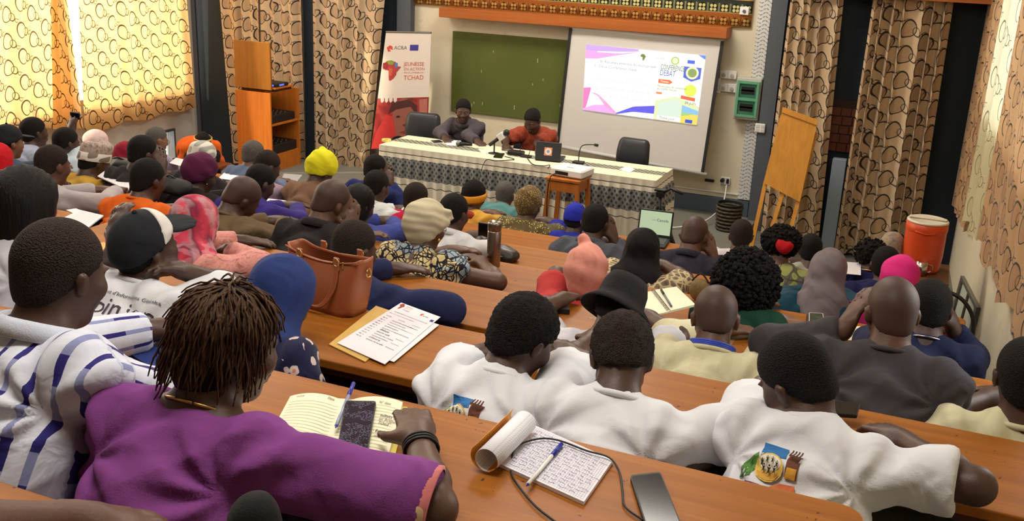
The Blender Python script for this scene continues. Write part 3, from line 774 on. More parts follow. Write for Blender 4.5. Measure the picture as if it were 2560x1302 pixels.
def qletters(q, c, items, parent, name='printed_text', h=0.003):
    """items: (text, u, v, width_u, mat); v down, letters upright along -v"""
    B = bil(q); Hh = ((q[3]-q[0]).length+(q[2]-q[1]).length)/2; Ww = ((q[1]-q[0]).length+(q[2]-q[3]).length)/2
    for mat in {id(i[4]): i[4] for i in items}.values():
        mb = MB()
        for (tx, u, v, w, m_) in items:
            if m_ is not mat: continue
            vs, fs = text_mesh(tx, 1.0, w*Ww, 1.0)
            k = w*Ww/max(1e-6, max(p[0] for p in vs)) if False else 1
            vs0, _ = vs, fs; sc = (w*Ww)/max(p[0] for p in vs)
            # text_mesh scaled only x; keep natural ratio
            nat, _f = text_mesh(tx, 1.0); r = w*Ww/max(p[0] for p in nat)
            mb.add([tuple(Vector(B(u+p[0]*r/Ww, v-p[1]*r/Hh, h))-c) for p in nat], _f)
        mb.build(name, mat, parent)
def pen(p0, p1, z, body, cap, label, r=0.0042, tip=None):
    a, b = Vector(atZ(*p0, z+r+0.001)), Vector(atZ(*p1, z+r+0.001)); t = empty('pen', (a.x, a.y, a.z-r), label, 'pen'); d = b-a; o = Vector((0, 0, r))
    MB().tube([o+d*0.3, o+d*0.98], r, 8).build('barrel', body, t, smooth=True)
    MB().tube([o, o+d*0.3], r*1.15, 8).build('cap', cap, t, smooth=True)
    MB().tube([o+d*0.98, o+d*1.03], [r*0.7, r*0.15], 8).build('tip', cap, t)
    return t
Z1, Z2, Z3, Z4, Z5, Z6, Z7 = (Zk(k) for k in range(1, 8))
# --- open journal
qL = quad3([(726, 990), (864, 997), (800, 1160), (650, 1132)], Z1+0.012); qR = quad3([(864, 997), (1007, 1005), (963, 1166), (800, 1160)], Z1+0.012)
c = base_of(qR); c.z = Z1+0.001
jn = empty('open_journal', c, 'open cream journal with handwriting, phone lying on its right page', 'notebook')
def page(q, flip):
    mb = MB(); B = bil(q)
    def P(u, v):
        s = (1-u) if flip else u  # s = 1 at spine
        p = Vector(B(u, v)); p.z = Z1+0.012+0.012*math.sin(min(1, s*1.15)*PI)**0.8*0.9 if s > 0.0 else Z1+0.012
        return tuple(p-c)
    mb.grid(P, 14, 4, flip=True); return mb.build('page', M_cream, jn, smooth=True)
slab('page_block', [Vector((p.x, p.y, Z1+0.003)) for p in (qL[0], qL[1], qL[2], qL[3])], 0.0095, M_cream, jn, c); slab('page_block', [Vector((p.x, p.y, Z1+0.003)) for p in qR], 0.0095, M_cream, jn, c)
page(qL, False); page(qR, True)
M_yel = plain(sr(222, 206, 96), 0.5, name='yellow_cover')
cv = [Vector((p.x, p.y, Z1+0.001)) for p in (qL[0], qR[1], qR[2], qL[3])]; cv[1] = cv[1]+Vector((0.012, 0, 0)); cv[2] = cv[2]+Vector((0.014, -0.002, 0))
slab('cover', cv, 0.0018, M_yel, jn, c)
rl = plain(sr(200, 198, 176), 0.8, name='page_rule')
def hump(q, flip, u): s = (1-u) if flip else u; return 0.0108*max(0, math.sin(min(1, s*1.15)*PI))**0.8
def page_marks(q, flip):
    mb = MB(); B = bil(q)
    for i in range(16):
        v = 0.14+0.05*i
        for j in range(10):
            u0, u1 = 0.06+0.088*j, 0.06+0.088*(j+1)
            p = [Vector(B(u, vv, hump(q, flip, u)+0.0013)) for u, vv in ((u0, v), (u1, v), (u1, v+0.006), (u0, v+0.006))]
            mb.add([tuple(a-c) for a in p], [(0, 1, 2, 3)])
    mb.build('ruled_lines', rl, jn)
page_marks(qL, False); page_marks(qR, True)
def hw(q, flip, items, mat, size=0.9):
    mb = MB(); B = bil(q)
    for tx, u, v, w in items:
        nat, f_ = text_mesh(tx, 1.0); mxx = max(p[0] for p in nat); r = w/mxx
        mb.add([tuple(Vector(B(u+p[0]*r+0.25*p[1]*r, v-p[1]*r*0.9, hump(q, flip, min(1, u+p[0]*r))+0.0018))-c) for p in nat], f_)
    mb.build('handwriting', mat, jn)
hw(qR, True, [('sultats du', 0.7, 0.33, 0.3), ('en Action', 0.7, 0.39, 0.27), ('Tchad"', 0.7, 0.45, 0.2), ('Etats, et les', 0.7, 0.58, 0.3), ('rivantes', 0.7, 0.65, 0.2), ('N° date', 0.62, 0.12, 0.2)], M_ink)
hw(qL, False, [('o.o.o', 0.14, 0.07, 0.14), ('Date', 0.7, 0.07, 0.12)], M_ink)
# phone on it
def phone(pts, z, th, label, screen=M_screen, bezel=M_dark, cat='phone', tilt=None):
    q = quad3(pts, z+0.002); cc = base_of(q); t = empty('smartphone', cc, label, 'phone')
    B = bil(q); mb = MB(); loop = []
    for (u, v, a) in ((0.1, 0.05, PI), (0.9, 0.05, 1.5*PI), (0.9, 0.95, 0), (0.1, 0.95, 0.5*PI)):
        for j in range(5):
            g = a+j/4*PI/2; loop.append((u+0.1*math.cos(g), v+0.05*math.sin(g)))
    n = len(loop); vs = [tuple(Vector(B(u, v, 0))-cc) for u, v in loop]+[tuple(Vector(B(u, v, th))-cc) for u, v in loop]
    mb.add(vs, [tuple(range(n)), tuple(range(2*n-1, n-1, -1))]+[(i, n+i, n+(i+1) % n, (i+1) % n) for i in range(n)]); mb.build('phone_body', bezel, t)
    lp = [(0.5+(u-0.5)*0.93, 0.5+(v-0.5)*0.94) for u, v in loop]
    MB().add([tuple(Vector(B(u, v, th+0.0006))-cc) for u, v in lp], [tuple(range(n-1, -1, -1))]).build('screen', screen, t)
    return t, q, cc
def text_screen():
    m = Mat('phone_text_screen'); x, y, z = m.xyz(m.coord()); k = m.coord(); ln = (y*190+x*20).mod(1.0).lt(0.28)*m.noise(k, 260, 1).gt(0.5)*m.noise(k, 30, 1).gt(0.48)
    m.col(m.mix(ln, sr(24, 22, 34), sr(120, 116, 140))); m.set(0.15, 0, 0.5); m.emit(m.mix(ln, sr(30, 26, 50), sr(120, 116, 150)), 0.25); return m.m
phone([(863, 1009), (941, 1010), (919, 1134), (845, 1116)], Z1+0.0235, 0.008, 'black smartphone with dim text screen lying on the open journal', text_screen())
pen((884, 958), (840, 1066), Z1+0.0245, plain(sr(150, 160, 190), 0.2, name='clear_plastic'), M_bluepen, 'blue-capped clear ballpoint pen in the gutter of the open journal')
# --- squared notepad
q = quad3([(1330, 1068), (1532, 1158), (1459, 1263), (1245, 1166)], Z1+0.001); c = base_of(q)
npd = empty('squared_notepad', c, 'squared paper notepad with blue handwriting and rolled-back pages', 'notepad')
slab('page_block', q, 0.008, M_paper, npd, c)
lines(q, c, [i/38 for i in range(1, 38)], [i/26 for i in range(1, 26)], plain(sr(168, 176, 206), 0.8, name='grid_print'), npd, 0.0086, 0.0005)
scribble(q, c, 13, M_blue_ink, npd, 0.08, 0.9, 0.1, 0.92, 0.0092, 3, 0.0008, 0.5)
ax0, ax1 = Vector(atZ(1243, 1160, Z1+0.03)), Vector(atZ(1338, 1062, Z1+0.03)); axd = (ax1-ax0).normalized(); side = Vector((-axd.y, axd.x, 0)); side = side if side.x < 0 else -side
def roll(r0, turns, mat, name, start=0.0, ext=0.0):
    mb = MB(); L = (ax1-ax0).length
    def P(u, v):
        g = start+turns*2*PI*v; r = r0*(1-0.12*v)
        p = ax0+axd*(u*L)+side*(r*0.95)+(-side)*(r*math.cos(g))+Vector((0, 0, r*math.sin(g)))
        p.z = max(p.z, 0); return tuple(p+Vector((0, 0, -0.03+r0+0.004))-c)
    mb.grid(P, 2, 28); return mb.build(name, mat, npd, smooth=True, solid=0.0012)
def gridpaper():
    m = Mat('grid_paper'); x, y, z = m.xyz(m.coord()); g = (x*0.72-y*0.7)*190; e = (z*190)
    m.col(m.mix(g.mod(1.0).lt(0.14).mx(e.mod(1.0).lt(0.14)), sr(226, 226, 230), sr(188, 194, 212))); m.set(0.7); return m.m
roll(0.027, 0.86, gridpaper(), 'rolled_pages', start=-0.4)
roll(0.031, 0.5, plain(sr(226, 150, 56), 0.55, name='orange_cover'), 'cover', start=2.4)
pen((1404, 1110), (1318, 1212), Z1+0.0095, M_white, M_bluepen, 'white ballpoint pen with blue end across the squared notepad')
phone([(1574, 1197), (1650, 1188), (1706, 1330), (1620, 1345)], Z1, 0.009, 'large black smartphone lying on the desk right of the squared notepad', M_screen)
# earphone cable
cab = [(1390, 1305), (1334, 1260), (1283, 1194), (1278, 1158), (1293, 1116), (1344, 1097), (1395, 1100), (1466, 1126), (1522, 1143), (1548, 1179), (1556, 1225), (1563, 1266), (1609, 1300)]
pts = [atZ(x, y, Z1+(0.016 if 1283 < x < 1530 and y < 1150 else 0.005)) for x, y in cab]
tag(MB().tube(bez(pts, 8), 0.0022, 6).build('earphone_cable', M_dark, smooth=True), 'thin black earphone cable looping over the squared notepad', 'cable')
# blue folder
t, q, c = flat_thing('blue_folder', [(368, 832), (530, 852), (470, 985), (322, 893)], Z1, 0.012, plain(sr(34, 52, 112), 0.45, name='blue_board', bump=0.0006), 'closed dark blue folder on the desk beside the striped shirt', 'folder')
# programme papers
def papers(name, polys, z, label, cat, mats, ths=None, group=None):
    pass
t, q, c = flat_thing('manila_envelope', [(940, 766), (1040, 800), (913, 906), (822, 862)], Z2, 0.003, M_env, 'manila envelope under the printed conference programme', 'envelope')
t, q2, c2 = flat_thing('paper_sheet', [(1010, 782), (1098, 812), (985, 905), (905, 880)], Z2+0.004, 0.001, M_paper, 'blank white sheet peeking from under the printed programme', 'paper')
t, q, c = flat_thing('printed_programme', [(1003, 757), (1101, 793), (962, 911), (843, 858)], Z2+0.006, 0.0015, M_paper, 'printed conference programme with logos lying on the manila envelope', 'paper')
its = [('PROGRAMME DE LA CONFERENCE DU 06 JUILLET 2022', 0.12, 0.2, 0.8, M_ink), ('Thème : Présentation du microprojet d\'Opinion', 0.06, 0.245, 0.6, M_ink), ('ACRA', 0.68, 0.1, 0.14, M_ink), ('JEUNESSE', 0.2, 0.045, 0.16, M_red_ink), ('EN ACTION', 0.2, 0.075, 0.16, M_red_ink), ('TCHAD', 0.2, 0.12, 0.17, M_red_ink)]
its += [('HEURES', 0.08, 0.31, 0.13, M_ink), ('ACTIVITES', 0.37, 0.31, 0.16, M_ink), ('INTERVENANTS', 0.7, 0.31, 0.2, M_ink)]
rnd = random.Random(5); wd = ['accueil des participants', 'mot de bienvenue', 'introduction du thème', 'présentation', 'questions et réponses', 'débat', 'pause café', 'synthèse des travaux', 'recommandations', 'clôture', 'photo de famille']
for i in range(11):
    v = 0.36+0.042*i; its += [('0%dh %02d' % (8+i//6, (i*15) % 60), 0.07, v, 0.11, M_ink), (wd[i], 0.3, v, 0.14+0.014*len(wd[i]), M_ink)]
    if i % 2 == 0: its.append((('Modérateur', 'Protocole', 'Coordination')[i % 3], 0.72, v, 0.18, M_ink))
qletters(q, c, its, t, h=0.0021)
B = bil(q)
def qpoly(pts, mat, name, parent, c, h=0.0022): return MB().add([tuple(Vector(B(u, v, h))-c) for u, v in pts], [tuple(range(len(pts)-1, -1, -1))]).build(name, mat, parent)
AFR = [(0.30, 1.0), (0.52, 0.98), (0.66, 0.94), (0.74, 0.86), (0.8, 0.72), (0.98, 0.7), (0.86, 0.54), (0.76, 0.42), (0.76, 0.3), (0.64, 0.12), (0.5, 0.0), (0.42, 0.02), (0.38, 0.22), (0.36, 0.42), (0.34, 0.52), (0.18, 0.54), (0.04, 0.6), (0.0, 0.74), (0.1, 0.9), (0.2, 0.98)]
qpoly([(0.04+0.13*x, 0.13-0.12*y) for x, y in AFR], plain(sr(150, 50, 34), 0.7, name='map_red', vary=0), 'africa_emblem', t, c)
qpoly([(0.9, 0.1), (0.97, 0.1), (0.97, 0.14), (0.9, 0.14)], M_euro, 'flag_emblem', t, c)
qpoly([(0.61, 0.07), (0.67, 0.05), (0.66, 0.09), (0.63, 0.11)], plain(sr(200, 90, 50), 0.7, name='logo_orange', vary=0), 'logo_emblem', t, c)
# spiral notebook + pen on d3
qa = quad3([(1596, 736), (1632, 730), (1672, 782), (1616, 794)], Z3+0.004); qb = quad3([(1632, 730), (1691, 721), (1738, 766), (1672, 782)], Z3+0.004); c = base_of(qb)
sn = empty('spiral_notebook', c, 'open white spiral notebook on the plastic-covered desk', 'notebook')
slab('page', qa, 0.006, M_cream, sn, c); slab('page', qb, 0.009, M_cream, sn, c)
mb = MB(); a, b = qa[1], qa[2]
for i in range(22):
    p = a.lerp(b, (i+0.5)/22)+Vector((0, 0, 0.006)); mb.tube([tuple(p-c+Vector((0.007*math.cos(g), 0.004*math.cos(g), 0.007*math.sin(g)))) for g in np.linspace(-0.3, PI+0.3, 6)], 0.0011, 4)
mb.build('spiral_binding', M_dark, sn)
pen((1653, 724), (1679, 766), Z3+0.0135, plain(sr(110, 112, 120), 0.3, name='grey_plastic'), M_dark, 'grey ballpoint pen lying on the open spiral notebook')
def wrapmat():
    m = Mat('clear_plastic_cover'); c = m.coord(); n = m.noise(c, 35, 4, 0.7, 1.5); m.col(m.mix(n, (0.5, 0.4, 0.3), (0.9, 0.85, 0.75))); m.set(0.06, 0, 0.9, alpha=0.16); m.bump(n, 0.01, 0.9); return m.m
t, q, c = flat_thing('plastic_cover', [(1470, 795), (1560, 775), (1850, 832), (1800, 900)], Z3, 0.0012, wrapmat(), 'crinkled clear plastic film stuck over the desk right of the black bucket hat', 'plastic film')
# assorted sheets
SHEETS = [
 ([(140, 556), (200, 527), (259, 541), (205, 583)], 3, 'stack of white papers on the left desk near the long black hair', M_paper, 0.006),
 ([(165, 525), (190, 521), (252, 545), (232, 556)], 3, 'slanted white sheet under the stack of white papers on the left desk', M_paper, 0.001),
 ([(244, 442), (262, 429), (329, 440), (322, 478)], 4, 'glossy white open booklet left of the orange T-shirt head', M_paper, 0.006),
 ([(566, 590), (592, 587), (590, 640), (556, 640)], 3, 'white notebook page under the writing hand beside the pink scarf', M_paper, 0.004),
 ([(710, 437), (756, 440), (738, 463), (700, 458)], 7, 'silver grey laptop-sized folder in front of the lilac shirt', plain(sr(150, 152, 158), 0.4, name='silver_board'), 0.012),
 ([(722, 468), (770, 466), (748, 492), (724, 484)], 6, 'white sheets being written on beneath the yellow headscarf', M_paper, 0.003),
 ([(958, 565), (1020, 571), (994, 600), (934, 592)], 5, 'white cards at the left end of the desk behind the cream bonnet', M_paper, 0.004),
 ([(560, 432), (600, 440), (590, 452), (546, 446)], 6, 'small white paper beside the maroon turban', M_paper, 0.002),
 ([(440, 395), (485, 405), (470, 420), (424, 408)], 6, 'white papers on the far left desk near the raised elbow', M_paper, 0.004),
 ([(2108, 655), (2152, 658), (2152, 688), (2106, 684)], 6, 'white printed sheet right of the grey headscarf', M_paper, 0.003),
 ([(2105, 818), (2150, 816), (2148, 852), (2098, 850)], 4, 'white and yellow leaflet right of the white phone', M_cream, 0.002),
 ([(1290, 742), (1320, 735), (1340, 742), (1320, 752)], 4, 'small scrap of white paper left of the pink headwrap', M_paper, 0.001),
 ([(1955, 738), (1990, 730), (2010, 748), (1975, 760)], 5, 'white form under the grey headscarf end', M_paper, 0.002),
 ([(1640, 810), (1690, 826), (1672, 842), (1620, 826)], 3, 'white leaflet with blue ribbon on the desk left of the cream shirt', M_paper, 0.002),
]
for pts, k, lb, mt, th in SHEETS:
    t, q, c = flat_thing('paper_sheet', pts, Zk(k), th, mt, lb, 'paper')
    if k > 2 and mt is M_paper and th > 0.0025: lines(q, c, [], [0.15+0.1*i for i in range(8)], rl, t, th+0.0006, 0.002)
# manila folder by cap man
flat_thing('manila_folder', [(212, 615), (262, 607), (292, 668), (240, 710)], Z2, 0.004, M_env, 'yellow manila folder under the arm of the white and black cap wearer', 'folder')
# magazine on the left block
q = quad3([(650, 499), (716, 507), (682, 541), (626, 533)], Z5+0.001); c = base_of(q); mg = empty('magazine', c, 'white magazine with green emblem and dark blue foot band on a desk end', 'magazine')
slab('page_block', q, 0.016, M_paper, mg, c); B = bil(q)
qpoly([(0, 0.82), (1, 0.82), (1, 0.99), (0, 0.99)], plain(sr(34, 44, 84), 0.5, name='navy_print'), 'cover_band', mg, c, 0.0168)
qpoly([(0.5+0.26*math.cos(g), 0.52+0.22*math.sin(g)) for g in np.linspace(0, 2*PI, 17)[:-1]], plain(sr(150, 160, 120), 0.5, name='green_print'), 'cover_emblem', mg, c, 0.0168)
qpoly([(0.4, 0.08), (0.6, 0.08), (0.58, 0.2), (0.42, 0.2)], plain(sr(110, 124, 110), 0.5, name='grey_green_print'), 'cover_emblem', mg, c, 0.0168)
flat_thing('brown_book', [(750, 488), (775, 492), (755, 512), (735, 508)], Z6, 0.02, plain(sr(112, 64, 38), 0.6, name='brown_cover'), 'small closed brown book on the desk left of the black shirt', 'book')
# striped cloth/cards at the desk end by olive shirt
# thermos
p = atZ(1233, 664, Z4); t = empty('thermos_flask', (p[0], p[1], Z4), 'tall brushed steel thermos flask standing on the desk', 'flask')
R = 0.0345; Hh = 0.235
M_st = plain(sr(150, 140, 130), 0.3, 1.0, name='brushed_steel', vary=0.08)
MB().lathe([(R*.96, 0), (R, 0.006), (R, Hh*0.77), (R*0.93, Hh*0.79)], 32).build('flask_body', M_st, t, smooth=True, bevel=0.001)
MB().lathe([(R*0.94, Hh*0.795), (R, Hh*0.805), (R, Hh*0.95), (R*0.9, Hh*0.985), (R*0.82, Hh*0.985), (R*0.8, Hh*0.97)], 32).build('flask_cup', M_st, t, smooth=True)
# dark bag with phone beside it
def sdf_obj(name, s, h, mat, parent=None, disp=None, loc=None): V, Q = s.mesh(h, disp); return mesh_obj(name, V, Q, mat, parent, smooth=True, loc=loc)
p = atZ(1246, 640, Z5); t = empty('leather_pouch', (p[0], p[1]-0.05, Z5), 'crumpled dark leather pouch behind the steel flask', 'bag')
s = SDF().ell((0, 0, 0.04), (0.13, 0.07, 0.045)).ell((0.08, -0.01, 0.03), (0.07, 0.06, 0.035)).ell((-0.1, 0.02, 0.05), (0.05, 0.05, 0.06)); s.plane((0, 0, -1), 0)
sdf_obj('pouch_body', s, 0.008, plain(sr(46, 38, 34), 0.4, name='dark_leather', bump=0.002), t, folds(0.008, 30))
MB().tube(bez([(-0.06, -0.05, 0.07), (0, -0.085, 0.05), (0.08, -0.08, 0.045)], 5), 0.004, 6).build('zip', M_steel, t)
p = atZ(1208, 612, Z5); t = empty('smartphone', (p[0], p[1], Z5+0.0), 'black smartphone standing upright left of the steel flask', 'phone')
MB().box(-0.036, 0.036, -0.005, 0.005, 0.002, 0.14, bev=0.003).build('phone_body', M_steel, t); MB().box(-0.032, 0.032, -0.0062, -0.0052, 0.008, 0.134).build('screen', M_screen, t)
# handbag
def handbag():
    b0, b1 = atZ(752, 762, Z2), atZ(862, 794, Z2); mid = (b0+b1)/2; dx = b1-b0; ang = math.atan2(dx[1], dx[0])
    t = empty('handbag', (mid[0], mid[1]+0.05, Z2), 'tan brown leather handbag standing open on the desk', 'handbag', rz=ang)
    M_l = plain(sr(150, 84, 52), 0.38, name='tan_leather', bump=0.0008, vary=0.08, scale=8); M_l2 = plain(sr(70, 44, 34), 0.7, name='bag_lining')
    w0, w1, d0, d1, H = 0.125, 0.165, 0.06, 0.045, 0.20
    mb = MB(); n = 40; m = 14
    def sup(a, w, d): c_, s_ = math.cos(a), math.sin(a); e = 0.45; return (w*math.copysign(abs(c_)**e, c_), d*math.copysign(abs(s_)**e, s_))
    for j in range(m+1):
        tt = j/m; w = w0+(w1-w0)*tt; d = d0+(d1-d0)*tt+0.01*math.sin(tt*PI)
        for i in range(n):
            x, y = sup(2*PI*i/n, w, d); dip = 0.028*(1-(x/w)**2)*tt**3; mb.v.append((x, y, 0.004+H*tt-dip+0.003*math.sin(i*0.9+tt*6)))
    for j in range(m):
        for i in range(n): mb.f.append((j*n+i, j*n+(i+1) % n, (j+1)*n+(i+1) % n, (j+1)*n+i)); mb.m.append(0)
    mb.f.append(tuple(range(n-1, -1, -1))); mb.m.append(0)
    mb.build('bag_body', M_l, t, smooth=True, solid=0.004)
    MB().box(-0.15, 0.15, -0.03, 0.03, 0.14, 0.145).build('lining', M_l2, t)
    MB().tube([(x, -0.046-0.004*math.cos(x*9), 0.202-0.026*(1-(x/0.165)**2)) for x in np.linspace(-0.155, 0.155, 14)], 0.003, 6).build('top_seam', M_l, t, smooth=True)
    for sgn in (-1, 1):
        y = sgn*0.058
        pts = bez([(-0.08, y, 0.175), (-0.085, y*1.25, 0.10 if sgn < 0 else 0.12), (-0.05, y*1.5, 0.04 if sgn < 0 else 0.06), (0.03, y*1.5, 0.035 if sgn < 0 else 0.05), (0.075, y*1.25, 0.10 if sgn < 0 else 0.12), (0.08, y, 0.175)], 8)
        mb = MB(); 
        for q_ in (-0.006, 0.0, 0.006): mb.tube([(p_[0]+q_, p_[1], p_[2]) for p_ in pts], 0.0035, 6)
        mb.build('handle', M_l, t, smooth=True)
        for x in (-0.08, 0.08):
            MB().box(x-0.012, x+0.012, y-0.004, y+0.004, 0.16, 0.205, bev=0.003).build('handle_tab', M_l, t)
            MB().tube([(x+0.011*math.cos(g), y*1.05, 0.188+0.013*math.sin(g)) for g in np.linspace(0, 2*PI, 13)[:-1]], 0.003, 6, closed=True).build('ring', M_brass, t, smooth=True)
    MB().tube([(0.1, -0.05, 0.19), (0.1, -0.052, 0.168)], 0.004, 6).build('zip_pull', M_brass, t)
    MB().tube([(0.166, 0.0+0.011*math.cos(g), 0.155+0.014*math.sin(g)) for g in np.linspace(0, 2*PI, 13)[:-1]], 0.0028, 6, closed=True).build('side_ring', M_brass, t)
    return t
handbag()
# ================================================================= stage: table, cloth, chairs
TZ = PLT+0.77
tl_, tr_ = atZ(938, 366, TZ), atZ(1646, 448, TZ); TY = float((tl_[1]+tr_[1])/2); TX0, TX1 = float(tl_[0]), float(tr_[0]); TD = 0.56
tt = empty('head_table', ((TX0+TX1)/2, TY+TD/2, PLT), 'long head table under the pleated white cloth on the stage', 'table'); L = (TX1-TX0)/2
MB().box(-L+0.03, L-0.03, -TD/2+0.03, TD/2-0.03, 0.735, 0.762).build('table_top', M_panel, tt)
for x in (-L+0.08, 0, L-0.08):
    for y in (-TD/2+0.08, TD/2-0.08): MB().box(x-0.025, x+0.025, y-0.025, y+0.025, 0, 0.734).build('leg', M_panel, tt)
def clothmat():
    m = Mat('banded_table_cloth'); u, v, w = m.xyz(m.coord('UV'))  # v = distance down the drop in metres, u along
    n = m.noise(m.coord(), 30, 2)
    col = m.mix(n, sr(214, 206, 184), sr(226, 220, 202))
    l1 = (v-0.058).abs().lt(0.004).mx((v-0.35).abs().lt(0.004))
    band = v.gt(0.10)*v.lt(0.285)
    a = ((u+v)/0.065).mod(1.0)-0.5; b = ((u-v)/0.065).mod(1.0)-0.5; dia = a.abs().lt(0.22)*b.abs().lt(0.22); ln = a.abs().gt(0.46).mx(b.abs().gt(0.46))
    bc = m.mix(dia, sr(112, 114, 112), sr(40, 42, 44)); bc = m.mix(ln, bc, sr(156, 156, 150))
    col = m.mix(band, col, bc); col = m.mix(l1, col, sr(70, 70, 66))
    m.col(col); m.set(0.75, 0, 0.25, sheen=0.2); return m.m
M_cl = clothmat()
tc = empty('tablecloth', ((TX0+TX1)/2, TY+TD/2, TZ-0.008), 'white cloth with pleated skirt and grey diamond band over the head table', 'tablecloth')
h = TZ-PLT
nU = 560; vs = []; uvs = []; nV = 18
# skirt path: left side, front, right side
path = []; per = 2*TD+2*L
for i in range(nU+1):
    s_ = per*i/nU
    if s_ < TD: path.append((-L-0.0, TD/2-s_, -1, 0))
    elif s_ < TD+2*L: path.append((-L+(s_-TD), -TD/2, 0, -1))
    else: path.append((L, -TD/2+(s_-TD-2*L), 1, 0))
for j in range(nV+1):
    t_ = j/nV; z = 0.012-(h-0.01)*t_
    for i, (x, y, nx, ny) in enumerate(path):
        s_ = per*i/nU; ph = (s_/0.093+0.12*math.sin(s_*3.1)) % 1.0
        saw = (ph/0.72) if ph < 0.72 else (1-(ph-0.72)/0.28)
        a_ = (0.012+0.03*min(1, t_*3)+0.012*t_*math.sin(s_*5))*min(1.0, t_*6)
        o_ = 0.006+a_*saw+0.01*t_*math.sin(s_*11+1)*t_
        vs.append((x+nx*o_+(0.01*t_*math.sin(s_*17)), y+ny*o_, z+(0.01*math.sin(s_*9)*t_ if t_ > 0.9 else 0))); uvs.append((s_*1.35, (h-0.01)*t_))
fs = [(j*(nU+1)+i, j*(nU+1)+i+1, (j+1)*(nU+1)+i+1, (j+1)*(nU+1)+i) for j in range(nV) for i in range(nU)]
o = mesh_obj('skirt', vs, [f_[::-1] for f_ in fs], M_cl, tc, smooth=True); uv_set(o, uvs)
def topmat():
    m = Mat('cream_cloth_top'); x, y, z = m.xyz(m.coord()); n = m.noise(m.coord(), 20, 2)
    a = ((x+y)/0.055).mod(1.0)-0.5; b = ((x-y)/0.055).mod(1.0)-0.5; dia = a.abs().lt(0.3)*b.abs().lt(0.3)
    run = (y-0.02).abs().lt(0.075); bc = m.mix(dia, sr(150, 150, 130), sr(52, 56, 52))
    m.col(m.mix(run, m.mix(n, sr(214, 204, 172), sr(224, 216, 190)), bc)); m.set(0.75, 0, 0.25); return m.m
MB().box(-L-0.004, L+0.004, -TD/2-0.004, TD/2+0.004, 0.0, 0.012, bev=0.004).build('cloth_top', topmat(), tc)
TT = TZ+0.0045
M_lthr = plain(sr(42, 44, 48), 0.42, name='black_leather', vary=0.2, bump=0.001)
def office_chair(x0, x1, yt, Y, label, rz=0.0, face=-1):
    a, b = atY(x0, yt, Y), atY(x1, yt, Y); cx = (a[0]+b[0])/2; w = float(b[0]-a[0]); top = float(a[2]+b[2])/2
    t = empty('office_chair', (cx, Y-0.2, PLT), label, 'chair', 'black office chairs behind the head table', rz)
    H = top-PLT; y = 0.2
    s = SDF(); hw_ = w/2
    for j in range(6):
        z0 = 0.5+(H-0.5-0.05)*j/5; ww = hw_*(0.86+0.14*math.sin(j/5*PI*0.8)); s.cone((-ww+0.05, y+0.02*math.cos(j), z0), (ww-0.05, y+0.02*math.cos(j), z0), 0.052, 0.052, 0.06)
    sdf_obj('backrest', s, 0.012, M_lthr, t)
    s = SDF(); 
    for yy in (-0.2, -0.1, 0, 0.1): s.cone((-hw_+0.05, yy, 0.44), (hw_-0.05, yy, 0.44), 0.05, 0.05, 0.05)
    sdf_obj('seat', s, 0.014, M_lthr, t)
    for sx in (-1, 1): MB().tube(bez([(sx*(hw_+0.005), 0.15, 0.47), (sx*(hw_+0.03), 0.13, 0.62), (sx*(hw_+0.03), -0.12, 0.64), (sx*(hw_), -0.14, 0.46)], 6), 0.014, 8).build('armrest', M_dark, t, smooth=True)
    MB().lathe([(0.03, 0.08), (0.03, 0.4)], 12).build('column', M_chrome, t, smooth=True)
    for i in range(5):
        g = 2*PI*i/5+0.3; MB().tube([(0, 0, 0.1), (0.26*math.cos(g), 0.26*math.sin(g), 0.06)], [0.024, 0.016], 8).tube([(0.26*math.cos(g)-0.02, 0.26*math.sin(g), 0.026), (0.26*math.cos(g)+0.02, 0.26*math.sin(g), 0.026)], 0.025, 10).build('leg', M_dark, t, smooth=True)
    return t
CY0 = TY+TD+0.62
office_chair(1023, 1104, 282, CY0, 'empty black leather office chair left of the man in grey, before the banner', 0.1)
office_chair(1128, 1209, 300, CY0-0.02, 'black leather office chair behind the man in the grey shirt')
office_chair(1540, 1622, 345, CY0-0.15, 'empty black leather office chair in front of the projection screen', -0.12)
office_chair(1290, 1368, 335, CY0-0.02, 'black leather office chair hidden behind the man in the rust shirt')
# --- things on the table
def onT(x, y): return atZ(x, y, TT)
p = onT(966, 353); MB0 = MB().lathe([(0.028, 0), (0.045, 0), (0.045, 0.022), (0.028, 0.022), (0.028, 0)], 24, caps=False)
tag(MB0.build('tape_roll', plain(sr(226, 210, 120), 0.4, name='yellow_tape'), smooth=False, loc=(p[0], p[1], TT)), 'roll of yellow adhesive tape at the left end of the head table', 'tape')
def tq(pts, name, th, mat, label, cat, **k): return flat_thing(name, pts, TT-0.0015, th, mat, label, cat)
phone([(1075, 353), (1099, 352), (1110, 358), (1084, 361)], TT-0.002, 0.01, 'black phone in white case on the head table before the empty chair', M_screen, M_white)
tq([(1112, 349), (1152, 352), (1158, 366), (1116, 363)], 'paper_sheet', 0.002, M_paper, 'white sheet on the head table in front of the man in grey', 'paper')
phone([(1240, 385), (1262, 385), (1255, 396), (1233, 394)], TT-0.002, 0.01, 'dark phone on the head table beside the table microphone', M_screen, M_dark)
tq([(1548, 423), (1570, 416), (1588, 424), (1574, 432)], 'paper_sheet', 0.003, M_paper, 'white folded leaflet on the right end of the head table', 'paper')
tq([(1195, 372), (1260, 378), (1272, 392), (1210, 388)], 'paper_sheet', 0.001, M_cream, 'cream sheets between the microphone and the man in rust shirt', 'paper')
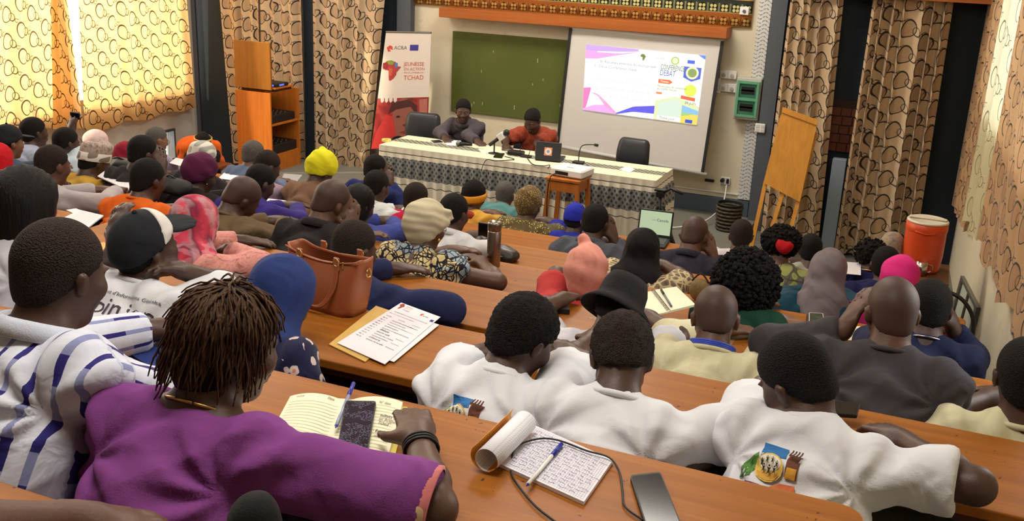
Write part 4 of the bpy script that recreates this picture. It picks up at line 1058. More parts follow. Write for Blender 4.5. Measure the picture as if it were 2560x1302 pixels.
# handheld mic
a, b = onT(1142, 365), onT(1180, 368); t = empty('handheld_microphone', (a[0], a[1], TT), 'black handheld microphone lying on the head table', 'microphone'); d = Vector(b)-Vector(a); d.z = 0; o_ = Vector((0, 0, 0.026))
MB().tube([o_+d*0.2, o_+d], [0.02, 0.014], 12).build('handle', M_dark, t, smooth=True); V, Q = SDF().ell(tuple(o_+d*0.1), 0.025).mesh(0.005); mesh_obj('grille', V, Q, M_steel, t, smooth=True)
# table microphone with white cube
a = onT(1235, 384); t = empty('table_microphone', (a[0], a[1], TT), 'reporter microphone with white block on a small stand', 'microphone')
MB().lathe([(0.055, 0), (0.055, 0.006), (0.012, 0.012), (0.007, 0.02), (0.007, 0.11), (0.0, 0.11)], 20).build('stand', M_dark, t, smooth=True)
dv = Vector((0.75, 0.1, 0.62)).normalized(); o_ = Vector((0.0, 0, 0.115))
MB().tube([o_-dv*0.06, o_+dv*0.05], 0.017, 12).build('handle', M_dark, t, smooth=True)
q_ = dv.to_track_quat('Z', 'Y').to_matrix(); cc_ = o_+dv*0.085
mb = MB().box(-0.032, 0.032, -0.032, 0.032, -0.03, 0.03, bev=0.004); mb.v = [tuple(q_@Vector(v)+cc_) for v in mb.v]; mb.build('mic_block', M_white, t)
V, Q = SDF().ell(tuple(o_+dv*0.145), 0.031).mesh(0.006); mesh_obj('foam_head', V, Q, M_dark, t, smooth=True)
# gooseneck
a = onT(1446, 408); t = empty('gooseneck_microphone', (a[0], a[1], TT), 'thin black gooseneck microphone on the head table right of the laptop', 'microphone')
MB().box(-0.05, 0.05, -0.035, 0.035, 0, 0.02, bev=0.004).build('base', M_dark, t)
MB().tube(bez([(0, 0, 0.018), (0.0, 0.02, 0.12), (0.03, 0.03, 0.165), (0.13, 0.03, 0.18)], 8), 0.0045, 8).build('neck', M_dark, t, smooth=True)
MB().tube([(0.13, 0.03, 0.18), (0.165, 0.03, 0.176)], 0.013, 10).build('capsule', M_dark, t, smooth=True)
# recorder and adaptor clutter
for (x, y, s3, lb) in ((1290, 386, (0.07, 0.05, 0.035), 'black audio recorder with antenna in front of the man in rust'), (1315, 393, (0.05, 0.03, 0.02), 'small black adaptor beside the laptop')):
    a = onT(x, y); t = empty('audio_recorder' if 'recorder' in lb else 'adaptor', (a[0], a[1], TT), lb, 'electronics')
    MB().box(-s3[0], s3[0], -s3[1], s3[1], 0, s3[2], bev=0.006).build('body', M_dark, t); MB().tube([(s3[0]*0.5, 0, s3[2]), (s3[0]*0.7, 0.01, s3[2]+0.05)], 0.003, 6).build('plug', M_dark, t)
# laptop (lid towards the hall)
def laptop(pl, pr, Zt, H, label, rz, front_screen, lidmat, scr=None, tilt=0.25):
    a, b = atZ(*pl, Zt), atZ(*pr, Zt); mid = (a+b)/2; w = float(np.linalg.norm((b-a)[:2])); ang = math.atan2(b[1]-a[1], b[0]-a[0])
    t = empty('laptop', (mid[0], mid[1], Zt), label, 'laptop', rz=ang); s_ = -1 if front_screen else 1
    y0, y1 = (0.01, 0.25) if not front_screen else (-0.25, -0.01)
    MB().box(-w/2, w/2, y0, y1, 0, 0.018, bev=0.005).build('base', M_dark, t); MB().box(-w/2+.02, w/2-.02, y0+0.05, y1-0.02, 0.0185, 0.02).build('keyboard', plain(sr(60, 60, 64), 0.5, name='keys'), t)
    R3 = Matrix.Rotation(tilt*(1 if not front_screen else -1), 3, 'X')
    mb = MB().box(-w/2, w/2, -0.005, 0.005, 0, H, bev=0.004, R=R3); mb.v = [(v[0], v[1], v[2]+0.012) for v in mb.v]; mb.build('lid', lidmat, t)
    if scr is not None:
        mb = MB().box(-w/2+0.012, w/2-0.012, -0.0062, -0.0052, 0.02, H-0.012, R=R3); mb.v = [(v[0], v[1], v[2]+0.012) for v in mb.v]; mb.build('screen', scr, t)
    return t, R3, w
t, R3, w = laptop((1337, 401), (1400, 407), TT, 0.165, 'black laptop with square orange sticker in front of the man in rust', 0, False, plain(sr(44, 46, 50), 0.4, name='laptop_lid'), tilt=-0.22)
def lid_disc(r, mat, name, off, sq=False):
    n = 4 if sq else 20; pts = [(r*math.cos(2*PI*i/n+(PI/4 if sq else 0)), -0.0056-off, 0.08+r*math.sin(2*PI*i/n+(PI/4 if sq else 0))) for i in range(n)]
    mb = MB().add([tuple(R3@Vector(p_)+Vector((0, 0, 0.012))) for p_ in pts], [tuple(range(n))]); mb.build(name, mat, t)
lid_disc(0.052, plain(sr(214, 140, 96), 0.5, name='orange_sticker'), 'sticker', 0.0, True); lid_disc(0.03, M_paper, 'sticker_disc', 0.0006); lid_disc(0.014, plain(sr(150, 150, 146), 0.5, name='grey_print'), 'sticker_emblem', 0.0012)
# cables on the table and floor
def cable(pts3, r, label, mat=M_dark): return tag(MB().tube(bez(pts3, 8), r, 6).build('cable', mat, smooth=True), label, 'cable')
cable([onT(1262, 392)+(0, 0, .005), onT(1285, 400)+(0, 0, .006), atZ(1240, 402, TZ+0.016), (atZ(1215, 402, TZ)+np.array((0, -0.02, 0.0))), np.array(atZ(1205, 406, TZ))+np.array((0, -0.075, -0.2)), np.array(atZ(1195, 406, TZ))+np.array((0, -0.085, -0.55))], 0.004, 'black microphone cable hanging over the front of the head table')
cable([onT(1318, 396)+(0, 0, .006), onT(1332, 412)+(0, 0, .006), onT(1360, 416)+(0, 0, .006), np.array(onT(1376, 414))+np.array((0, -0.02, .01)), np.array(onT(1384, 414))+np.array((0, -0.14, 0.0))], 0.004, 'black cable running from the laptop to the projector')
# ================================================================= stool with projector
SZ = 0.66
sy = TY-0.32
a, b = atY(1363, 441, sy-0.16), atY(1449, 456, sy-0.16); sw = float(b[0]-a[0]); st_top = float((a[2]+b[2])/2); sx = float((a[0]+b[0])/2)
fz = 0.2
stl = empty('wooden_stool', (sx, sy, fz), 'orange-brown wooden stool holding the projector in front of the head table', 'stool'); H = st_top-fz; hw_ = sw/2
M_stool = wood(sr(176, 104, 42), sr(196, 124, 56), 'stool_wood', axis='z', coat=0.1, rough=0.45)
MB().prism(rrect(-hw_, hw_, -0.16, 0.16, 0.01, 3), H-0.022, H).build('seat', M_stool, stl, bevel=0.003)
for x in (-1, 1):
    for y in (-1, 1):
        MB().tube([(x*(hw_+0.015), y*0.155, 0), (x*(hw_-0.03), y*0.13, H-0.023)], 0.024, 4).build('leg', M_stool, stl)
for y in (-0.135, 0.135): MB().box(-hw_+0.04, hw_-0.04, y-0.01, y+0.01, H-0.11, H-0.03).build('apron', M_stool, stl)
for x in (-hw_+0.03, hw_-0.03): MB().box(x-0.01, x+0.01, -0.11, 0.11, H-0.11, H-0.03).build('apron', M_stool, stl)
MB().box(-hw_+0.02, hw_-0.02, -0.01, 0.01, 0.12, 0.15).build('stretcher', M_stool, stl)
SZt = st_top+0.001
pj = empty('projector', (sx+0.02, sy+0.01, SZt), 'white data projector standing on the wooden stool', 'projector', rz=-0.12)
MB().box(-0.15, 0.15, -0.11, 0.13, 0.006, 0.075, bev=0.012).build('housing', M_white, pj)
MB().box(-0.1, 0.02, -0.113, -0.111, 0.022, 0.05).build('port_panel', M_dark, pj)
for x in (-0.12, 0.12): MB().lathe([(0.012, 0), (0.012, 0.008)], 10, c=(x, -0.08, 0)).build('foot', M_dark, pj)
MB().lathe([(0.035, 0), (0.035, 0.02), (0.028, 0.02)], 20, R=Matrix.Rotation(-PI/2, 3, 'X'), c=(0.07, 0, 0)).build('lens', M_screen, pj, loc=(0.0, 0.125, 0.04))
MB().box(-0.03, 0.03, -0.04, -0.02, 0.0752, 0.078).build('button_panel', plain(sr(170, 170, 172), 0.5, name='grey_buttons'), pj)
cable([(sx-0.06, sy-0.105, SZt+0.035), (sx-0.1, sy-0.19, SZt+0.0), (sx-0.11, sy-0.2, SZt-0.25), (sx-0.08, sy-0.2, fz+0.03), (sx-0.2, sy-0.25, fz+0.01)], 0.005, 'black power cable hanging from the projector beside the stool legs')
flat_thing('paper_sheet', [(1440, 432), (1466, 437), (1460, 443), (1436, 440)], SZt-0.001, 0.001, M_paper, 'small white paper on the right side of the stool', 'paper')
# ================================================================= blackboard, screen, slide
def vquad(mb, x0, x1, y, z0, z1, m=0): return mb.add([(x0, y, z0), (x1, y, z0), (x1, y, z1), (x0, y, z1)], [(0, 1, 2, 3)], m)
bt, bb = atY(1133, 75, YW-0.03), atY(1126, 280, YW-0.03); bx0 = float((bt[0]+bb[0])/2); bx1 = bx0+1.75; bz1, bz0 = float(bt[2])-0.012, float(atY(1400, 308, YW-0.03)[2])
def boardmat():
    m = Mat('green_chalkboard'); c = m.coord(); n = m.noise(c, 2.2, 4); ch = m.noise(m.mapping(c, (4, 1, 1.2)), 16, 4, 0.7).gt(0.69)*m.noise(c, 2.0, 2).gt(0.5)
    m.col(m.mix(ch*0.45, m.mix(n, sr(72, 84, 30), sr(94, 100, 46)), sr(156, 156, 120))); m.set(0.62, 0, 0.3); return m.m
bd = empty('chalkboard', ((bx0+bx1)/2, YW-0.001, bz0), 'green chalkboard with chalk smudges behind the two presenters', 'chalkboard'); hw_ = (bx1-bx0)/2
MB().box(-hw_, hw_, -0.03, 0, 0, bz1-bz0, bev=0.003).build('board_surface', boardmat(), bd)
M_chalk = plain(sr(190, 186, 160), 0.9, name='chalk', vary=0)
rnd = random.Random(4); mb = MB()
for i in range(16):
    x, z = -hw_+rnd.random()*hw_*1.9, rnd.random()*(bz1-bz0-0.06)+0.02; mb.box(x, x+0.006, -0.0312, -0.0302, z, z+0.02+0.03*rnd.random())
mb.build('chalk_marks', M_chalk, bd)
# screen: hung from the pelmet, its foot pulled a little into the room
SY = YW-0.16
s_tl, s_tr = atY(1428, 70, SY), atY(1806, 102, SY); SB = YW-0.34
s_bl, s_br = atY(1395, 362, SB), atY(1756, 430, SB)
sc_ = empty('projection_screen', tuple((s_bl+s_br)/2), 'pull-down projection screen showing the conference slide', 'screen'); c = Vector((s_bl+s_br)/2)
SQ = [Vector(s_tl), Vector(s_tr), Vector(s_br), Vector(s_bl)]
def SP(u, v, off=0.0): p_ = SQ[0]*(1-u)*(1-v)+SQ[1]*u*(1-v)+SQ[2]*u*v+SQ[3]*(1-u)*v; return tuple(p_+Vector((0, -off, 0))-c)
M_scr = plain(sr(196, 192, 186), 0.8, name='screen_fabric', vary=0.05, scale=2); 
MB().grid(lambda u, v: SP(u, v, 0.004*math.sin(u*7+v*3)), 16, 12, flip=True).build('screen_fabric', M_scr, sc_, smooth=True)
for (u0, u1) in ((-0.012, 0.008), (0.992, 1.012)):
    MB().add([SP(u0, 0, 0.012), SP(u1, 0, 0.012), SP(u1, 1, 0.012), SP(u0, 1, 0.012), SP(u0, 0, 0.0), SP(u1, 0, 0.0), SP(u1, 1, 0.0), SP(u0, 1, 0.0)], [(0, 3, 2, 1), (4, 5, 6, 7), (0, 1, 5, 4), (1, 2, 6, 5), (2, 3, 7, 6), (3, 0, 4, 7)]).build('black_border', M_dark, sc_)
MB().tube([SP(-0.03, 1.012, 0.0), SP(1.03, 1.012, 0.0)], 0.018, 10).build('bottom_bar', plain(sr(186, 186, 184), 0.4, name='grey_bar'), sc_, smooth=True)
MB().tube([SP(0.0, 0.0, -0.02), SP(1.0, 0.0, -0.02)], 0.03, 10).build('roller', M_white, sc_, smooth=True)
# slide: lit by the projector -> emits
def slide_pt(px, py):
    """pixel of the photo -> u, v on the screen, then a little in front"""
    d = Vector(ray(px, py)); a_, b_, d_ = SQ[0], SQ[1], SQ[3]; n_ = (b_-a_).cross(d_-a_); o3 = Vector((0, 0, CAMZ)); k = n_.dot(a_-o3)/n_.dot(d); return o3+d*k
S4 = [slide_pt(*p_) for p_ in ((1466, 111), (1765, 139), (1742, 312), (1457, 274))]
def SL(u, v, off=0.006): p_ = S4[0]*(1-u)*(1-v)+S4[1]*u*(1-v)+S4[2]*u*v+S4[3]*(1-u)*v; return tuple(p_+Vector((0, -off, 0))-c)
def lit(rgb, e=1.0, name='projected_light'):
    key = ('lit', rgb, e)
    if key in _mc: return _mc[key]
    m = Mat(name); n = m.noise(m.coord(), 3); cc = m.mix(n, tuple(x*0.97 for x in rgb), rgb); m.col(tuple(x*0.3 for x in rgb)); m.emit(cc, e); m.set(0.8); _mc[key] = m.m; return m.m
sl = MB().grid(lambda u, v: SL(u, v), 8, 8, flip=True).build('slide_background', lit(sr(250, 252, 250), 1.0), sc_)
def slp(pts, rgb, off=0.0075, e=1.0, name='slide_shape'): return MB().add([SL(u, v, off) for u, v in pts], [tuple(range(len(pts)-1, -1, -1))]).build(name, lit(rgb, e), sc_)
def strip(top, bot, rgb, off=0.0075, n=14, name='slide_shape', e=1.0):
    mb = MB()
    for i in range(n):
        u0, u1 = top[0][0]+(top[-1][0]-top[0][0])*i/n, top[0][0]+(top[-1][0]-top[0][0])*(i+1)/n
        f_ = lambda P_, u: float(np.interp(u, [q[0] for q in P_], [q[1] for q in P_]))
        mb.add([SL(u0, f_(top, u0), off), SL(u1, f_(top, u1), off), SL(u1, f_(bot, u1), off), SL(u0, f_(bot, u0), off)], [(3, 2, 1, 0)])
    return mb.build(name, lit(rgb, e), sc_)
strip([(0, 0), (0.45, 0.0)], [(0, 0.1), (0.2, 0.1), (0.45, 0.03)], sr(186, 154, 242))
strip([(0, 0.08), (0.2, 0.09), (0.46, 0.03)], [(0, 0.21), (0.1, 0.2), (0.25, 0.13), (0.46, 0.04)], sr(226, 156, 212), 0.008)
strip([(0.1, 0.085), (0.3, 0.06), (0.45, 0.035)], [(0.1, 0.10), (0.3, 0.085), (0.45, 0.04)], sr(250, 245, 252), 0.0085)
strip([(0, 0.66), (0.06, 0.64), (0.065, 0.66)], [(0, 1.0), (0.03, 0.95), (0.065, 0.66)], sr(226, 120, 180))
strip([(0, 0.98), (0.1, 0.9), (0.2, 0.88), (0.3, 1.0)], [(0, 1.0), (0.3, 1.0)], sr(222, 160, 218), 0.008)
strip([(0.07, 0.71), (0.13, 0.73), (0.2, 0.82), (0.3, 0.97)], [(0.07, 0.715), (0.13, 0.76), (0.2, 0.9), (0.3, 1.0)], sr(222, 150, 200), 0.0085)
strip([(0.3, 0.98), (0.45, 0.85), (0.63, 0.8)], [(0.3, 1.0), (0.45, 0.93), (0.63, 0.92)], sr(92, 88, 214))
slp([(0.63, 0.06), (1, 0.06), (1, 1), (0.63, 1)], sr(244, 250, 226), 0.007)
slp([(0.94, 0.0), (1.0, 0.0), (1.0, 0.06)], sr(90, 130, 220))
slp([(0.63, 0.72), (0.8, 0.63), (1, 0.74), (1, 1), (0.63, 1)], sr(206, 214, 170), 0.0078)
slp([(0.66, 0.74), (0.8, 0.66), (0.85, 0.7), (0.85, 0.96), (0.66, 0.96)], sr(196, 214, 200), 0.0083); slp([(0.86, 0.74), (1, 0.8), (1, 1), (0.86, 0.96)], sr(150, 190, 120), 0.0083); slp([(0.86, 0.9), (1, 0.84), (1, 1), (0.86, 1)], sr(214, 200, 90), 0.0086)
slp([(0.86, 0.74), (1, 0.8), (1, 0.86), (0.86, 0.84)], sr(130, 180, 220), 0.0087)
slp([(0.66, 0.93), (0.86, 0.93), (0.86, 0.99), (0.66, 0.99)], sr(250, 250, 245), 0.0088); slp([(0.9, 0.94), (0.96, 0.94), (0.96, 0.99), (0.9, 0.99)], sr(60, 80, 190), 0.0088)
slp([(0.86, 0.085), (0.92, 0.085), (0.92, 0.135), (0.86, 0.135)], sr(80, 100, 210), 0.0088, name='slide_flag')
slp([(0.84, 0.18), (0.98, 0.18), (0.98, 0.34), (0.91, 0.39), (0.84, 0.34)], sr(86, 100, 190), 0.0088, name='slide_crest')
def circ(u, v, r, asp=1.75, n=24): return [(u+r*math.cos(2*PI*i/n), v+r*asp*math.sin(2*PI*i/n)) for i in range(n)]
slp(circ(0.91, 0.265, 0.052), sr(226, 236, 180), 0.0092, name='slide_emblem'); slp(circ(0.91, 0.265, 0.036), sr(130, 150, 90), 0.0095, name='slide_emblem')
slp(circ(0.76, 0.115, 0.034), sr(160, 186, 110), 0.009, name='slide_emblem'); slp(circ(0.76, 0.115, 0.024), sr(220, 232, 180), 0.0093, name='slide_emblem')
slp(circ(0.912, 0.52, 0.05), sr(206, 224, 90), 0.009, name='slide_badge'); slp([(0.64, 0.40), (0.735, 0.40), (0.76, 0.43), (0.735, 0.46), (0.64, 0.46)], sr(222, 110, 70), 0.009, name='slide_arrow')
slp([(0.84, 0.6), (0.96, 0.62), (0.96, 0.67), (0.84, 0.65)], sr(222, 100, 70), 0.009, name='slide_tag'); slp([(0.63, 0.59), (0.68, 0.59), (0.68, 0.62), (0.63, 0.62)], sr(222, 130, 90), 0.009, name='slide_tag')
slp([(0.47+0.05*x, 0.16-0.1*y) for x, y in AFR], sr(110, 120, 70), 0.009, name='slide_africa')
SW = (S4[1]-S4[0]).length; SH = (S4[3]-S4[0]).length
def stext(tx, u, v, w, rgb, sq=1.0, off=0.0098):
    nat, f_ = text_mesh(tx, 1.0); r = w*SW/max(p_[0] for p_ in nat)
    MB().add([SL(u+p_[0]*r/SW, v-p_[1]*r*sq/SH, off) for p_ in nat], f_).build('slide_text', lit(rgb, 1.0), sc_)
stext('III. Résultats attendus du microprojet', 0.13, 0.25, 0.48, sr(110, 110, 120)); stext('1.  Deux Conférence débat', 0.08, 0.325, 0.37, sr(130, 130, 140))
for i, tx in enumerate(('Une deuxième conférence à eu lieu sur la', 'participation inclusive des jeunes et des', 'pratiques religieux qui ont pris', 'part.', 'Les participants ont suivi le', 'déroulement des activités durant toute', 'la durée de la conférence des', 'autorités administratives')): stext(tx, 0.08, 0.40+0.062*i, (0.52, 0.5, 0.5, 0.06, 0.5, 0.52, 0.5, 0.34)[i], sr(188, 188, 198))
stext('CONFERENCE', 0.645, 0.255, 0.2, sr(70, 80, 100), 1.8); stext('DEBAT', 0.645, 0.345, 0.13, sr(70, 90, 180), 1.5); stext('Mécanismes de résolution', 0.635, 0.515, 0.24, sr(90, 90, 90)); stext('du conflit foncier', 0.635, 0.555, 0.17, sr(90, 90, 90)); stext('Thème', 0.655, 0.445, 0.07, sr(250, 240, 230)); stext('ACRA', 0.6, 0.115, 0.07, sr(170, 150, 140)); stext('09 JUIN', 0.88, 0.72, 0.09, sr(90, 90, 110)); stext('7ème jour', 0.68, 0.98, 0.13, sr(80, 70, 60))
# ================================================================= banner
BY = YW-0.36
b4 = [Vector(atY(*p_, BY)) for p_ in ((962, 80), (1075, 82), (1068, 365))]; bl = Vector(atY(928, 372, BY)); q = [b4[0], b4[1], b4[2], bl]
c = Vector(((q[2].x+q[3].x)/2, BY, PLT)); bn = empty('roll_up_banner', tuple(c), 'white and red roll-up banner reading JEUNESSE EN ACTION TCHAD', 'banner')
def BP(u, v, off=0.0): p_ = q[0]*(1-u)*(1-v)+q[1]*u*(1-v)+q[2]*u*v+q[3]*(1-u)*v; return tuple(p_+Vector((0, -off+0.03*(1-v), 0))-c)
def bpoly(pts, rgb, name, off=0.002, rough=0.45): return MB().add([BP(u, v, off) for u, v in pts], [tuple(range(len(pts)-1, -1, -1))]).build(name, plain(rgb, rough, name='banner_print', vary=0.04), bn)
MB().grid(lambda u, v: BP(u, v, 0.0), 4, 8, flip=True).build('banner_sheet', plain(sr(212, 204, 196), 0.35, name='banner_vinyl', vary=0.03), bn, solid=0.002)
MB().tube([BP(0, 0, 0), BP(1, 0, 0)], 0.01, 8).build('top_rail', M_steel, bn)
bpm = Mat('banner_photo_red'); k_ = bpm.coord(); bpm.col(bpm.ramp(bpm.noise(k_, 5, 4, 0.6), [(0.3, sr(88, 34, 34)), (0.5, sr(150, 44, 44)), (0.7, sr(176, 84, 78))])); bpm.set(0.35)
MB().add([BP(u, v, 0.002) for u, v in ((0, 0.56), (1, 0.56), (1, 1), (0, 1))], [(3, 2, 1, 0)]).build('banner_photo', bpm.m, bn)
# the printed portrait: plain face shape, eyes, nose, mouth, red veil
bpoly([(0.3+0.34*(1+math.cos(g))/1.0*0.62+0.02, 0.76+0.2*math.sin(g)) for g in np.linspace(0, 2*PI, 25)[:-1]], sr(138, 84, 72), 'portrait_face', 0.003)
bpoly([(0.24, 0.7), (0.3, 0.6), (0.62, 0.575), (0.78, 0.63), (0.8, 0.72), (0.66, 0.64), (0.4, 0.66)], sr(70, 34, 36), 'portrait_hair', 0.0036)
bpoly([(0.06, 0.85), (0.2, 0.7), (0.34, 0.72), (0.44, 0.9), (0.5, 1.0), (0.0, 1.0)], sr(186, 50, 50), 'portrait_veil', 0.004)
for uu in (0.44, 0.66): bpoly([(uu+0.04*math.cos(g), 0.725+0.009*math.sin(g)) for g in np.linspace(0, 2*PI, 13)[:-1]], sr(40, 22, 24), 'portrait_eye', 0.0044)
bpoly([(0.53, 0.8), (0.56, 0.79), (0.6, 0.79), (0.63, 0.8), (0.58, 0.815)], sr(92, 46, 44), 'portrait_nose', 0.0044); bpoly([(0.48, 0.862), (0.58, 0.852), (0.68, 0.86), (0.58, 0.882)], sr(120, 44, 50), 'portrait_mouth', 0.0044)
bpoly([(0.82, 0.58), (0.98, 0.57), (0.98, 0.7), (0.84, 0.72)], sr(170, 104, 92), 'portrait_hand', 0.0044)
# fingers of the white shape reaching down
for i in range(4): bpoly([(0.06+0.085*i, 0.55), (0.13+0.085*i, 0.55), (0.135+0.085*i, 0.585), (0.10+0.085*i, 0.6), (0.07+0.085*i, 0.585)], sr(212, 204, 196), 'white_finger', 0.0042)
def btext(tx, u, v, w, rgb, sq=1.0):
    nat, f_ = text_mesh(tx, 1.0); Wb = 0.5; r = w/max(p_[0] for p_ in nat); asp = (q[1]-q[0]).length/(q[3]-q[0]).length
    MB().add([BP(u+p_[0]*r, v-p_[1]*r*asp*sq, 0.003) for p_ in nat], f_).build('banner_text', plain(rgb, 0.5, name='banner_ink', vary=0), bn)
btext('ACRA', 0.22, 0.145, 0.28, sr(96, 88, 84)); btext('JEUNESSE', 0.46, 0.285, 0.42, sr(190, 84, 70), 1.1); btext('EN ACTION', 0.47, 0.325, 0.42, sr(200, 100, 80), 1.1); btext('POUR L\'AVENIR DU', 0.48, 0.35, 0.4, sr(200, 120, 100)); btext('TCHAD', 0.48, 0.405, 0.40, sr(196, 96, 70), 1.15)
bpoly([(0.56, 0.105), (0.74, 0.105), (0.74, 0.155), (0.56, 0.155)], sr(52, 48, 140), 'banner_flag')
bpoly([(0.06, 0.13), (0.12, 0.11), (0.18, 0.12), (0.2, 0.15), (0.12, 0.14), (0.16, 0.16), (0.1, 0.165)], sr(196, 70, 60), 'banner_logo')
afp = [(0.02+0.4*x, 0.41-0.17*y) for x, y in AFR]
bpoly(afp, sr(168, 56, 56), 'africa_map', 0.003); bpoly([(0.1, 0.24), (0.2, 0.235), (0.26, 0.25), (0.24, 0.275), (0.14, 0.27)], sr(120, 150, 60), 'africa_map_north', 0.004); bpoly([(0.27, 0.255), (0.33, 0.26), (0.34, 0.3), (0.29, 0.305)], sr(84, 120, 180), 'africa_map_east', 0.004); bpoly([(0.02, 0.26), (0.1, 0.25), (0.14, 0.28), (0.12, 0.31), (0.03, 0.3)], sr(140, 34, 44), 'africa_map_west', 0.004); bpoly([(0.16, 0.3), (0.24, 0.31), (0.23, 0.37), (0.18, 0.36)], sr(186, 90, 66), 'africa_map_centre', 0.004)
MB().box(-0.42, 0.42, -0.1, 0.1, 0, 0.08, bev=0.01).build('base', M_steel, bn)
# ================================================================= wall boxes
def wallbox(pts, depth, Y=YW):
    a = atY(*pts[0], Y-depth); b = atY(*pts[1], Y-depth); return float(a[0]), float(b[0]), float(b[2]), float(a[2])
x0, x1, z0, z1 = wallbox(((1842, 193), (1893, 303)), 0.12)
bx = empty('breaker_cabinet', ((x0+x1)/2, YW-0.001, z0), 'pale grey electrical cabinet with green translucent door right of the screen', 'electrical cabinet'); hw_ = (x1-x0)/2; H = z1-z0
MB().box(-hw_, hw_, -0.11, 0, 0, H, bev=0.008).build('housing', plain(sr(176, 178, 164), 0.5, name='grey_housing'), bx)
M_green = plain(sr(52, 110, 84), 0.15, name='green_cover', vary=0.1, spec=0.6); M_green2 = plain(sr(96, 156, 124), 0.2, name='green_cover_rim')
fr = MB()
for a in ((-hw_+.015, -hw_+.04, 0.03, H-.03), (hw_-.04, hw_-.015, 0.03, H-.03), (-hw_+.041, hw_-.041, 0.03, 0.055), (-hw_+.041, hw_-.041, H-.055, H-.03), (-hw_+.041, hw_-.041, H/2-.015, H/2+.015)): fr.box(a[0], a[1], -0.135, -0.111, a[2], a[3])
fr.build('door_frame', M_green2, bx); MB().box(-hw_+.041, hw_-.041, -0.12, -0.111, 0.056, H/2-.016).build('door_panel', M_green, bx); MB().box(-hw_+.041, hw_-.041, -0.12, -0.111, H/2+.016, H-.056).build('door_panel', M_green, bx)
for j, z in enumerate((0.09, H/2-0.09, H/2+0.05, H-0.13)): MB().box(-hw_+.06, hw_-.06, -0.124, -0.1205, z, z+0.045).build('breaker_row', M_dark, bx)
# timer switches 2 x 3
for i, (px, py) in enumerate(((1789, 205), (1809, 186), (1830, 188), (1808, 219), (1829, 221), (1790, 222))):
    p = atY(px, py, YW-0.04); s_ = 0.042
    t = empty('timer_switch', (p[0], YW-0.001, p[2]-s_), ['white dial switch half behind the screen edge, upper one', 'white dial switch, upper left of the block of four', 'white dial switch, upper right of the block of four', 'white dial switch, lower left of the block of four', 'white dial switch, lower right of the block of four', 'white dial switch half behind the screen edge, lower one'][i], 'switch', 'dial switches beside the screen')
    MB().box(-s_, s_, -0.03, 0, 0, 2*s_*0.98, bev=0.004).build('plate', M_white, t); MB().lathe([(0.02, 0), (0.018, 0.012), (0.006, 0.014)], 14, R=Matrix.Rotation(PI/2, 3, 'X')).build('dial', plain(sr(170, 168, 160), 0.5, name='grey_dial'), t, loc=(0, -0.03, s_*0.8))
p = atY(1898, 322, YW-0.2); t = empty('switch_plate', (p[0], YW-0.1405, p[2]-0.04), 'white four-gang switch plate below the electrical cabinet', 'switch')
MB().box(-0.05, 0.05, -0.02, 0, -0.005, 0.085, bev=0.004).build('plate', M_white, t)
for x in (-0.024, 0.024):
    for z in (0.02, 0.06): MB().box(x-0.016, x+0.016, -0.024, -0.0205, z-0.014, z+0.014).build('rocker', plain(sr(200, 198, 192), 0.5, name='rocker'), t)
p = atY(1861, 27, YW-0.04); t = empty('switch_plate', (p[0], YW-0.03, p[2]-0.04), 'white dial plate fixed over the right end of the woven frieze', 'switch'); MB().box(-0.045, 0.045, -0.02, 0, 0, 0.08, bev=0.004).build('plate', M_white, t); MB().lathe([(0.018, 0), (0.016, 0.01)], 12, R=Matrix.Rotation(PI/2, 3, 'X')).build('dial', M_steel, t, loc=(0, -0.02, 0.035))
# socket, plug, adaptor, wall conduit, white cable
p = atY(1812, 452, YW-0.02); t = empty('wall_socket', (p[0], YW-0.001, p[2]-0.04), 'white wall socket with black plugs low on the wall', 'socket')
MB().box(-0.045, 0.055, -0.03, 0, 0, 0.08, bev=0.005).build('plate', M_white, t); MB().lathe([(0.022, 0), (0.02, 0.045)], 14, R=Matrix.Rotation(PI/2, 3, 'X')).build('plug', M_dark, t, loc=(-0.02, -0.031, 0.05)); MB().box(0.02, 0.045, -0.05, -0.031, 0.02, 0.07, bev=0.004).build('plug', M_dark, t)
p2 = atY(1773, 452, YW-0.03); tag(MB().box(-0.05, 0.05, -0.03, 0, -0.012, 0.015, bev=0.006).build('charger', M_dark, loc=(p2[0], YW-0.001, p2[2])), 'black charger block left of the wall socket', 'charger')
pp = atY(1812, 462, YW-0.06); fl0 = 0.21
cable([(pp[0]+0.02, YW-0.07, pp[2]), (pp[0]+0.03, YW-0.3, pp[2]-0.18), (pp[0]-0.1, YW-0.7, fl0+0.03), (pp[0]-0.45, YW-1.0, fl0), (pp[0]-0.75, YW-1.1, fl0)], 0.007, 'white power cable sweeping from the wall socket to the stage floor', M_white)
tag(MB().box(xw(1640, 470), xw(1866, 480), YW-0.016, YW-0.001, float(atY(1700, 468, YW)[2]), float(atY(1700, 468, YW)[2])+0.014).build('cable_duct', M_white), 'thin white cable duct along the wall above the skirting', 'cable duct')
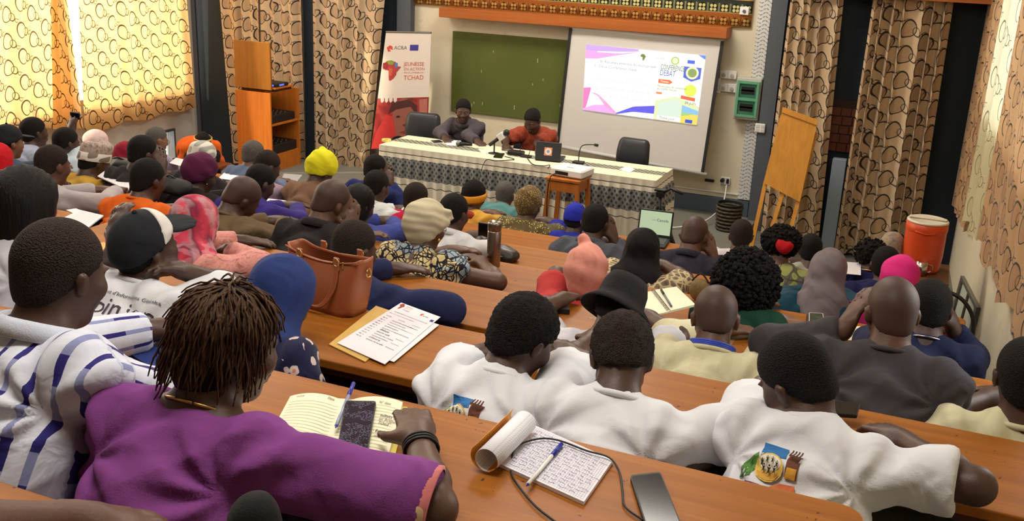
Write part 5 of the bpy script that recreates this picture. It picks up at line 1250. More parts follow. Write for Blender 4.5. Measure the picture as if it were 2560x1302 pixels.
# ================================================================= cabinet left
M_or2 = M_orange
cyN = 9.38   # depth of the corner edge towards us
e0, e1 = atY(675, 234, cyN), atY(675, 410, cyN); lf = atY(588, 222, cyN); cX1 = float(e0[0]); cX0 = float(lf[0]); ctop = float(e0[2]); cback = cyN+0.56
cb = empty('lectern_cabinet', ((cX0+cX1)/2, cyN, 0), 'tall orange wooden equipment cabinet with shelves and hinged top board', 'cabinet'); hw_ = (cX1-cX0)/2; dp = cback-cyN
MB().box(-hw_, hw_, 0, 0.02, 0, ctop).build('side_panel', M_or2, cb); MB().box(-hw_, hw_, dp-0.02, dp, 0, ctop).build('side_panel', M_or2, cb)
MB().box(-hw_, -hw_+0.02, 0.021, dp-0.021, 0, ctop).build('back_panel', M_or2, cb)
sh1, sh2 = ctop-0.36, ctop-0.72
for z in (sh1, sh2, 0.05): MB().box(-hw_+0.021, hw_-0.005, 0.021, dp-0.021, z-0.02, z).build('shelf', M_or2, cb)
for (ya, yb) in ((0.022, dp/2-0.003), (dp/2+0.003, dp-0.022)):
    d_ = MB().box(hw_-0.02, hw_, ya, yb, 0.06, sh2-0.022, bev=0.002).build('door', M_or2, cb)
    yk = dp/2+(-0.04 if ya < 0.1 else 0.04); MB().lathe([(0.006, 0), (0.006, 0.015), (0.013, 0.02), (0.013, 0.03)], 10, R=Matrix.Rotation(PI/2, 3, 'Y')).build('knob', M_brass, d_, loc=(hw_, yk, sh2-0.2))
MB().box(-hw_-0.06, hw_+0.0, 0.1, dp-0.1, ctop+0.03, ctop+0.05, bev=0.003).build('top_board', M_or2, cb)
MB().box(-hw_, hw_-0.02, 0.12, dp-0.12, ctop+0.001, ctop+0.029).build('top_riser', M_edge, cb)
ub = float(atY(600, 100, cyN+0.1)[2]); MB().box(-hw_-0.06, hw_-0.04, 0.08, 0.1, ctop+0.02, ub, bev=0.003).build('raised_lid', wood(sr(150, 96, 30), sr(170, 112, 40), 'olive_veneer', axis='z'), cb)
def gear(z, dx, w_, d_, lb, hh=0.09):
    t = empty('audio_mixer', (cX1-0.21+dx, cyN+dp/2, z+0.001), lb, 'electronics'); MB().box(-w_/2, w_/2, -d_/2, d_/2, 0.0, hh, bev=0.008).build('body', M_dark, t)
    mb = MB()
    for i in range(6):
        for j in range(4): mb.lathe([(0.008, 0), (0.007, 0.016)], 8, c=(-w_/2+0.04+i*0.055, -d_/2+0.05+j*d_/5, hh))
    k = mb.build('knobs', M_steel, t); k['kind'] = 'stuff'; return t
gear(sh1, 0.0, 0.36, 0.46, 'black audio mixer on the upper shelf of the orange cabinet'); gear(sh2, 0.0, 0.36, 0.5, 'black amplifier on the lower shelf of the orange cabinet', 0.11)
t = empty('network_router', (cX1-0.1, cyN+dp*0.45, ctop+0.051), 'black device with a small blue display on top of the orange cabinet', 'electronics'); MB().box(-0.15, 0.09, -0.12, 0.12, 0, 0.04, bev=0.008).build('body', M_dark, t); MB().box(0.0905, 0.092, -0.06, 0.03, 0.01, 0.03).build('display', lit(sr(90, 110, 250), 1.2, 'blue_display'), t)
MB().box(-0.02, 0.06, -0.1225, -0.121, 0.01, 0.03).build('display', lit(sr(90, 110, 250), 1.2, 'blue_display'), t)
tag(MB().box(-0.1, 0.1, -0.05, 0.05, 0, 0.005).build('paper_sheet', M_paper, loc=(cX0+0.14, cyN+dp*0.4, ctop+0.051)), 'white paper beside the black device on the orange cabinet', 'paper')
# bundle on the floor by the curtain
p = atZ(860, 428, 0.06); t = SDF(); t.ell((0, 0, 0.05), (0.2, 0.1, 0.05)).ell((0.1, -0.02, 0.06), (0.1, 0.08, 0.05)); V, Q = t.mesh(0.012, folds(0.015, 40)); tag(mesh_obj('cable_bundle', V, Q, M_dark, smooth=True, loc=(p[0], p[1], 0.02 if p[1] < 7.9 or p[0] < -7.2 else PLT)), 'black heap of cables on the floor below the curtain', 'cable bundle')
# ================================================================= easel (flip chart board leaning)
def easel():
    Y0 = YW-0.85
    tl, tr = atY(1958, 268, Y0+0.28), atY(2045, 300, Y0+0.28); bl, br = atY(1910, 458, Y0+0.1), atY(2000, 505, Y0+0.1)
    t = empty('easel_board', (float(bl[0]+br[0])/2, Y0, 0), 'plywood flip-chart easel board leaning before the curtain', 'easel'); c_ = Vector((float(bl[0]+br[0])/2, Y0, 0))
    Q4 = [Vector(p)-c_ for p in (tl, tr, br, bl)]
    nrm = (Q4[1]-Q4[0]).cross(Q4[3]-Q4[0]).normalized(); nrm = nrm if nrm.y < 0 else -nrm
    def sl(name, q4, th, off, mat):
        a = [p_+nrm*off for p_ in q4]; b = [p_+nrm*(off+th) for p_ in q4]; return MB().add([tuple(v) for v in a+b], [(0, 1, 2, 3), (7, 6, 5, 4), (0, 4, 5, 1), (1, 5, 6, 2), (2, 6, 7, 3), (3, 7, 4, 0)]).build(name, mat, t)
    sl('board', Q4, 0.012, 0, M_ply)
    d1 = (Q4[3]-Q4[0])*0.07; sl('top_rail', [Q4[0]-(Q4[1]-Q4[0])*0.01, Q4[1]+(Q4[1]-Q4[0])*0.01, Q4[1]+d1, Q4[0]+d1], 0.014, 0.013, M_ply)
    foot = [atY(1880, 575, Y0-0.05), atY(1912, 585, Y0-0.05), atY(1962, 592, Y0-0.05)]
    tops = [Q4[3].lerp(Q4[2], f_) for f_ in (0.03, 0.52, 0.95)]
    for f_, tp in zip(foot, tops):
        fo = Vector((float(f_[0]), float(f_[1]), 0.0))-c_; up = tp+(tp-fo)*0.9; up = tp+(Q4[0]-Q4[3])*0.9
        MB().tube([tuple(fo+Vector((0, 0, 0.005))), tuple(tp-nrm*0.03), tuple(up-nrm*0.03)], 0.026, 4).build('leg', M_ply, t)
easel()
# ================================================================= bin, tripod
p = atZ(1826, 585, 0.1); bxx, byy = -1.38, 8.75
def bin_():
    a = atZ(1818, 574, 0.2); a[0] = min(a[0], -1.7); t = empty('waste_basket', (float(a[0]), max(float(a[1]), 8.15), PLT+0.001), 'dark woven waste basket on the step right of the head table', 'basket')
    z_ = 0; rb, rt, H = 0.105, 0.125, 0.27; M_b = plain(sr(74, 66, 46), 0.7, name='woven_olive', vary=0.4, scale=40)
    for j in range(7):
        z0 = H*(j+0.5)/7.5; r = rb+(rt-rb)*z0/H
        MB().tube([((r+0.004*math.sin(12*g+j*PI))*math.cos(g), (r+0.004*math.sin(12*g+j*PI))*math.sin(g), z0) for g in np.linspace(0, 2*PI, 49)[:-1]], 0.014, 6, closed=True).build('woven_band', M_b, t, smooth=True)
    MB().lathe([(rb-0.012, 0), (rb-0.006, 0.004), (rt-0.006, H)], 28, caps=False).build('inner_wall', M_dark, t, smooth=True)
    MB().lathe([(0.0, 0.0), (rb-0.012, 0.001)], 28, caps=False).build('bottom', M_dark, t)
    MB().tube([(rt*math.cos(g), rt*math.sin(g), H) for g in np.linspace(0, 2*PI, 33)[:-1]], 0.009, 8, closed=True).build('rim', M_dark, t, smooth=True)
bin_()
def tripod():
    YT = TY-0.1; h_ = atY(1652, 478, YT); g0 = 0.0
    t = empty('camera_tripod', (float(h_[0]), YT, 0.0), 'black camera tripod with pan handle at the right end of the head table', 'tripod'); H = float(h_[2])
    MB().tube([(0, 0, H-0.45), (0, 0, H-0.05)], 0.014, 10).build('centre_column', M_dark, t, smooth=True)
    for i in range(3):
        g = PI/2+2*PI*i/3+0.3; gz = 0.02 if (YT+0.3*math.sin(g)) < 7.9 else 0.22
        MB().tube([(0.02*math.cos(g), 0.02*math.sin(g), H-0.13), (0.3*math.cos(g), 0.3*math.sin(g), gz)], [0.015, 0.01], 8).tube([(0.03*math.cos(g), 0.03*math.sin(g), H-0.13), (0.16*math.cos(g), 0.16*math.sin(g), H*0.5)], 0.018, 8).build('leg', M_dark, t, smooth=True)
        MB().lathe([(0.014, 0), (0.014, 0.02)], 8, c=(0.3*math.cos(g), 0.3*math.sin(g), gz-0.018)).build('foot', M_dark, t)
    MB().box(-0.035, 0.035, -0.03, 0.03, H-0.05, H+0.0, bev=0.008).build('pan_head', M_dark, t); MB().box(-0.05, 0.05, -0.03, 0.03, H+0.001, H+0.02, bev=0.004).build('camera_plate', M_dark, t)
    MB().tube([(0.03, 0, H-0.01), (0.09, -0.02, H+0.04), (0.2, -0.05, H+0.015)], [0.007, 0.012, 0.014], 8).build('pan_handle', M_dark, t, smooth=True)
tripod()
# laptop of the first row: white-green screen towards the hall
scr = lit(sr(176, 196, 160), 0.8, 'laptop_screen_light')
t, R3, w = laptop((1592, 590), (1677, 601), Z7+0.001, 0.205, 'open laptop with pale green screen on the foremost desk', 0, True, M_dark, scr, tilt=0.2)
mb = MB(); nat, f_ = text_mesh('— Canada', 0.03); mb.add([tuple(R3@Vector((p_[0]-0.03, -0.0072, 0.12+p_[1]))+Vector((0, 0, 0.012))) for p_ in nat], f_); mb.build('screen_text', M_ink, t)
# ================================================================= cooler on a side table
def cooler():
    Y0 = 7.55; a = atY(2310, 690, Y0); l_, r_ = atY(2258, 600, Y0), atY(2366, 600, Y0); R_ = float(r_[0]-l_[0])/2*1.0; cx = float(l_[0]+r_[0])/2; zt = float(atY(2318, 545, Y0)[2]); zb_ = float(atY(2300, 668, Y0)[2])-0.01
    Rr = R_
    tb = empty('side_table', (cx+0.0, Y0, 0), 'small brown side table under the orange drink cooler', 'table'); M_t = wood(sr(96, 60, 36), sr(122, 80, 46), 'side_table_wood')
    x1 = min(0.2, wall_x(Y0)-cx-0.07)
    MB().box(-0.26, x1, -0.28, 0.22, zb_-0.03, zb_-0.002, bev=0.004).build('table_top', M_t, tb)
    for x in (-0.22, x1-0.04):
        for y in (-0.24, 0.18): MB().box(x-0.02, x+0.02, y-0.02, y+0.02, 0, zb_-0.031).build('leg', M_steel, tb)
    t = empty('drink_cooler', (cx, Y0, zb_), 'orange ribbed water cooler with white lid on the side table', 'cooler'); H = zt-zb_
    M_o = plain(sr(206, 74, 32), 0.35, name='orange_plastic', vary=0.05); prof = [(Rr*0.86, 0), (Rr*0.9, 0.01)]
    nb = 26
    for i in range(nb):
        z = 0.03+(H*0.76-0.03)*i/nb; r = Rr*(0.9+0.08*min(1, z/(H*0.3))); dz = (H*0.76-0.03)/nb; prof += [(r, z), (r-0.0025, z+dz*0.5)]
    prof += [(Rr*0.985, H*0.77), (Rr, H*0.79), (Rr, H*0.93), (Rr*0.97, H*0.935)]
    MB().lathe(prof, 48).build('barrel', M_o, t, smooth=True)
    MB().lathe([(Rr*0.95, H*0.936), (Rr*1.0, H*0.94), (Rr*1.0, H*0.965), (Rr*0.93, H*0.985), (Rr*0.9, H*0.975), (0.01, H*0.985)], 48).build('lid', plain(sr(214, 206, 186), 0.4, name='cream_lid'), t, smooth=True)
    MB().box(-Rr*0.9, Rr*0.9, -0.02, 0.02, H*0.984, H*1.02, bev=0.012).build('lid_handle', plain(sr(214, 206, 186), 0.4, name='cream_lid'), t)
    MB().tube([(x*Rr*0.5, -Rr*0.99*math.sqrt(max(0, 1-(x*0.5)**2)), H*(0.80-0.03*(1-abs(x)))) for x in np.linspace(-1, 1, 9)], 0.006, 6).build('grip', M_o, t, smooth=True)
    c_ = atZ(2300, 686, zb_); c2 = empty('metal_cup', (float(c_[0]), float(c_[1])+0.0, zb_), 'small shiny steel cup before the orange cooler', 'cup')
    MB().lathe([(0.036, 0), (0.04, 0.002), (0.042, 0.1), (0.039, 0.1), (0.036, 0.01), (0.001, 0.008)], 24, caps=False).build('cup_body', M_chrome, c2, smooth=True); MB().tube(bez([(0.041, 0, 0.08), (0.07, 0, 0.075), (0.07, 0, 0.035), (0.041, 0, 0.025)], 5), 0.004, 6).build('handle', M_chrome, c2, smooth=True)
cooler()
# grey steel chair back by the right wall
# wall chair
def arc_chair():
    p = np.array([0.28, 5.6, Zk(5)-0.76]); a = atY(2395, 745, 5.6)
    t = empty('steel_chair', (float(a[0]), 5.6, Zk(5)-0.76), 'steel tube chair with black curved rail by the right wall', 'chair'); H = float(a[2])-(Zk(5)-0.76)
    MB().tube(bez([(-0.12, 0.05, H-0.28), (-0.11, 0.05, H-0.02), (0.0, 0.03, H), (0.09, 0.0, H-0.1), (0.11, -0.02, H-0.3)], 8), 0.011, 8).build('back_rail', M_dark, t, smooth=True)
    MB().box(-0.14, 0.12, -0.3, 0.06, H-0.32, H-0.29, bev=0.008).build('seat', M_dark, t)
    for x in (-0.12, 0.1):
        for y in (-0.28, 0.04): MB().tube([(x, y, 0), (x, y, H-0.32)], 0.011, 8).build('leg', M_steel, t)
arc_chair()
# woven shopping bag by the curly hair
p = atY(1748, 735, Yk(4)-0.07); t = empty('woven_basket_bag', (float(p[0]), float(p[1]), Zk(4)+0.002), 'small woven straw bag left of the curly hair', 'bag')
V, Q = SDF().ell((0, 0, 0.05), (0.05, 0.035, 0.055), k=0.01).plane((0, 0, -1), 0).mesh(0.006); mesh_obj('bag_body', V, Q, plain(sr(120, 100, 60), 0.8, name='straw', vary=0.5, scale=60), t, smooth=True)
MB().tube(bez([(-0.04, 0, 0.09), (0, 0.0, 0.13), (0.04, 0, 0.09)], 5), 0.004, 6).build('handle', M_dark, t)
# phone on box, right
q3 = [(2020, 783), (2057, 782), (2060, 822), (2018, 819)]
t, q, c = flat_thing('glasses_case', [(2014, 800), (2056, 806), (2062, 834), (2016, 830)], Z4, 0.03, plain(sr(60, 42, 34), 0.4, name='brown_case'), 'dark brown case under the white phone', 'case')
phone([(2022, 786), (2057, 788), (2059, 818), (2022, 815)], Z4+0.032, 0.01, 'white phone showing a photo, leaning on the brown case', plain(sr(70, 76, 62), 0.15, name='photo_screen', vary=0.5, scale=60), M_white)
# ceiling light housings (above the frame)
M_tube = lit((1.0, 0.95, 0.85), 2.0, 'lamp_tube')
for i, (lx, ly) in enumerate(((-1.2, 1.6), (-4.2, 2.6), (-1.6, 5.0), (-5.0, 6.0), (-2.6, 8.3), (-6.6, 8.6))):
    t = empty('ceiling_lamp', (lx, ly, CEIL-0.002), 'white strip lamp on the ceiling above the '+('nearest right desks', 'nearest left desks', 'middle right desks', 'middle left desks', 'head table', 'far left corner')[i], 'lamp', 'strip lamps on the ceiling'); MB().box(-0.7, 0.7, -0.06, 0.06, -0.06, 0.0, bev=0.008).build('housing', M_white, t)
    MB().tube([(-0.66, 0, -0.08), (0.66, 0, -0.08)], 0.013, 8).build('tube', M_tube, t)

flat_thing('black_folder', [(1314, 750), (1400, 752), (1424, 786), (1330, 778)], Z3, 0.02, plain(sr(30, 28, 30), 0.5, name='black_board'), 'closed black folder on the desk left of the black bucket hat', 'folder')
def soft_bag(x, y, Z, rx, ry, rz, mat, label, name='cloth_bag'):
    p = atZ(x, y, Z); t = empty(name, (float(p[0]), float(p[1]), Z+0.001), label, 'bag'); s = SDF().ell((0, 0, rz*0.6), (rx, ry, rz*0.8)).ell((rx*0.4, 0, rz*0.5), (rx*0.6, ry*0.9, rz*0.6)); s.plane((0, 0, -1), 0)
    V, Q = s.mesh(0.01, folds(0.008, 26, x)); mesh_obj('bag_body', V, Q, mat, t, smooth=True); MB().tube(bez([(-rx*0.5, 0, rz*1.2), (0, -0.02, rz*1.6), (rx*0.5, 0, rz*1.1)], 5), 0.006, 6).build('strap', M_dark, t, smooth=True)
soft_bag(302, 424, Z5, 0.16, 0.08, 0.06, ring_mat('black_white_bag_cloth', sr(190, 186, 178), sr(60, 56, 58), sr(24, 22, 24), Wc=0.2, Hc=0.12), 'black and white patterned bag on the far left desk beside the crimson scarf')
soft_bag(432, 482, Z4, 0.13, 0.08, 0.07, plain(sr(40, 38, 38), 0.7, name='black_nylon'), 'black nylon bag on the desk right of the orange T-shirt', 'black_bag')
phone([(2072, 1008), (2150, 1016), (2142, 1046), (2066, 1040)], Z2+0.03, 0.01, 'black smartphone under the fingers of the boy at the right, screen up', M_screen)
# ================================================================= people
from mathutils.bvhtree import BVHTree
SK = {'d': skin(sr(72, 48, 38)), 'm': skin(sr(92, 62, 48)), 'l': skin(sr(124, 88, 66)), 'b': skin(sr(84, 58, 44))}
H_blk = hairmat(sr(26, 22, 22)); H_brn = hairmat(sr(44, 34, 30)); H_gry = hairmat(sr(92, 88, 84)); H_str = hairmat(sr(16, 13, 13), 'strand')
M_trs = cloth(sr(36, 36, 42), 'dark_trousers'); M_shoe = plain(sr(30, 28, 28), 0.5, name='dark_shoe')
def printed(kind, a, b, c_=None, name='printed_cloth', scale=1.0):
    m = Mat(name); k = m.coord(); x, y, z = m.xyz(k)
    f = m.noise(k, 9, 3, 0.45, 1.6)
    if kind == 'blobs': # bold outlined shapes
        v = m.voro(k, 16*scale, 'DISTANCE_TO_EDGE'); n = m.noise(k, 7, 2); w_ = m.voro(m.mapping(k, (1, 1, 0.45)), 34*scale, 'DISTANCE_TO_EDGE')
        col = m.mix(n.gt(0.52), a, c_ or a); col = m.mix(w_.lt(0.07), col, b); col = m.mix(v.lt(0.045), col, b)
    elif kind == 'dots':
        v = m.voro(k, 75*scale); n = m.noise(k, 5, 3); col = m.mix(n, a, tuple(q*0.7 for q in a)); col = m.mix(v.lt(0.28)*m.noise(k, 12, 2).gt(0.46), col, b)
    elif kind == 'snake':
        v = m.voro(k, 24*scale, 'DISTANCE_TO_EDGE'); v2 = m.voro(k, 24*scale, 'F1'); col = m.ramp(v2, [(0.1, tuple(q*0.55 for q in b)), (0.55, b)]); col = m.mix(v.lt(0.1), col, a)
    elif kind == 'flowers':
        v = m.voro(k, 22*scale); e = m.noise(k, 60, 2); n = m.noise(k, 6, 2).gt(0.4); col = m.mix((v+e*0.3).lt(0.46)*n, a, b); col = m.mix((v+e*0.2).lt(0.22)*n, col, c_ or b)
    elif kind == 'plaid':
        n = m.noise(m.mapping(k, (1, 1, 0.4), (0, 0.5, 0.3)), 9, 2); n2 = m.noise(m.mapping(k, (0.3, 1, 1.6), (0, 0.4, 0)), 14, 2)
        col = m.ramp(n, [(0.32, b), (0.42, a), (0.52, c_), (0.58, tuple(q*0.6 for q in b)), (0.68, a)]); col = m.mix(n2.gt(0.55)*0.35, col, b); col = m.mix(n2.lt(0.42)*0.3, col, c_)
    elif kind == 'leaves':
        v = m.voro(m.mapping(k, (1, 1, 0.6), (0, 0.5, 0)), 13*scale); e = m.voro(m.mapping(k, (1, 1, 0.6), (0, 0.5, 0)), 13*scale, 'DISTANCE_TO_EDGE'); n = m.noise(k, 8, 2)
        col = m.mix(v.lt(0.48), a, m.mix(n, b, tuple(q*0.6 for q in b))); col = m.mix(e.lt(0.03), col, tuple(q*0.5 for q in a)); col = m.mix((v*14).mod(1.0).lt(0.14)*v.lt(0.48), col, c_ or b)
    elif kind == 'marble':
        n = m.noise(k, 7*scale, 4, 0.6, 2.0); col = m.ramp(n, [(0.3, a), (0.5, b), (0.7, c_ or a)])
    elif kind == 'weave':
        g = ((x*70).sin()*(z*70).sin()).gt(0.15); col = m.mix(g, a, b)
    elif kind == 'rib':
        g = ((z*150+y*60+m.noise(k, 6, 2)*8).sin()*0.5+0.5); col = m.mix(g, tuple(q*0.78 for q in a), a); m.col(col); m.set(0.9, 0, 0.2); m.bump(g, 0.003, 0.9); return m.m
    m.col(col); m.set(0.85, 0, 0.25, 0.1); m.bump(f, 0.01, 0.5); return m.m
def dashmat():
    m = Mat('blue_dash_striped_cloth'); u, v, w_ = m.xyz(m.coord('UV')); f = m.noise(m.coord(), 9, 3, 0.45, 1.6)
    P = 0.046; col_i = (u/P).floor(); uf = (u/P).mod(1.0); st = uf.lt(0.26)
    ph = ((v/0.125)+(col_i*0.37)).mod(1.0); dk = ph.lt(0.5)
    m.col(m.mix(st, sr(206, 210, 224), m.mix(dk, sr(132, 138, 180), sr(40, 34, 112)))); m.set(0.8, 0, 0.25, 0.1); m.bump(f, 0.012, 0.6); return m.m
M_stub = plain(sr(68, 47, 39), 0.55, name='stubble', vary=0.25, scale=14)
M_eye = plain(sr(104, 92, 82), 0.4, name='eye_white', vary=0.03)
def unit(v): v = np.asarray(v, float); return v/(np.linalg.norm(v)+1e-12)
def V3(p): return np.array([float(p[0]), float(p[1]), float(p[2])])
def add_hand(s, w, f, n, side, k, curl=0.5, spread=0.012, sc=1.0, fold=None):
    """w wrist, f finger direction, n back-of-hand normal, side +1/-1: thumb towards +/- (f x n)"""
    f = unit(f); n = unit(n-f*np.dot(n, f)); t = unit(np.cross(f, n))*side
    R = np.stack([t, f, n], 1)
    s.ell(w+f*0.048*sc, (0.041*sc, 0.053*sc, 0.017*sc), R, k=0.015)
    s.cone(w-f*0.01, w+f*0.03*sc, 0.024*sc, 0.026*sc, 0.02)
    for i, ln in enumerate((0.070, 0.080, 0.075, 0.058)):
        o = (0.030-0.020*i); b = w+f*0.086*sc+t*o*sc-n*0.002; d0 = unit(f+t*(o*spread*40)-n*curl*0.45); m1 = b+d0*ln*0.5*sc
        d1 = unit(f-n*(curl*1.5)+t*(o*spread*30)); m2 = m1+d1*ln*0.30*sc; d2 = unit(f*(1-curl*0.7)-n*(curl*2.0)); e = m2+d2*ln*0.27*sc
        s.cone(b-d0*0.012, m1, 0.0100*sc, 0.0092*sc, 0.006); s.cone(m1, m2, 0.0092*sc, 0.0084*sc, 0.005); s.cone(m2, e, 0.0084*sc, 0.0070*sc, 0.005)
    b = w+f*0.022*sc+t*0.030*sc-n*0.006; m1 = b+unit(t*0.75+f*0.65-n*0.25)*0.042*sc; e = m1+unit(t*0.25+f*0.95-n*0.35)*0.036*sc
    s.cone(b, m1, 0.0150*sc, 0.0108*sc, 0.012); s.cone(m1, e, 0.0108*sc, 0.0084*sc, 0.005)
STAT = []
def person(label, head, row, top, *, skin='d', hair='short', hm=None, yaw=0, pitch=12, roll=0, byaw=0, s=1.0, build=0.95, sleeve='short', L=None, R=None, h=None, face=False,
           hat=None, group='seated audience', neck=0.0, loc=None, backy=0.15, spine=0.5, topname='shirt', Fz=None, seatY=None, poff=0.0, foldamp=None, seed=None, uv=None, legs=True, topmats=None, collar=None, neckline=0.0, rib=None, hw=None, shoulder=0.89, tail=0.0, extra=None, dh=0.46, Zd=None, glasses=False):
    r_ = math.radians
    if seed is None: seed = (head[0]*0.013+row*1.7) if loc is None else loc[0]*3
    F = (Zk(row)-0.76 if row < 7 else 0.003) if Fz is None else Fz
    Zd = Zk(row) if Zd is None else Zd
    sY = (Yk(row-1)+backy) if seatY is None else seatY
    Pz = F+0.43+0.115*s
    Rh = rotm(r_(byaw+yaw), r_(pitch), r_(roll))
    fwd = np.array([math.sin(r_(byaw)), math.cos(r_(byaw)), 0.0]); Xb = np.array([fwd[1], -fwd[0], 0.0])
    s = 1+(s-1)*0.35
    Pz = F+0.43+0.115*s
    def solve(Hc):
        U = np.array([0, 0, 1.0])
        for _ in range(5):
            Nb = Hc-(0.55*Rh[:, 2]+0.45*U)*(0.122+neck)*s-Rh[:, 1]*0.022*s; C = Nb-U*0.045*s
            if loc is None: P = np.array([C[0]-fwd[0]*0.12+poff, sY, Pz])
            else: P = np.array([C[0]-fwd[0]*0.16, C[1]-fwd[1]*0.16, Pz])
            d = C-P; Ln = float(np.linalg.norm(d)); U = d/Ln
        if Ln < 0.38*s: P = C-U*0.38*s; Ln = 0.38*s
        return Nb, C, U, Ln, P
    if loc is not None: Hc = V3(loc)
    else: Hc = V3(atY(head[0], head[1], Yk(row-1)+dh))
    Nb, C, U, Ln, P = solve(Hc); Yb = np.cross(U, Xb); Yb = unit(Yb)
    if np.dot(Yb, fwd) < 0: Yb = -Yb
    RT = np.stack([Xb, Yb, U], 1)
    dep = float(CM[2]@(Hc-np.array([0, 0, CAMZ])))
    STAT.append((label[:30], row, round(FPX*0.16*s/dep), round(float(P[2]-Pz), 2), round(float(C[2]-P[2]), 2), round(math.degrees(math.acos(min(1, U[2])))), round(Ln, 2)))
    if h is None: h = 0.0085 if dep < 3.0 else 0.0112 if dep < 4.6 else 0.0145
    base = Vector((float(P[0]), float(P[1]), F)); bs = V3(base)
    t = empty('person', base, label, 'person', group)
    def pt(x, y, d): return C+Xb*x*s+Yb*y*s-U*d*s-bs
    hs = s*0.94
    def hp(x, y, z): return Hc+Rh@np.array([x, y, z])*hs-bs
    w = build
    shw = 0.155*shoulder*s
    # ---- arms
    arms = {}
    for sd, spec in ((-1, L), (1, R)):
        S_ = C+Xb*sd*(shw+0.012)-U*0.018*s
        if spec is None: spec = ('desk',)
        if spec[0] == 'desk':
            E = S_+Xb*sd*0.03+fwd*0.16-np.array([0, 0, 0.2]); E[2] = max(E[2], Zd+0.045); E = S_+unit(E-S_)*0.27*s
            W_ = E+fwd*0.2-Xb*sd*0.16; W_[2] = Zd+0.035; W_ = E+unit(W_-E)*0.245*s; hd = unit(W_-E-Xb*sd*0.1); nn = np.array([0, 0, 1.0]); cu = 0.35
        elif spec[0] == 'down':
            E = S_+Xb*sd*0.05-np.array([0, 0, 0.26]); W_ = E+fwd*0.22-Xb*sd*0.05-np.array([0, 0, 0.08]); hd = unit(W_-E); nn = np.array([0, 0, 1.0]); cu = 0.4
        else:
            def res(q):
                if q[0] == 'Z': return V3(atZ(q[1], q[2], Zd+q[3]))
                if q[0] == 'Y': return V3(atY(q[1], q[2], Hc[1]+q[3]))
                if q[0] == 'H': return Hc+Rh@np.array(q[1:4])*s
                if q[0] == 'B': return S_+Xb*q[1]*s+fwd*q[2]*s+np.array([0, 0, q[3]*s])
            E = res(spec[0]); W_ = res(spec[1]); cu = spec[3] if len(spec) > 3 else 0.45
            d = E-S_; E = S_+unit(d)*min(max(np.linalg.norm(d), 0.22*s), 0.335*s); d = W_-E; W_ = E+unit(d)*min(max(np.linalg.norm(d), 0.2*s), 0.285*s)
            if E[2] < Zd+0.04 and E[1] > Yk(row)-0.42: E[2] = Zd+0.04
            if W_[2] < Zd+0.03 and W_[1] > Yk(row)-0.42: W_[2] = Zd+0.03
            hd = unit(res(spec[2])-W_) if len(spec) > 2 and spec[2] is not None else unit(W_-E); nn = np.array([0, 0, 1.0]) if abs(hd[2]) < 0.8 else -fwd
            if spec[1][0] == 'H': nn = Rh[:, 0]*sd*0.9-fwd*0.3; cu = 0.25
        arms[sd] = (S_-bs, E-bs, W_-bs, hd, nn, cu)
    # ---- body: one continuous surface
    b = SDF()
    b.ell(P-bs+U*0.0, (0.165*w*s, 0.12*w*s, 0.12*s), RT, k=0.05)
    b.ell(C-U*Ln*0.62-bs, (0.132*w*s, 0.098*w*s, 0.17*s), RT, k=0.06)
    b.ell(pt(0, 0.0, 0.15), (0.15*w*s*shoulder, 0.1*w*s, 0.16*s), RT, k=0.06)
    b.cone(pt(-0.12*shoulder, -0.005, 0.012), pt(0.12*shoulder, -0.005, 0.012), 0.055*s, 0.055*s, 0.05)
    b.cone(Nb-bs-U*0.03*s, hp(0, -0.03, -0.04), 0.057*s*w**.5, 0.052*s*w**.5, 0.03)
    for sd in (-1, 1): b.cone(Nb-bs, pt(sd*0.13*shoulder, -0.005, 0.025), 0.042*s, 0.05*s, 0.04)
    for sd, (S_, E, W_, hd, nn, cu) in arms.items():
        b.ell(S_, 0.050*s*w**.5, k=0.03); b.cone(S_, E, 0.048*s*w**.5, 0.040*s, 0.03); b.cone(E, E+(W_-E)*0.35, 0.040*s, 0.039*s, 0.02); b.cone(E+(W_-E)*0.35, W_, 0.039*s, 0.026*s, 0.02)
        th = 1 if sd < 0 else -1
        add_hand(b, W_, hd, nn, -sd if np.dot(np.cross(hd, nn), Xb)*sd > 0 else sd, 0.01, cu, sc=s*(1.0 if h < 0.011 else 1.06))
    kn = {}
    if legs:
        for sd in (-1, 1):
            K = P+Xb*sd*0.13*s+fwd*0.40*s-bs; K[2] = max(0.50*s, P[2]-F-0.04); A = K+fwd*0.02; A[2] = 0.09; kn[sd] = (K, A)
            b.cone(P-bs+Xb*sd*0.085*s, K, 0.078*s*w, 0.055*s, 0.04); b.cone(K, A, 0.052*s, 0.034*s, 0.03); b.cone(A, A+fwd*0.13+np.array([0, 0, -0.05]), 0.036, 0.03, 0.02)
    # head
    sb = lambda *a: tuple(q*hs for q in a)
    b.ell(hp(0, -0.014, 0.036), sb(0.075, 0.097, 0.086), Rh, k=0.02)
    b.ell(hp(0, 0.028, -0.028), sb(0.060, 0.064, 0.084), Rh, k=0.03)
    b.ell(hp(0, 0.060, -0.096), sb(0.028, 0.022, 0.02), Rh, k=0.03)
    b.cone(hp(0, 0.088, 0.012), hp(0, 0.107, -0.028), 0.008*hs, 0.0125*hs, 0.012)
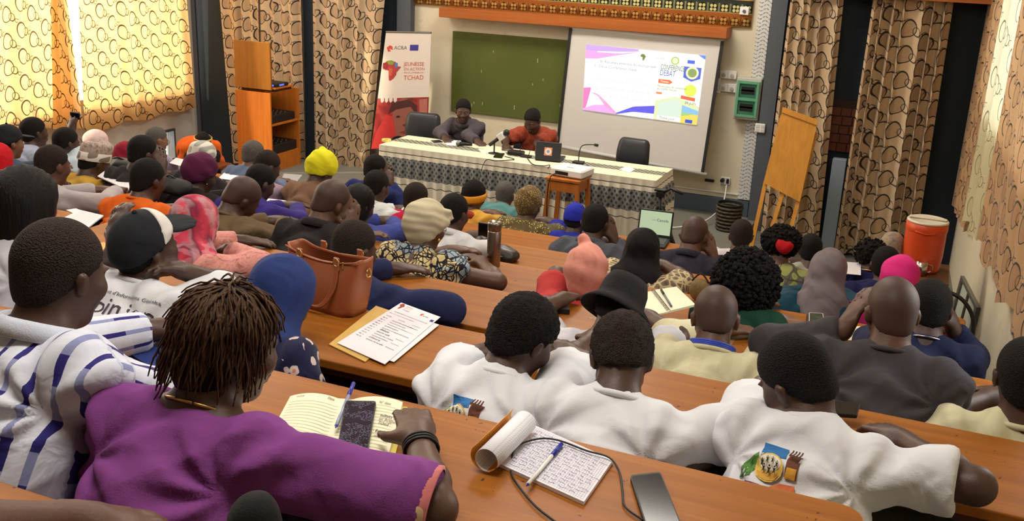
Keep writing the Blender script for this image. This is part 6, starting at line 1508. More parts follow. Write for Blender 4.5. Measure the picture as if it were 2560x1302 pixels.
    for sd in (-1, 1):
        b.ell(hp(sd*0.013, 0.098, -0.032), 0.0095*hs, k=0.008); b.ell(hp(sd*0.04, 0.062, -0.022), 0.024*hs, k=0.025)
        b.ell(hp(sd*0.028, 0.083, 0.020), sb(0.026, 0.010, 0.007), Rh, k=0.012)
        b.ell(hp(sd*0.030, 0.098, 0.002), 0.0135*hs, k=0.012, sub=True)
        Re = Rh@rotm(0, math.radians(-12), math.radians(sd*10))
        b.ell(hp(sd*0.079, -0.012, -0.006), sb(max(0.010, h*0.95), 0.018, 0.031), Re, k=0.008); b.ell(hp(sd*0.092, -0.006, -0.004), sb(0.008, 0.010, 0.018), Re, k=0.004, sub=True)
    b.ell(hp(0, 0.094, -0.057), sb(0.024, 0.011, 0.0075), Rh, k=0.006); b.ell(hp(0, 0.091, -0.070), sb(0.021, 0.011, 0.008), Rh, k=0.006); b.ell(hp(0, 0.107, -0.0635), sb(0.024, 0.006, 0.002), Rh, k=0.003, sub=True)
    V, Q = b.mesh(h); mesh_obj('body', V, Q, SK[skin], t, smooth=True)
    if face:
        for sd in (-1, 1):
            e = SDF().ell(hp(sd*0.030, 0.0775, 0.002), 0.0125*hs).mesh(0.0035); mesh_obj('eye', e[0], e[1], M_eye, t, smooth=True)
            e = SDF().ell(hp(sd*0.030, 0.0868, 0.001), 0.0052*hs).mesh(0.002); mesh_obj('iris', e[0], e[1], M_dark, t, smooth=True)
    if glasses:
        mb = MB()
        for sd in (-1, 1):
            mb.tube([hp(sd*0.031+0.019*math.cos(g), 0.104, 0.002+0.015*math.sin(g)) for g in np.linspace(0, 2*PI, 15)[:-1]], 0.0016, 5, closed=True); mb.tube([hp(sd*0.05, 0.102, 0.004), hp(sd*0.08, 0.05, 0.006), hp(sd*0.084, -0.02, 0.004)], 0.0018, 5)
        mb.tube([hp(-0.012, 0.106, 0.004), hp(0.012, 0.106, 0.004)], 0.0016, 5); mb.build('glasses', M_steel, t)
    # ---- hair
    def cap_cut(sd_, y0, z0, y1, z1):
        a_, b_ = np.array([0, y0, z0]), np.array([0, y1, z1]); d = b_-a_; n = np.array([0, -d[2], d[1]]); n = n if n[2] < 0 else -n
        nw = Rh@unit(n); sd_.plane(nw, float(nw@hp(*a_)))
    hm_ = hm or H_blk
    if hair in ('short', 'afro', 'fade', 'stubble', 'grey'):
        tk = {'short': 0.006, 'afro': 0.012, 'fade': 0.004, 'stubble': 0.0025, 'grey': 0.005}[hair]*s
        g = SDF(); g.ell(hp(0, -0.014, 0.037), (0.075*hs+tk, 0.097*hs+tk, 0.086*hs+tk*1.1), Rh); g.ell(hp(0, -0.045, -0.02), (0.062*hs+tk*.6, 0.058*hs+tk*.6, 0.07*hs), Rh, k=0.02)
        cap_cut(g, 0.082, 0.062, -0.10, -0.075)
        hh = min(h, 0.0100); dp_ = (lambda V_, N_: 0.0035*np.sin(V_[:, 0]*260+5*np.sin(V_[:, 2]*140))*np.sin(V_[:, 1]*240+V_[:, 2]*200)) if hair == 'afro' else None
        V, Q = g.mesh(hh, dp_); mesh_obj('hair', V, Q, M_stub if hair == 'stubble' and hm_ is H_brn else hm_, t, smooth=True)
    # ---- hats and scarves
    HT = dict(t=t, hp=hp, Rh=Rh, s=hs, h=h, C=C-bs, Nb=Nb-bs, U=U, Xb=Xb, Yb=Yb, pt=pt, seed=seed, cap_cut=cap_cut, RT=RT, fwd=fwd, arms=arms)
    if hat:
        for hf in (hat if isinstance(hat, list) else [hat]): hf(HT)
    # ---- top
    o_ = 0.014*s
    g = SDF(); prim = []
    g.ell(P-bs+U*0.02, (0.165*w*s+o_*1.3, 0.12*w*s+o_*1.5, 0.15*s), RT, k=0.06)
    g.ell(C-U*Ln*0.62-bs, (0.134*w*s+o_*1.4, 0.1*w*s+o_*1.4, 0.2*s), RT, k=0.08)
    g.ell(pt(0, -0.004, 0.15), (0.153*w*s*shoulder+o_, 0.104*w*s+o_, 0.165*s), RT, k=0.06)
    g.cone(pt(-0.125*shoulder, -0.006, 0.014), pt(0.125*shoulder, -0.006, 0.014), 0.052*s+o_, 0.052*s+o_, 0.05)
    for sd in (-1, 1): g.cone(Nb-bs-U*0.012*s+Xb*sd*0.025*s, pt(sd*0.13*shoulder, -0.005, 0.025), 0.040*s+o_*0.7, 0.05*s+o_, 0.04)
    for sd, (S_, E, W_, hd, nn, cu) in arms.items():
        g.ell(S_, 0.050*s*w**.5+o_*0.8, k=0.035)
        if sleeve == 'none': continue
        if sleeve == 'short': g.cone(S_, S_+(E-S_)*0.80, 0.048*s*w**.5+o_*0.9, 0.053*s+o_*1.2, 0.03, cut1=True)
        elif sleeve == 'elbow': g.cone(S_, S_+(E-S_)*0.97, 0.05*s*w**.5+o_*0.8, 0.05*s+o_*1.6, 0.03, cut1=True)
        elif sleeve in ('long', 'wide'):
            ex = 0.02 if sleeve == 'wide' else 0.0
            g.cone(S_, E, 0.05*s*w**.5+o_, 0.043*s+o_+ex, 0.03); g.cone(E, W_-unit(W_-E)*0.015, 0.043*s+o_+ex, 0.031*s+o_*0.8+ex*1.4, 0.025, cut1=True)
        elif sleeve == 'cap': g.cone(S_, S_+(E-S_)*0.38, 0.062*s+o_, 0.075*s+o_, 0.03, cut1=True)
    fa = (foldamp or 0.0055)*1.25 if sleeve != 'none' else 0.003
    hc = h if h < 0.011 else h*1.1
    if neckline: g.ell(Nb-bs+U*0.035*s-Yb*0.02*s, (0.115*s*neckline, 0.10*s*neckline, 0.055*s), RT, k=0.01, sub=True)
    pits = [(pt(sd*0.15*shoulder, -0.02, 0.09), Xb, U) for sd in (-1, 1)]
    fd = creases(fa, pits, seed)
    V, Q = g.mesh(hc, lambda V_, N_: fd(V_, N_)+fa*0.85)
    tp = mesh_obj(topname, V, Q, top, t, smooth=True)
    if uv:
        # cloth coordinates: across/along the torso, and along each sleeve
        rel = V-(C-bs); X_ = rel@Xb; Yl = rel@Yb; Zl = rel@U; UVc = np.stack([X_+np.where(Yl > 0, 0.3, 0)+0.5, -Zl], 1)
        for sd, (S_, E, W_, hd, nn, cu) in arms.items():
            a_, b_ = S_, (E if True else W_)
            for (a_, b_, off) in ((S_, E, 0.0), (E, W_, float(np.linalg.norm(E-S_)))):
                d = unit(b_-a_); ln = np.linalg.norm(b_-a_); q_ = V-a_; al = q_@d; rr = np.linalg.norm(q_-al[:, None]*d, axis=1)
                e1 = unit(np.cross(d, U)); e2 = np.cross(d, e1); ang = np.arctan2(q_@e2, q_@e1)
                msk = (rr < 0.095*s) & (al > (0.05 if off == 0 else -0.03)) & (al < ln+0.03) & ((X_*sd > shw+0.035) | (off > 0))
                UVc[msk, 0] = (ang*0.062+2.0)[msk]; UVc[msk, 1] = (al+off)[msk]
        uv_set(tp, UVc)
    if collar is None and topname == 'shirt' and dep < 6:
        ax = unit(0.6*U+0.4*unit(hp(0, -0.03, -0.04)-(Nb-bs))); e1 = unit(Xb-ax*np.dot(Xb, ax)); e2 = np.cross(ax, e1); r0 = 0.069*s*w**.5
        MB().tube([Nb-bs+ax*0.010+e1*r0*1.03*math.cos(g_)+e2*r0*math.sin(g_) for g_ in np.linspace(0, 2*PI, 29)[:-1]], 0.0085, 8, closed=True).build('neck_band', top, t, smooth=True)
    if collar is not None:
        # folded collar band round the neck
        n_ = 28; mb = MB(); cN = Nb-bs-U*0.0; ax = unit(0.6*U+0.4*unit(hp(0, -0.03, -0.04)-cN)); r0 = 0.066*s
        e1 = unit(Xb-ax*np.dot(Xb, ax)); e2 = np.cross(ax, e1)
        prof = ((0.0, 0.030), (0.008, 0.034), (0.013, 0.024), (0.021, -0.004), (0.014, -0.006), (0.006, 0.012))
        for (dr, dz) in prof:
            for i in range(n_):
                g_ = 2*PI*i/n_; mb.v.append(tuple(cN+e1*(r0+dr*1.3)*math.cos(g_)*1.04+e2*(r0+dr*1.3)*math.sin(g_)+ax*(dz*s-0.012*max(0, math.sin(g_)*np.sign(np.dot(e2, fwd)))-0.006)))
        m_ = len(prof)
        for j in range(m_):
            for i in range(n_): mb.f.append((j*n_+i, j*n_+(i+1) % n_, ((j+1) % m_)*n_+(i+1) % n_, ((j+1) % m_)*n_+i)); mb.m.append(0)
        mb.build('collar', collar, t, smooth=True)
    if legs:
        g = SDF(); g.ell(P-bs-U*0.02, (0.17*w*s, 0.125*w*s, 0.11*s), RT, k=0.05)
        sh = SDF()
        for sd, (K, A) in kn.items():
            g.cone(P-bs+Xb*sd*0.085*s, K, 0.09*s*w, 0.068*s, 0.05); g.cone(K, A, 0.066*s, 0.052*s, 0.03, cut1=True)
            sh1 = SDF().cone(A+np.array([0, 0, -0.03])-fwd*0.03, A+fwd*0.15+np.array([0, 0, -0.055]), 0.042, 0.034, 0.02); V_, Q_ = sh1.mesh(0.02); mesh_obj('shoe', V_, Q_, M_shoe, t, smooth=True)
        V_, Q_ = g.mesh(0.024); mesh_obj('trousers', V_, Q_, M_trs, t, smooth=True)
    if extra: extra(dict(HT, top=tp, base=bs, P=P-bs, Hc=Hc, L=Ln))
    return t
def sm(T, name, g, mat, disp=None, hh=None): V, Q = g.mesh(hh or min(T['h'], 0.0125), disp); return mesh_obj(name, V, Q, mat, T['t'], smooth=True)
def hijab(mat, inner=None, cape=1.0, tail=False, amp=0.004):
    def f(T):
        hp, Rh, s = T['hp'], T['Rh'], T['s']; g = SDF()
        g.ell(hp(0, -0.016, 0.036), (0.089*s, 0.112*s, 0.101*s), Rh); g.ell(hp(0, -0.01, -0.045), (0.082*s, 0.092*s, 0.1*s), Rh, k=0.04)
        g.cone(hp(0, -0.02, -0.07), T['Nb'], 0.082*s, 0.1*s, 0.05)
        g.ell(T['C'], (0.17*s*cape, 0.105*s, 0.09*s*cape), T['RT'], k=0.08)
        if tail: g.cone(T['Nb']-T['Yb']*0.05*s, T['C']-T['U']*0.24*s-T['Yb']*0.08*s, 0.08*s, 0.07*s, 0.06)
        g.ell(hp(0, 0.118, -0.018), (0.062*s, 0.062*s, 0.088*s), Rh, k=0.012, sub=True)
        d1 = folds(amp, 13, T['seed']); sm(T, 'headscarf', g, mat, lambda V, N: d1(V, N)+amp*0.5+amp*0.5*np.sin(V[:, 2]*60+V[:, 0]*60+2*np.sin(V[:, 1]*30)+T['seed']))
    return f
def wrap(mat, big=1.0, knot=None, amp=0.003, name='headwrap', low=-0.06, tall=0.0, kmat=None, rows=34):
    def f(T):
        hp, Rh, s = T['hp'], T['Rh'], T['s']; g = SDF()
        g.ell(hp(0, -0.026, 0.042+tall*0.4), (0.088*s*big, 0.112*s*big, (0.098+tall)*s*big), Rh); g.ell(hp(0, -0.055, -0.012), (0.074*s, 0.07*s, 0.076*s), Rh, k=0.03)
        T['cap_cut'](g, 0.088, 0.055, -0.11, low)
        if knot:
            for (x, y, z, r) in knot: g.ell(hp(x, y, z), (r*s, r*s*0.8, r*s), Rh, k=0.012)
        sm(T, name, g, mat, lambda V, N: amp*np.sin(V@Rh[:, 2]*rows*2+V@Rh[:, 1]*30+np.sin(V@Rh[:, 0]*20))+folds(amp, 20, T['seed'])(V, N))
    return f
def band(mat, z=0.03, wd=0.03, name='headband'):
    def f(T):
        hp, Rh, s = T['hp'], T['Rh'], T['s']; mb = MB(); n = 40
        for j, (dr, dz) in enumerate(((0.006, -1), (0.014, -0.5), (0.016, 0.4), (0.008, 1))):
            for i in range(n):
                g = 2*PI*i/n; y = 0.108*math.sin(g); mb.v.append(tuple(hp((0.085+dr)*math.cos(g), -0.014+(0.106+dr)*math.sin(g), z+dz*wd+0.35*y)))
        for j in range(3):
            for i in range(n): mb.f.append((j*n+i, j*n+(i+1) % n, (j+1)*n+(i+1) % n, (j+1)*n+i)); mb.m.append(0)
        mb.build(name, mat, T['t'], smooth=True, solid=0.004)
    return f
def ballcap(crown, brim=None, front=None, back=False):
    def f(T):
        hp, Rh, s = T['hp'], T['Rh'], T['s']; g = SDF(); g.ell(hp(0, -0.012, 0.04), (0.088*s, 0.110*s, 0.102*s), Rh); g.ell(hp(0, -0.06, 0.0), (0.074*s, 0.06*s, 0.06*s), Rh, k=0.03); T['cap_cut'](g, 0.09, 0.045, -0.11, -0.012)
        sm(T, 'cap_crown', g, crown, hh=min(T['h'], 0.008))
        if front:
            g = SDF(); g.ell(hp(0, -0.010, 0.0415), (0.0905*s, 0.1125*s, 0.1045*s), Rh); T['cap_cut'](g, 0.09, 0.05, -0.11, -0.012); n_ = Rh@unit(np.array([0, -1, 0.15])); g.plane(n_, float(n_@hp(0, 0.02, 0.06))); sm(T, 'cap_front_panel', g, front, hh=min(T['h'], 0.008))
        g = SDF(); yb = -1 if back else 1; g.ell(hp(0, 0.12*yb, 0.045), (0.078*s, 0.078*s, 0.006*s+0.003), Rh@rotm(0, math.radians(8 if not back else -8), 0)); sm(T, 'cap_peak', g, brim or crown, hh=min(T['h'], 0.006))
        g = SDF(); g.ell(hp(0, -0.012, 0.143), 0.009*s); sm(T, 'cap_button', g, brim or crown, hh=0.004)
    return f
def buckethat(mat):
    def f(T):
        hp, Rh, s = T['hp'], T['Rh'], T['s']; mb = MB(); n = 44
        prof = [(0.0, 0.135), (0.045, 0.134), (0.078, 0.122), (0.092, 0.085), (0.096, 0.04), (0.1, 0.026), (0.128, 0.0), (0.146, -0.02), (0.142, -0.026), (0.122, -0.006), (0.092, 0.018)]
        for (r, z) in prof:
            for i in range(n):
                g = 2*PI*i/n; mb.v.append(tuple(hp(r*0.93*math.cos(g), -0.014+r*1.13*math.sin(g), z+0.006+(0.004*math.sin(3*g) if z < 0.02 else 0))))
        m_ = len(prof)
        for j in range(m_-1):
            for i in range(n): mb.f.append((j*n+i, (j+1)*n+i, (j+1)*n+(i+1) % n, j*n+(i+1) % n)); mb.m.append(0)
        mb.build('bucket_hat', mat, T['t'], smooth=True)
    return f
def kufi(T):
    hp, Rh, s = T['hp'], T['Rh'], T['s']; mb = MB(); n = 40
    for nm, prof, mt in (('cap_side', [(0.094, 0.02), (0.098, 0.03), (0.096, 0.075), (0.09, 0.08)], printed('weave', sr(214, 208, 196), sr(120, 112, 104), name='white_knit_band')), ('cap_crown', [(0.093, 0.076), (0.095, 0.12), (0.085, 0.145), (0.045, 0.156), (0.001, 0.158)], printed('marble', sr(96, 62, 48), sr(176, 160, 150), sr(120, 78, 58), 'brown_embroidered_cloth', 2.0))):
        mb = MB()
        for (r, z) in prof:
            for i in range(n): g = 2*PI*i/n; mb.v.append(tuple(hp(r*0.93*math.cos(g), -0.014+r*1.14*math.sin(g), z-0.006-0.2*(0.1*math.sin(g)*-1))))
        for j in range(len(prof)-1):
            for i in range(n): mb.f.append((j*n+i, j*n+(i+1) % n, (j+1)*n+(i+1) % n, (j+1)*n+i)); mb.m.append(0)
        mb.build(nm, mt, T['t'], smooth=True)
def braids(n=900, ln=0.12, r=0.0030, mat=None, big=1.0, name='braids', low=-0.13):
    def f(T):
        hp, s = T['hp'], T['s']; rnd = random.Random(11); mb = MB()
        g = SDF(); Rh = T['Rh']; g.ell(hp(0, -0.016, 0.036), (0.083*s*big, 0.108*s*big, 0.098*s), Rh); g.ell(hp(0, -0.05, -0.03), (0.075*s*big, 0.064*s, 0.085*s), Rh, k=0.03); T['cap_cut'](g, 0.085, 0.06, -0.08, -0.13); sm(T, 'hair', g, mat or H_str)
        for i in range(n):
            a = rnd.uniform(0, 2*PI); el = math.acos(rnd.uniform(0.0, 1.0))
            x, y, z = math.sin(el)*math.cos(a), math.sin(el)*math.sin(a), math.cos(el)
            if y > 0.45 and z < 0.8: continue
            p = np.array([0.082*x*big, -0.016+0.106*y*big, 0.036+0.096*z]); d = np.array([x, y*0.9-0.15, -0.1]); pts = [p]; q = p.copy()
            L_ = ln*rnd.uniform(0.75, 1.2); st = L_/7
            for k in range(7):
                # slide down over the skull
                nrm = np.array([q[0]/0.0072, (q[1]+0.016)/0.0115, (q[2]-0.036)/0.0096]); nrm = nrm/ (np.linalg.norm(nrm)+1e-9)
                dd = np.array([0, 0, -1.0])+0.12*d*np.array([1, 1, 0]); dd = dd-nrm*min(0, np.dot(dd, nrm)) if q[2] > -0.03 else dd+nrm*0.0
                dd = unit(dd+np.array([rnd.uniform(-.3, .3), rnd.uniform(-.3, .3), rnd.uniform(-.15, .15)])); q = q+dd*st
                e = (q[0]/(0.084*big))**2+((q[1]+0.016)/(0.109*big))**2+((q[2]-0.036)/0.1)**2
                if e < 1.0 and q[2] > -0.04: q = np.array([0, -0.016, 0.036])+(q-np.array([0, -0.016, 0.036]))/math.sqrt(e)
                pts.append(q.copy())
            mb.tube([hp(*pp) for pp in pts], [r*s*(1.1-0.09*k) for k in range(8)], 5)
        o = mb.build(name, hairmat(sr(24, 19, 17), 'strand', sr(98, 68, 46)), T['t'], smooth=True); o['kind'] = 'stuff'
    return f
def curls(rx=0.15, rz=0.16, n=900, cz=-0.01, mat=None):
    def f(T):
        hp, s, Rh = T['hp'], T['s'], T['Rh']; rnd = random.Random(5); g = SDF(); g.ell(hp(0, -0.03, cz), (rx*0.93*s, rx*0.86*s, rz*0.95*s), Rh); g.ell(hp(0, 0.13, -0.04), (0.075*s, 0.075*s, 0.12*s), Rh, k=0.02, sub=True); sm(T, 'hair', g, mat or H_blk)
        mb = MB(); t_ = [(0, 0, 1), (0.894, 0, 0.447), (0.276, 0.851, 0.447), (-0.724, 0.526, 0.447), (-0.724, -0.526, 0.447), (0.276, -0.851, 0.447), (0.724, 0.526, -0.447), (-0.276, 0.851, -0.447), (-0.894, 0, -0.447), (-0.276, -0.851, -0.447), (0.724, -0.526, -0.447), (0, 0, -1)]
        fc = [(0, 1, 2), (0, 2, 3), (0, 3, 4), (0, 4, 5), (0, 5, 1), (1, 6, 2), (2, 7, 3), (3, 8, 4), (4, 9, 5), (5, 10, 1), (6, 7, 2), (7, 8, 3), (8, 9, 4), (9, 10, 5), (10, 6, 1), (11, 7, 6), (11, 8, 7), (11, 9, 8), (11, 10, 9), (11, 6, 10)]
        for i in range(n):
            z = rnd.uniform(-0.97, 1); a = rnd.uniform(0, 2*PI); q = math.sqrt(1-z*z); k = rnd.uniform(0.95, 1.04); y = q*math.sin(a)
            if y > 0.62 and z < 0.5: continue
            c_ = hp(rx*k*q*math.cos(a), -0.03+rx*0.92*k*y, cz+rz*k*z); r = rnd.uniform(0.007, 0.013)*s
            mb.add([tuple(c_+np.array(v)*r) for v in t_], fc)
        o = mb.build('curls', mat or H_blk, T['t'], smooth=True); o['kind'] = 'stuff'
    return f
def longhair(T, big=1.0, ln=0.16, mat=None):
    hp, s, Rh = T['hp'], T['s'], T['Rh']; g = SDF(); g.ell(hp(0, -0.02, 0.036), (0.095*s*big, 0.118*s*big, 0.104*s), Rh)
    g.ell(hp(0, -0.035, -0.06), (0.098*s*big, 0.09*s*big, ln*s*0.75), Rh, k=0.05); g.ell(hp(0, 0.13, -0.05), (0.07*s, 0.085*s, 0.12*s), Rh, k=0.02, sub=True); sm(T, 'hair', g, mat or H_str, lambda V, N: 0.0025*np.sin((V@Rh[:, 0])*240+V@Rh[:, 1]*200))
def lanyard(mat):
    def f(T):
        s, Xb, U = T['s'], T['Xb'], T['U']; N = T['Nb']; ax = unit(0.6*U+0.4*unit(T['hp'](0, -0.03, -0.04)-N)); e1 = unit(Xb-ax*np.dot(Xb, ax)); e2 = np.cross(ax, e1); mb = MB()
        for dz in (0.02, 0.026, 0.032): mb.tube([N+ax*dz+e1*0.076*math.cos(g)+e2*0.074*math.sin(g) for g in np.linspace(0, 2*PI, 29)[:-1]], 0.0042, 5, closed=True)
        mb.build('lanyard', mat, T['t'], smooth=True)
    return f
def earring(T, mat=None, r=0.005):
    for sd in (-1, 1):
        V, Q = SDF().ell(T['hp'](sd*0.084, -0.004, -0.042), r).mesh(0.002); mesh_obj('earring', V, Q, mat or M_chrome, T['t'], smooth=True)
def chain(T, mat=None, r=0.0035):
    N, Xb, Yb, U, s = T['Nb'], T['Xb'], T['Yb'], T['U'], T['s']
    MB().tube([N+Xb*0.078*s*math.cos(g)+Yb*0.078*math.sin(g)*s+U*(0.004-0.035*max(0, math.sin(g)))*s for g in np.linspace(0, 2*PI, 33)[:-1]], r, 6, closed=True).build('necklace', mat or M_brass, T['t'], smooth=True)
def decal(T, origin, direction, right, up, shapes):
    """project flat print on the shirt. shapes: (name, mat, [verts2d], faces)"""
    tp = T['top']; me = tp.data; bv = BVHTree.FromPolygons([v.co for v in me.vertices], [p.vertices for p in me.polygons])
    o = Vector(origin); d = Vector(direction).normalized(); rt, u_ = Vector(right).normalized(), Vector(up).normalized()
    for li, (nm, mat, vs, fs) in enumerate(shapes):
        out = []
        for v in vs:
            p = o+rt*v[0]+u_*v[1]-d*0.6; hit = bv.ray_cast(p, d)
            q = hit[0] if hit[0] is not None else p+d*0.6
            out.append(tuple(Vector(q)-d*(0.0025+0.0008*li)))
        o_ = mesh_obj(nm, out, fs, mat, T['t'])
        if 'lettering' in nm or 'figure' in nm: o_['kind'] = 'stuff'
def fine(poly, n=3):
    """triangle-fan a convex-ish polygon with extra rings so it drapes"""
    c = (sum(p[0] for p in poly)/len(poly), sum(p[1] for p in poly)/len(poly)); P_ = []
    for i in range(len(poly)):
        a, b = poly[i], poly[(i+1) % len(poly)]; P_ += [(a[0]+(b[0]-a[0])*j/3, a[1]+(b[1]-a[1])*j/3) for j in range(3)]
    m_ = len(P_); vs = [(c[0]+(p[0]-c[0])*k/n, c[1]+(p[1]-c[1])*k/n) for k in range(1, n+1) for p in P_]+[c]; ci = len(vs)-1
    fs = [(i, (i+1) % m_, ci) for i in range(m_)]+[(k*m_+i, (k-1)*m_+i, (k-1)*m_+(i+1) % m_, k*m_+(i+1) % m_) for k in range(1, n) for i in range(m_)]
    return vs, fs
M_tee = cloth(sr(216, 218, 224), 'white_cotton'); M_cream_s = cloth(sr(206, 200, 166), 'cream_cloth')
def emblem(T):
    """round community print on the back: sky block, leaf block, hands, yellow disc with small figures"""
    c = T['C']-T['U']*0.095*T['s']; E_ = []
    Pm = lambda rgb, n: plain(rgb, 0.8, name=n, vary=0.25, scale=90)
    def A(nm, rgb, poly): vs, fs = fine(poly); E_.append((nm, Pm(rgb, nm), vs, fs))
    k = 0.055
    A('print_sky', sr(44, 110, 170), [(-0.5*k, 0.35*k), (-0.55*k, 1.0*k), (0.5*k, 0.95*k), (0.6*k, 0.45*k)])
    A('print_leaf', sr(84, 132, 62), [(-0.6*k, 0.5*k), (-1.15*k, -0.1*k), (-1.2*k, -0.75*k), (-0.7*k, -0.6*k), (-0.55*k, 0.0)])
    A('print_hands', sr(104, 60, 44), [(0.65*k, 0.75*k), (1.2*k, 0.7*k), (1.2*k, -0.35*k), (0.7*k, -0.3*k)]); A('print_gold', sr(206, 150, 50), [(0.75*k, 0.1*k), (1.15*k, 0.1*k), (1.15*k, -0.35*k), (0.72*k, -0.35*k)])
    A('print_orange', sr(206, 110, 66), [(0.2*k, -0.85*k), (0.6*k, -0.6*k), (1.2*k, -0.55*k), (1.3*k, -1.15*k), (0.4*k, -1.1*k)])
    A('print_purple', sr(124, 60, 110), [(-0.85*k, -0.85*k), (0.1*k, -0.9*k), (0.2*k, -1.05*k), (-0.8*k, -1.05*k)])
    A('print_disc', sr(216, 180, 84), [(0.62*k*math.cos(g), -0.08*k+0.62*k*math.sin(g)) for g in np.linspace(0, 2*PI, 17)[:-1]])
    A('print_disc_white', sr(224, 220, 200), [(0.5*k*math.cos(g), 0.12*k+0.34*k*math.sin(g)) for g in np.linspace(0, 2*PI, 13)[:-1]])
    A('print_ground', sr(196, 150, 60), [(-0.5*k, -0.3*k), (0.5*k, -0.3*k), (0.34*k, -0.56*k), (0, -0.64*k), (-0.34*k, -0.56*k)])
    for i, (x, y, z_) in enumerate(((-0.34, 0.12, 0.8), (-0.12, 0.26, 0.75), (0.12, 0.26, 0.75), (0.34, 0.12, 0.8), (-0.2, -0.12, 1.0), (0.06, -0.16, 1.15), (0.3, -0.14, 0.9))):
        q = 0.15*k*z_; x *= k; y *= k; A('print_figure', sr(46, 38, 30), [(x-q*0.95, y+q*1.0), (x-q*0.35, y+q*0.35), (x+q*0.35, y+q*0.35), (x+q*0.9, y+q*1.15), (x+q*0.28, y-q*0.1), (x+q*0.3, y-q*0.7), (x+q*0.55, y-q*1.6), (x+q*0.05, y-q*0.8), (x-q*0.5, y-q*1.5), (x-q*0.25, y-q*0.6), (x-q*0.28, y-q*0.1)])
        A('print_figure', sr(46, 38, 30), [(x+q*0.26*math.cos(g), y+q*0.75+q*0.26*math.sin(g)) for g in np.linspace(0, 2*PI, 9)[:-1]])
    for i in range(4): A('print_finger', sr(84, 46, 36), [(0.72*k+0.13*i*k, 0.55*k), (0.80*k+0.13*i*k, 0.55*k), (0.79*k+0.13*i*k, 0.92*k), (0.73*k+0.13*i*k, 0.92*k)])
    decal(T, c-T['Xb']*0.045*T['s'], T['Yb'], T['Xb'], T['U'], E_)
def opinion(T):
    E_ = []
    vs, fs = text_mesh("l 'Opinion", 0.085); 
    c = T['C']-T['U']*0.09*T['s']-T['Xb']*0.17*T['s']
    k = 0.33/max(v[0] for v in vs); E_.append(('shirt_lettering', plain(sr(70, 60, 74), 0.8, name='purple_grey_print', vary=0), [(v[0]*k, v[1]*k) for v in vs], fs))
    v2, f2 = text_mesh("Hebdomadaire d'Analyse et d'Informations Générales", 0.02); k2 = 0.36/max(v[0] for v in v2)
    E_.append(('shirt_lettering', plain(sr(50, 46, 60), 0.8, name='dark_print', vary=0), [(v[0]*k2-0.02, v[1]*k2+0.068) for v in v2], f2))
    decal(T, c, T['Yb'], T['Xb'], T['U'], E_)
C = cloth
A = 'audience member'
# ---- row 1
person('man in white shirt with broken blue stripes, seated at the left edge', (152, 690), 1, dashmat(), hair='short', hm=H_brn, yaw=2, pitch=14, sleeve='long', uv=True, collar=C(sr(200, 206, 222), 'collar_cloth'), R=(('Z', 430, 1010, 0.05), ('Z', 480, 900, 0.05)), L=(('Z', 170, 870, 0.05), ('Z', 352, 832, 0.05)), foldamp=0.007, build=1.05)
def held_phone(T):
    S_, E_, W_, hd, nn, cu = T['arms'][1]; p = T['base']+Vector(W_+hd*0.105+np.array([0.01, 0.012, 0]))
    t = empty('smartphone', p, 'dark phone held up in the raised hand by the left curtain', 'phone'); MB().box(-0.05, 0.05, -0.004, 0.004, 0.0, 0.055, bev=0.002).build('phone_body', M_dark, t); MB().box(-0.045, 0.045, -0.0052, -0.0042, 0.005, 0.05).build('screen', M_screen, t)
def bracelets(T):
    S_, E_, W_, hd, nn, cu = T['arms'][1]; d = unit(W_-E_); e1 = unit(np.cross(d, (0, 0, 1))); e2 = np.cross(d, e1)
    for k, off in enumerate((0.018, 0.027, 0.036)):
        c_ = W_-d*off; MB().tube([c_+e1*0.034*math.cos(g)+e2*(0.031)*math.sin(g) for g in np.linspace(0, 2*PI, 25)[:-1]], 0.0032, 6, closed=True).build('bracelet', M_dark, T['t'], smooth=True)
def pinkcuff(T):
    S_, E_, W_, hd, nn, cu = T['arms'][1]; d = unit(W_-E_); d = unit(E_-S_); c_ = S_+(E_-S_)*0.95; e1 = unit(np.cross(d, (0, 0, 1))); e2 = np.cross(d, e1); mb = MB(); n = 36
    for (r, z) in ((0.074, -0.016), (0.077, 0.014), (0.070, 0.016)):
        for i in range(n): g = 2*PI*i/n; mb.v.append(tuple(c_+d*z+e1*r*math.cos(g)+e2*r*math.sin(g)))
    for j in range(2):
        for i in range(n): mb.f.append((j*n+i, j*n+(i+1) % n, (j+1)*n+(i+1) % n, (j+1)*n+i)); mb.m.append(0)
    mb.build('sleeve_trim', printed('weave', sr(206, 120, 120), sr(222, 190, 150), name='pink_brocade'), T['t'], smooth=True)
person('woman in purple dress with short brown-tipped braids and bracelets', (572, 868), 1, C(sr(122, 62, 128), 'purple_silk'), skin='b', hair=None, yaw=24, pitch=12, sleeve='elbow', topname='dress', build=1.02, shoulder=0.95, s=1.0, hat=[braids(big=0.95), chain, earring, bracelets, pinkcuff], R=(('Z', 1085, 1270, 0.05), ('Z', 1048, 1100, 0.07), ('Z', 1020, 985, 0.08), 0.3), L=('down',), foldamp=0.006, neckline=1.0)
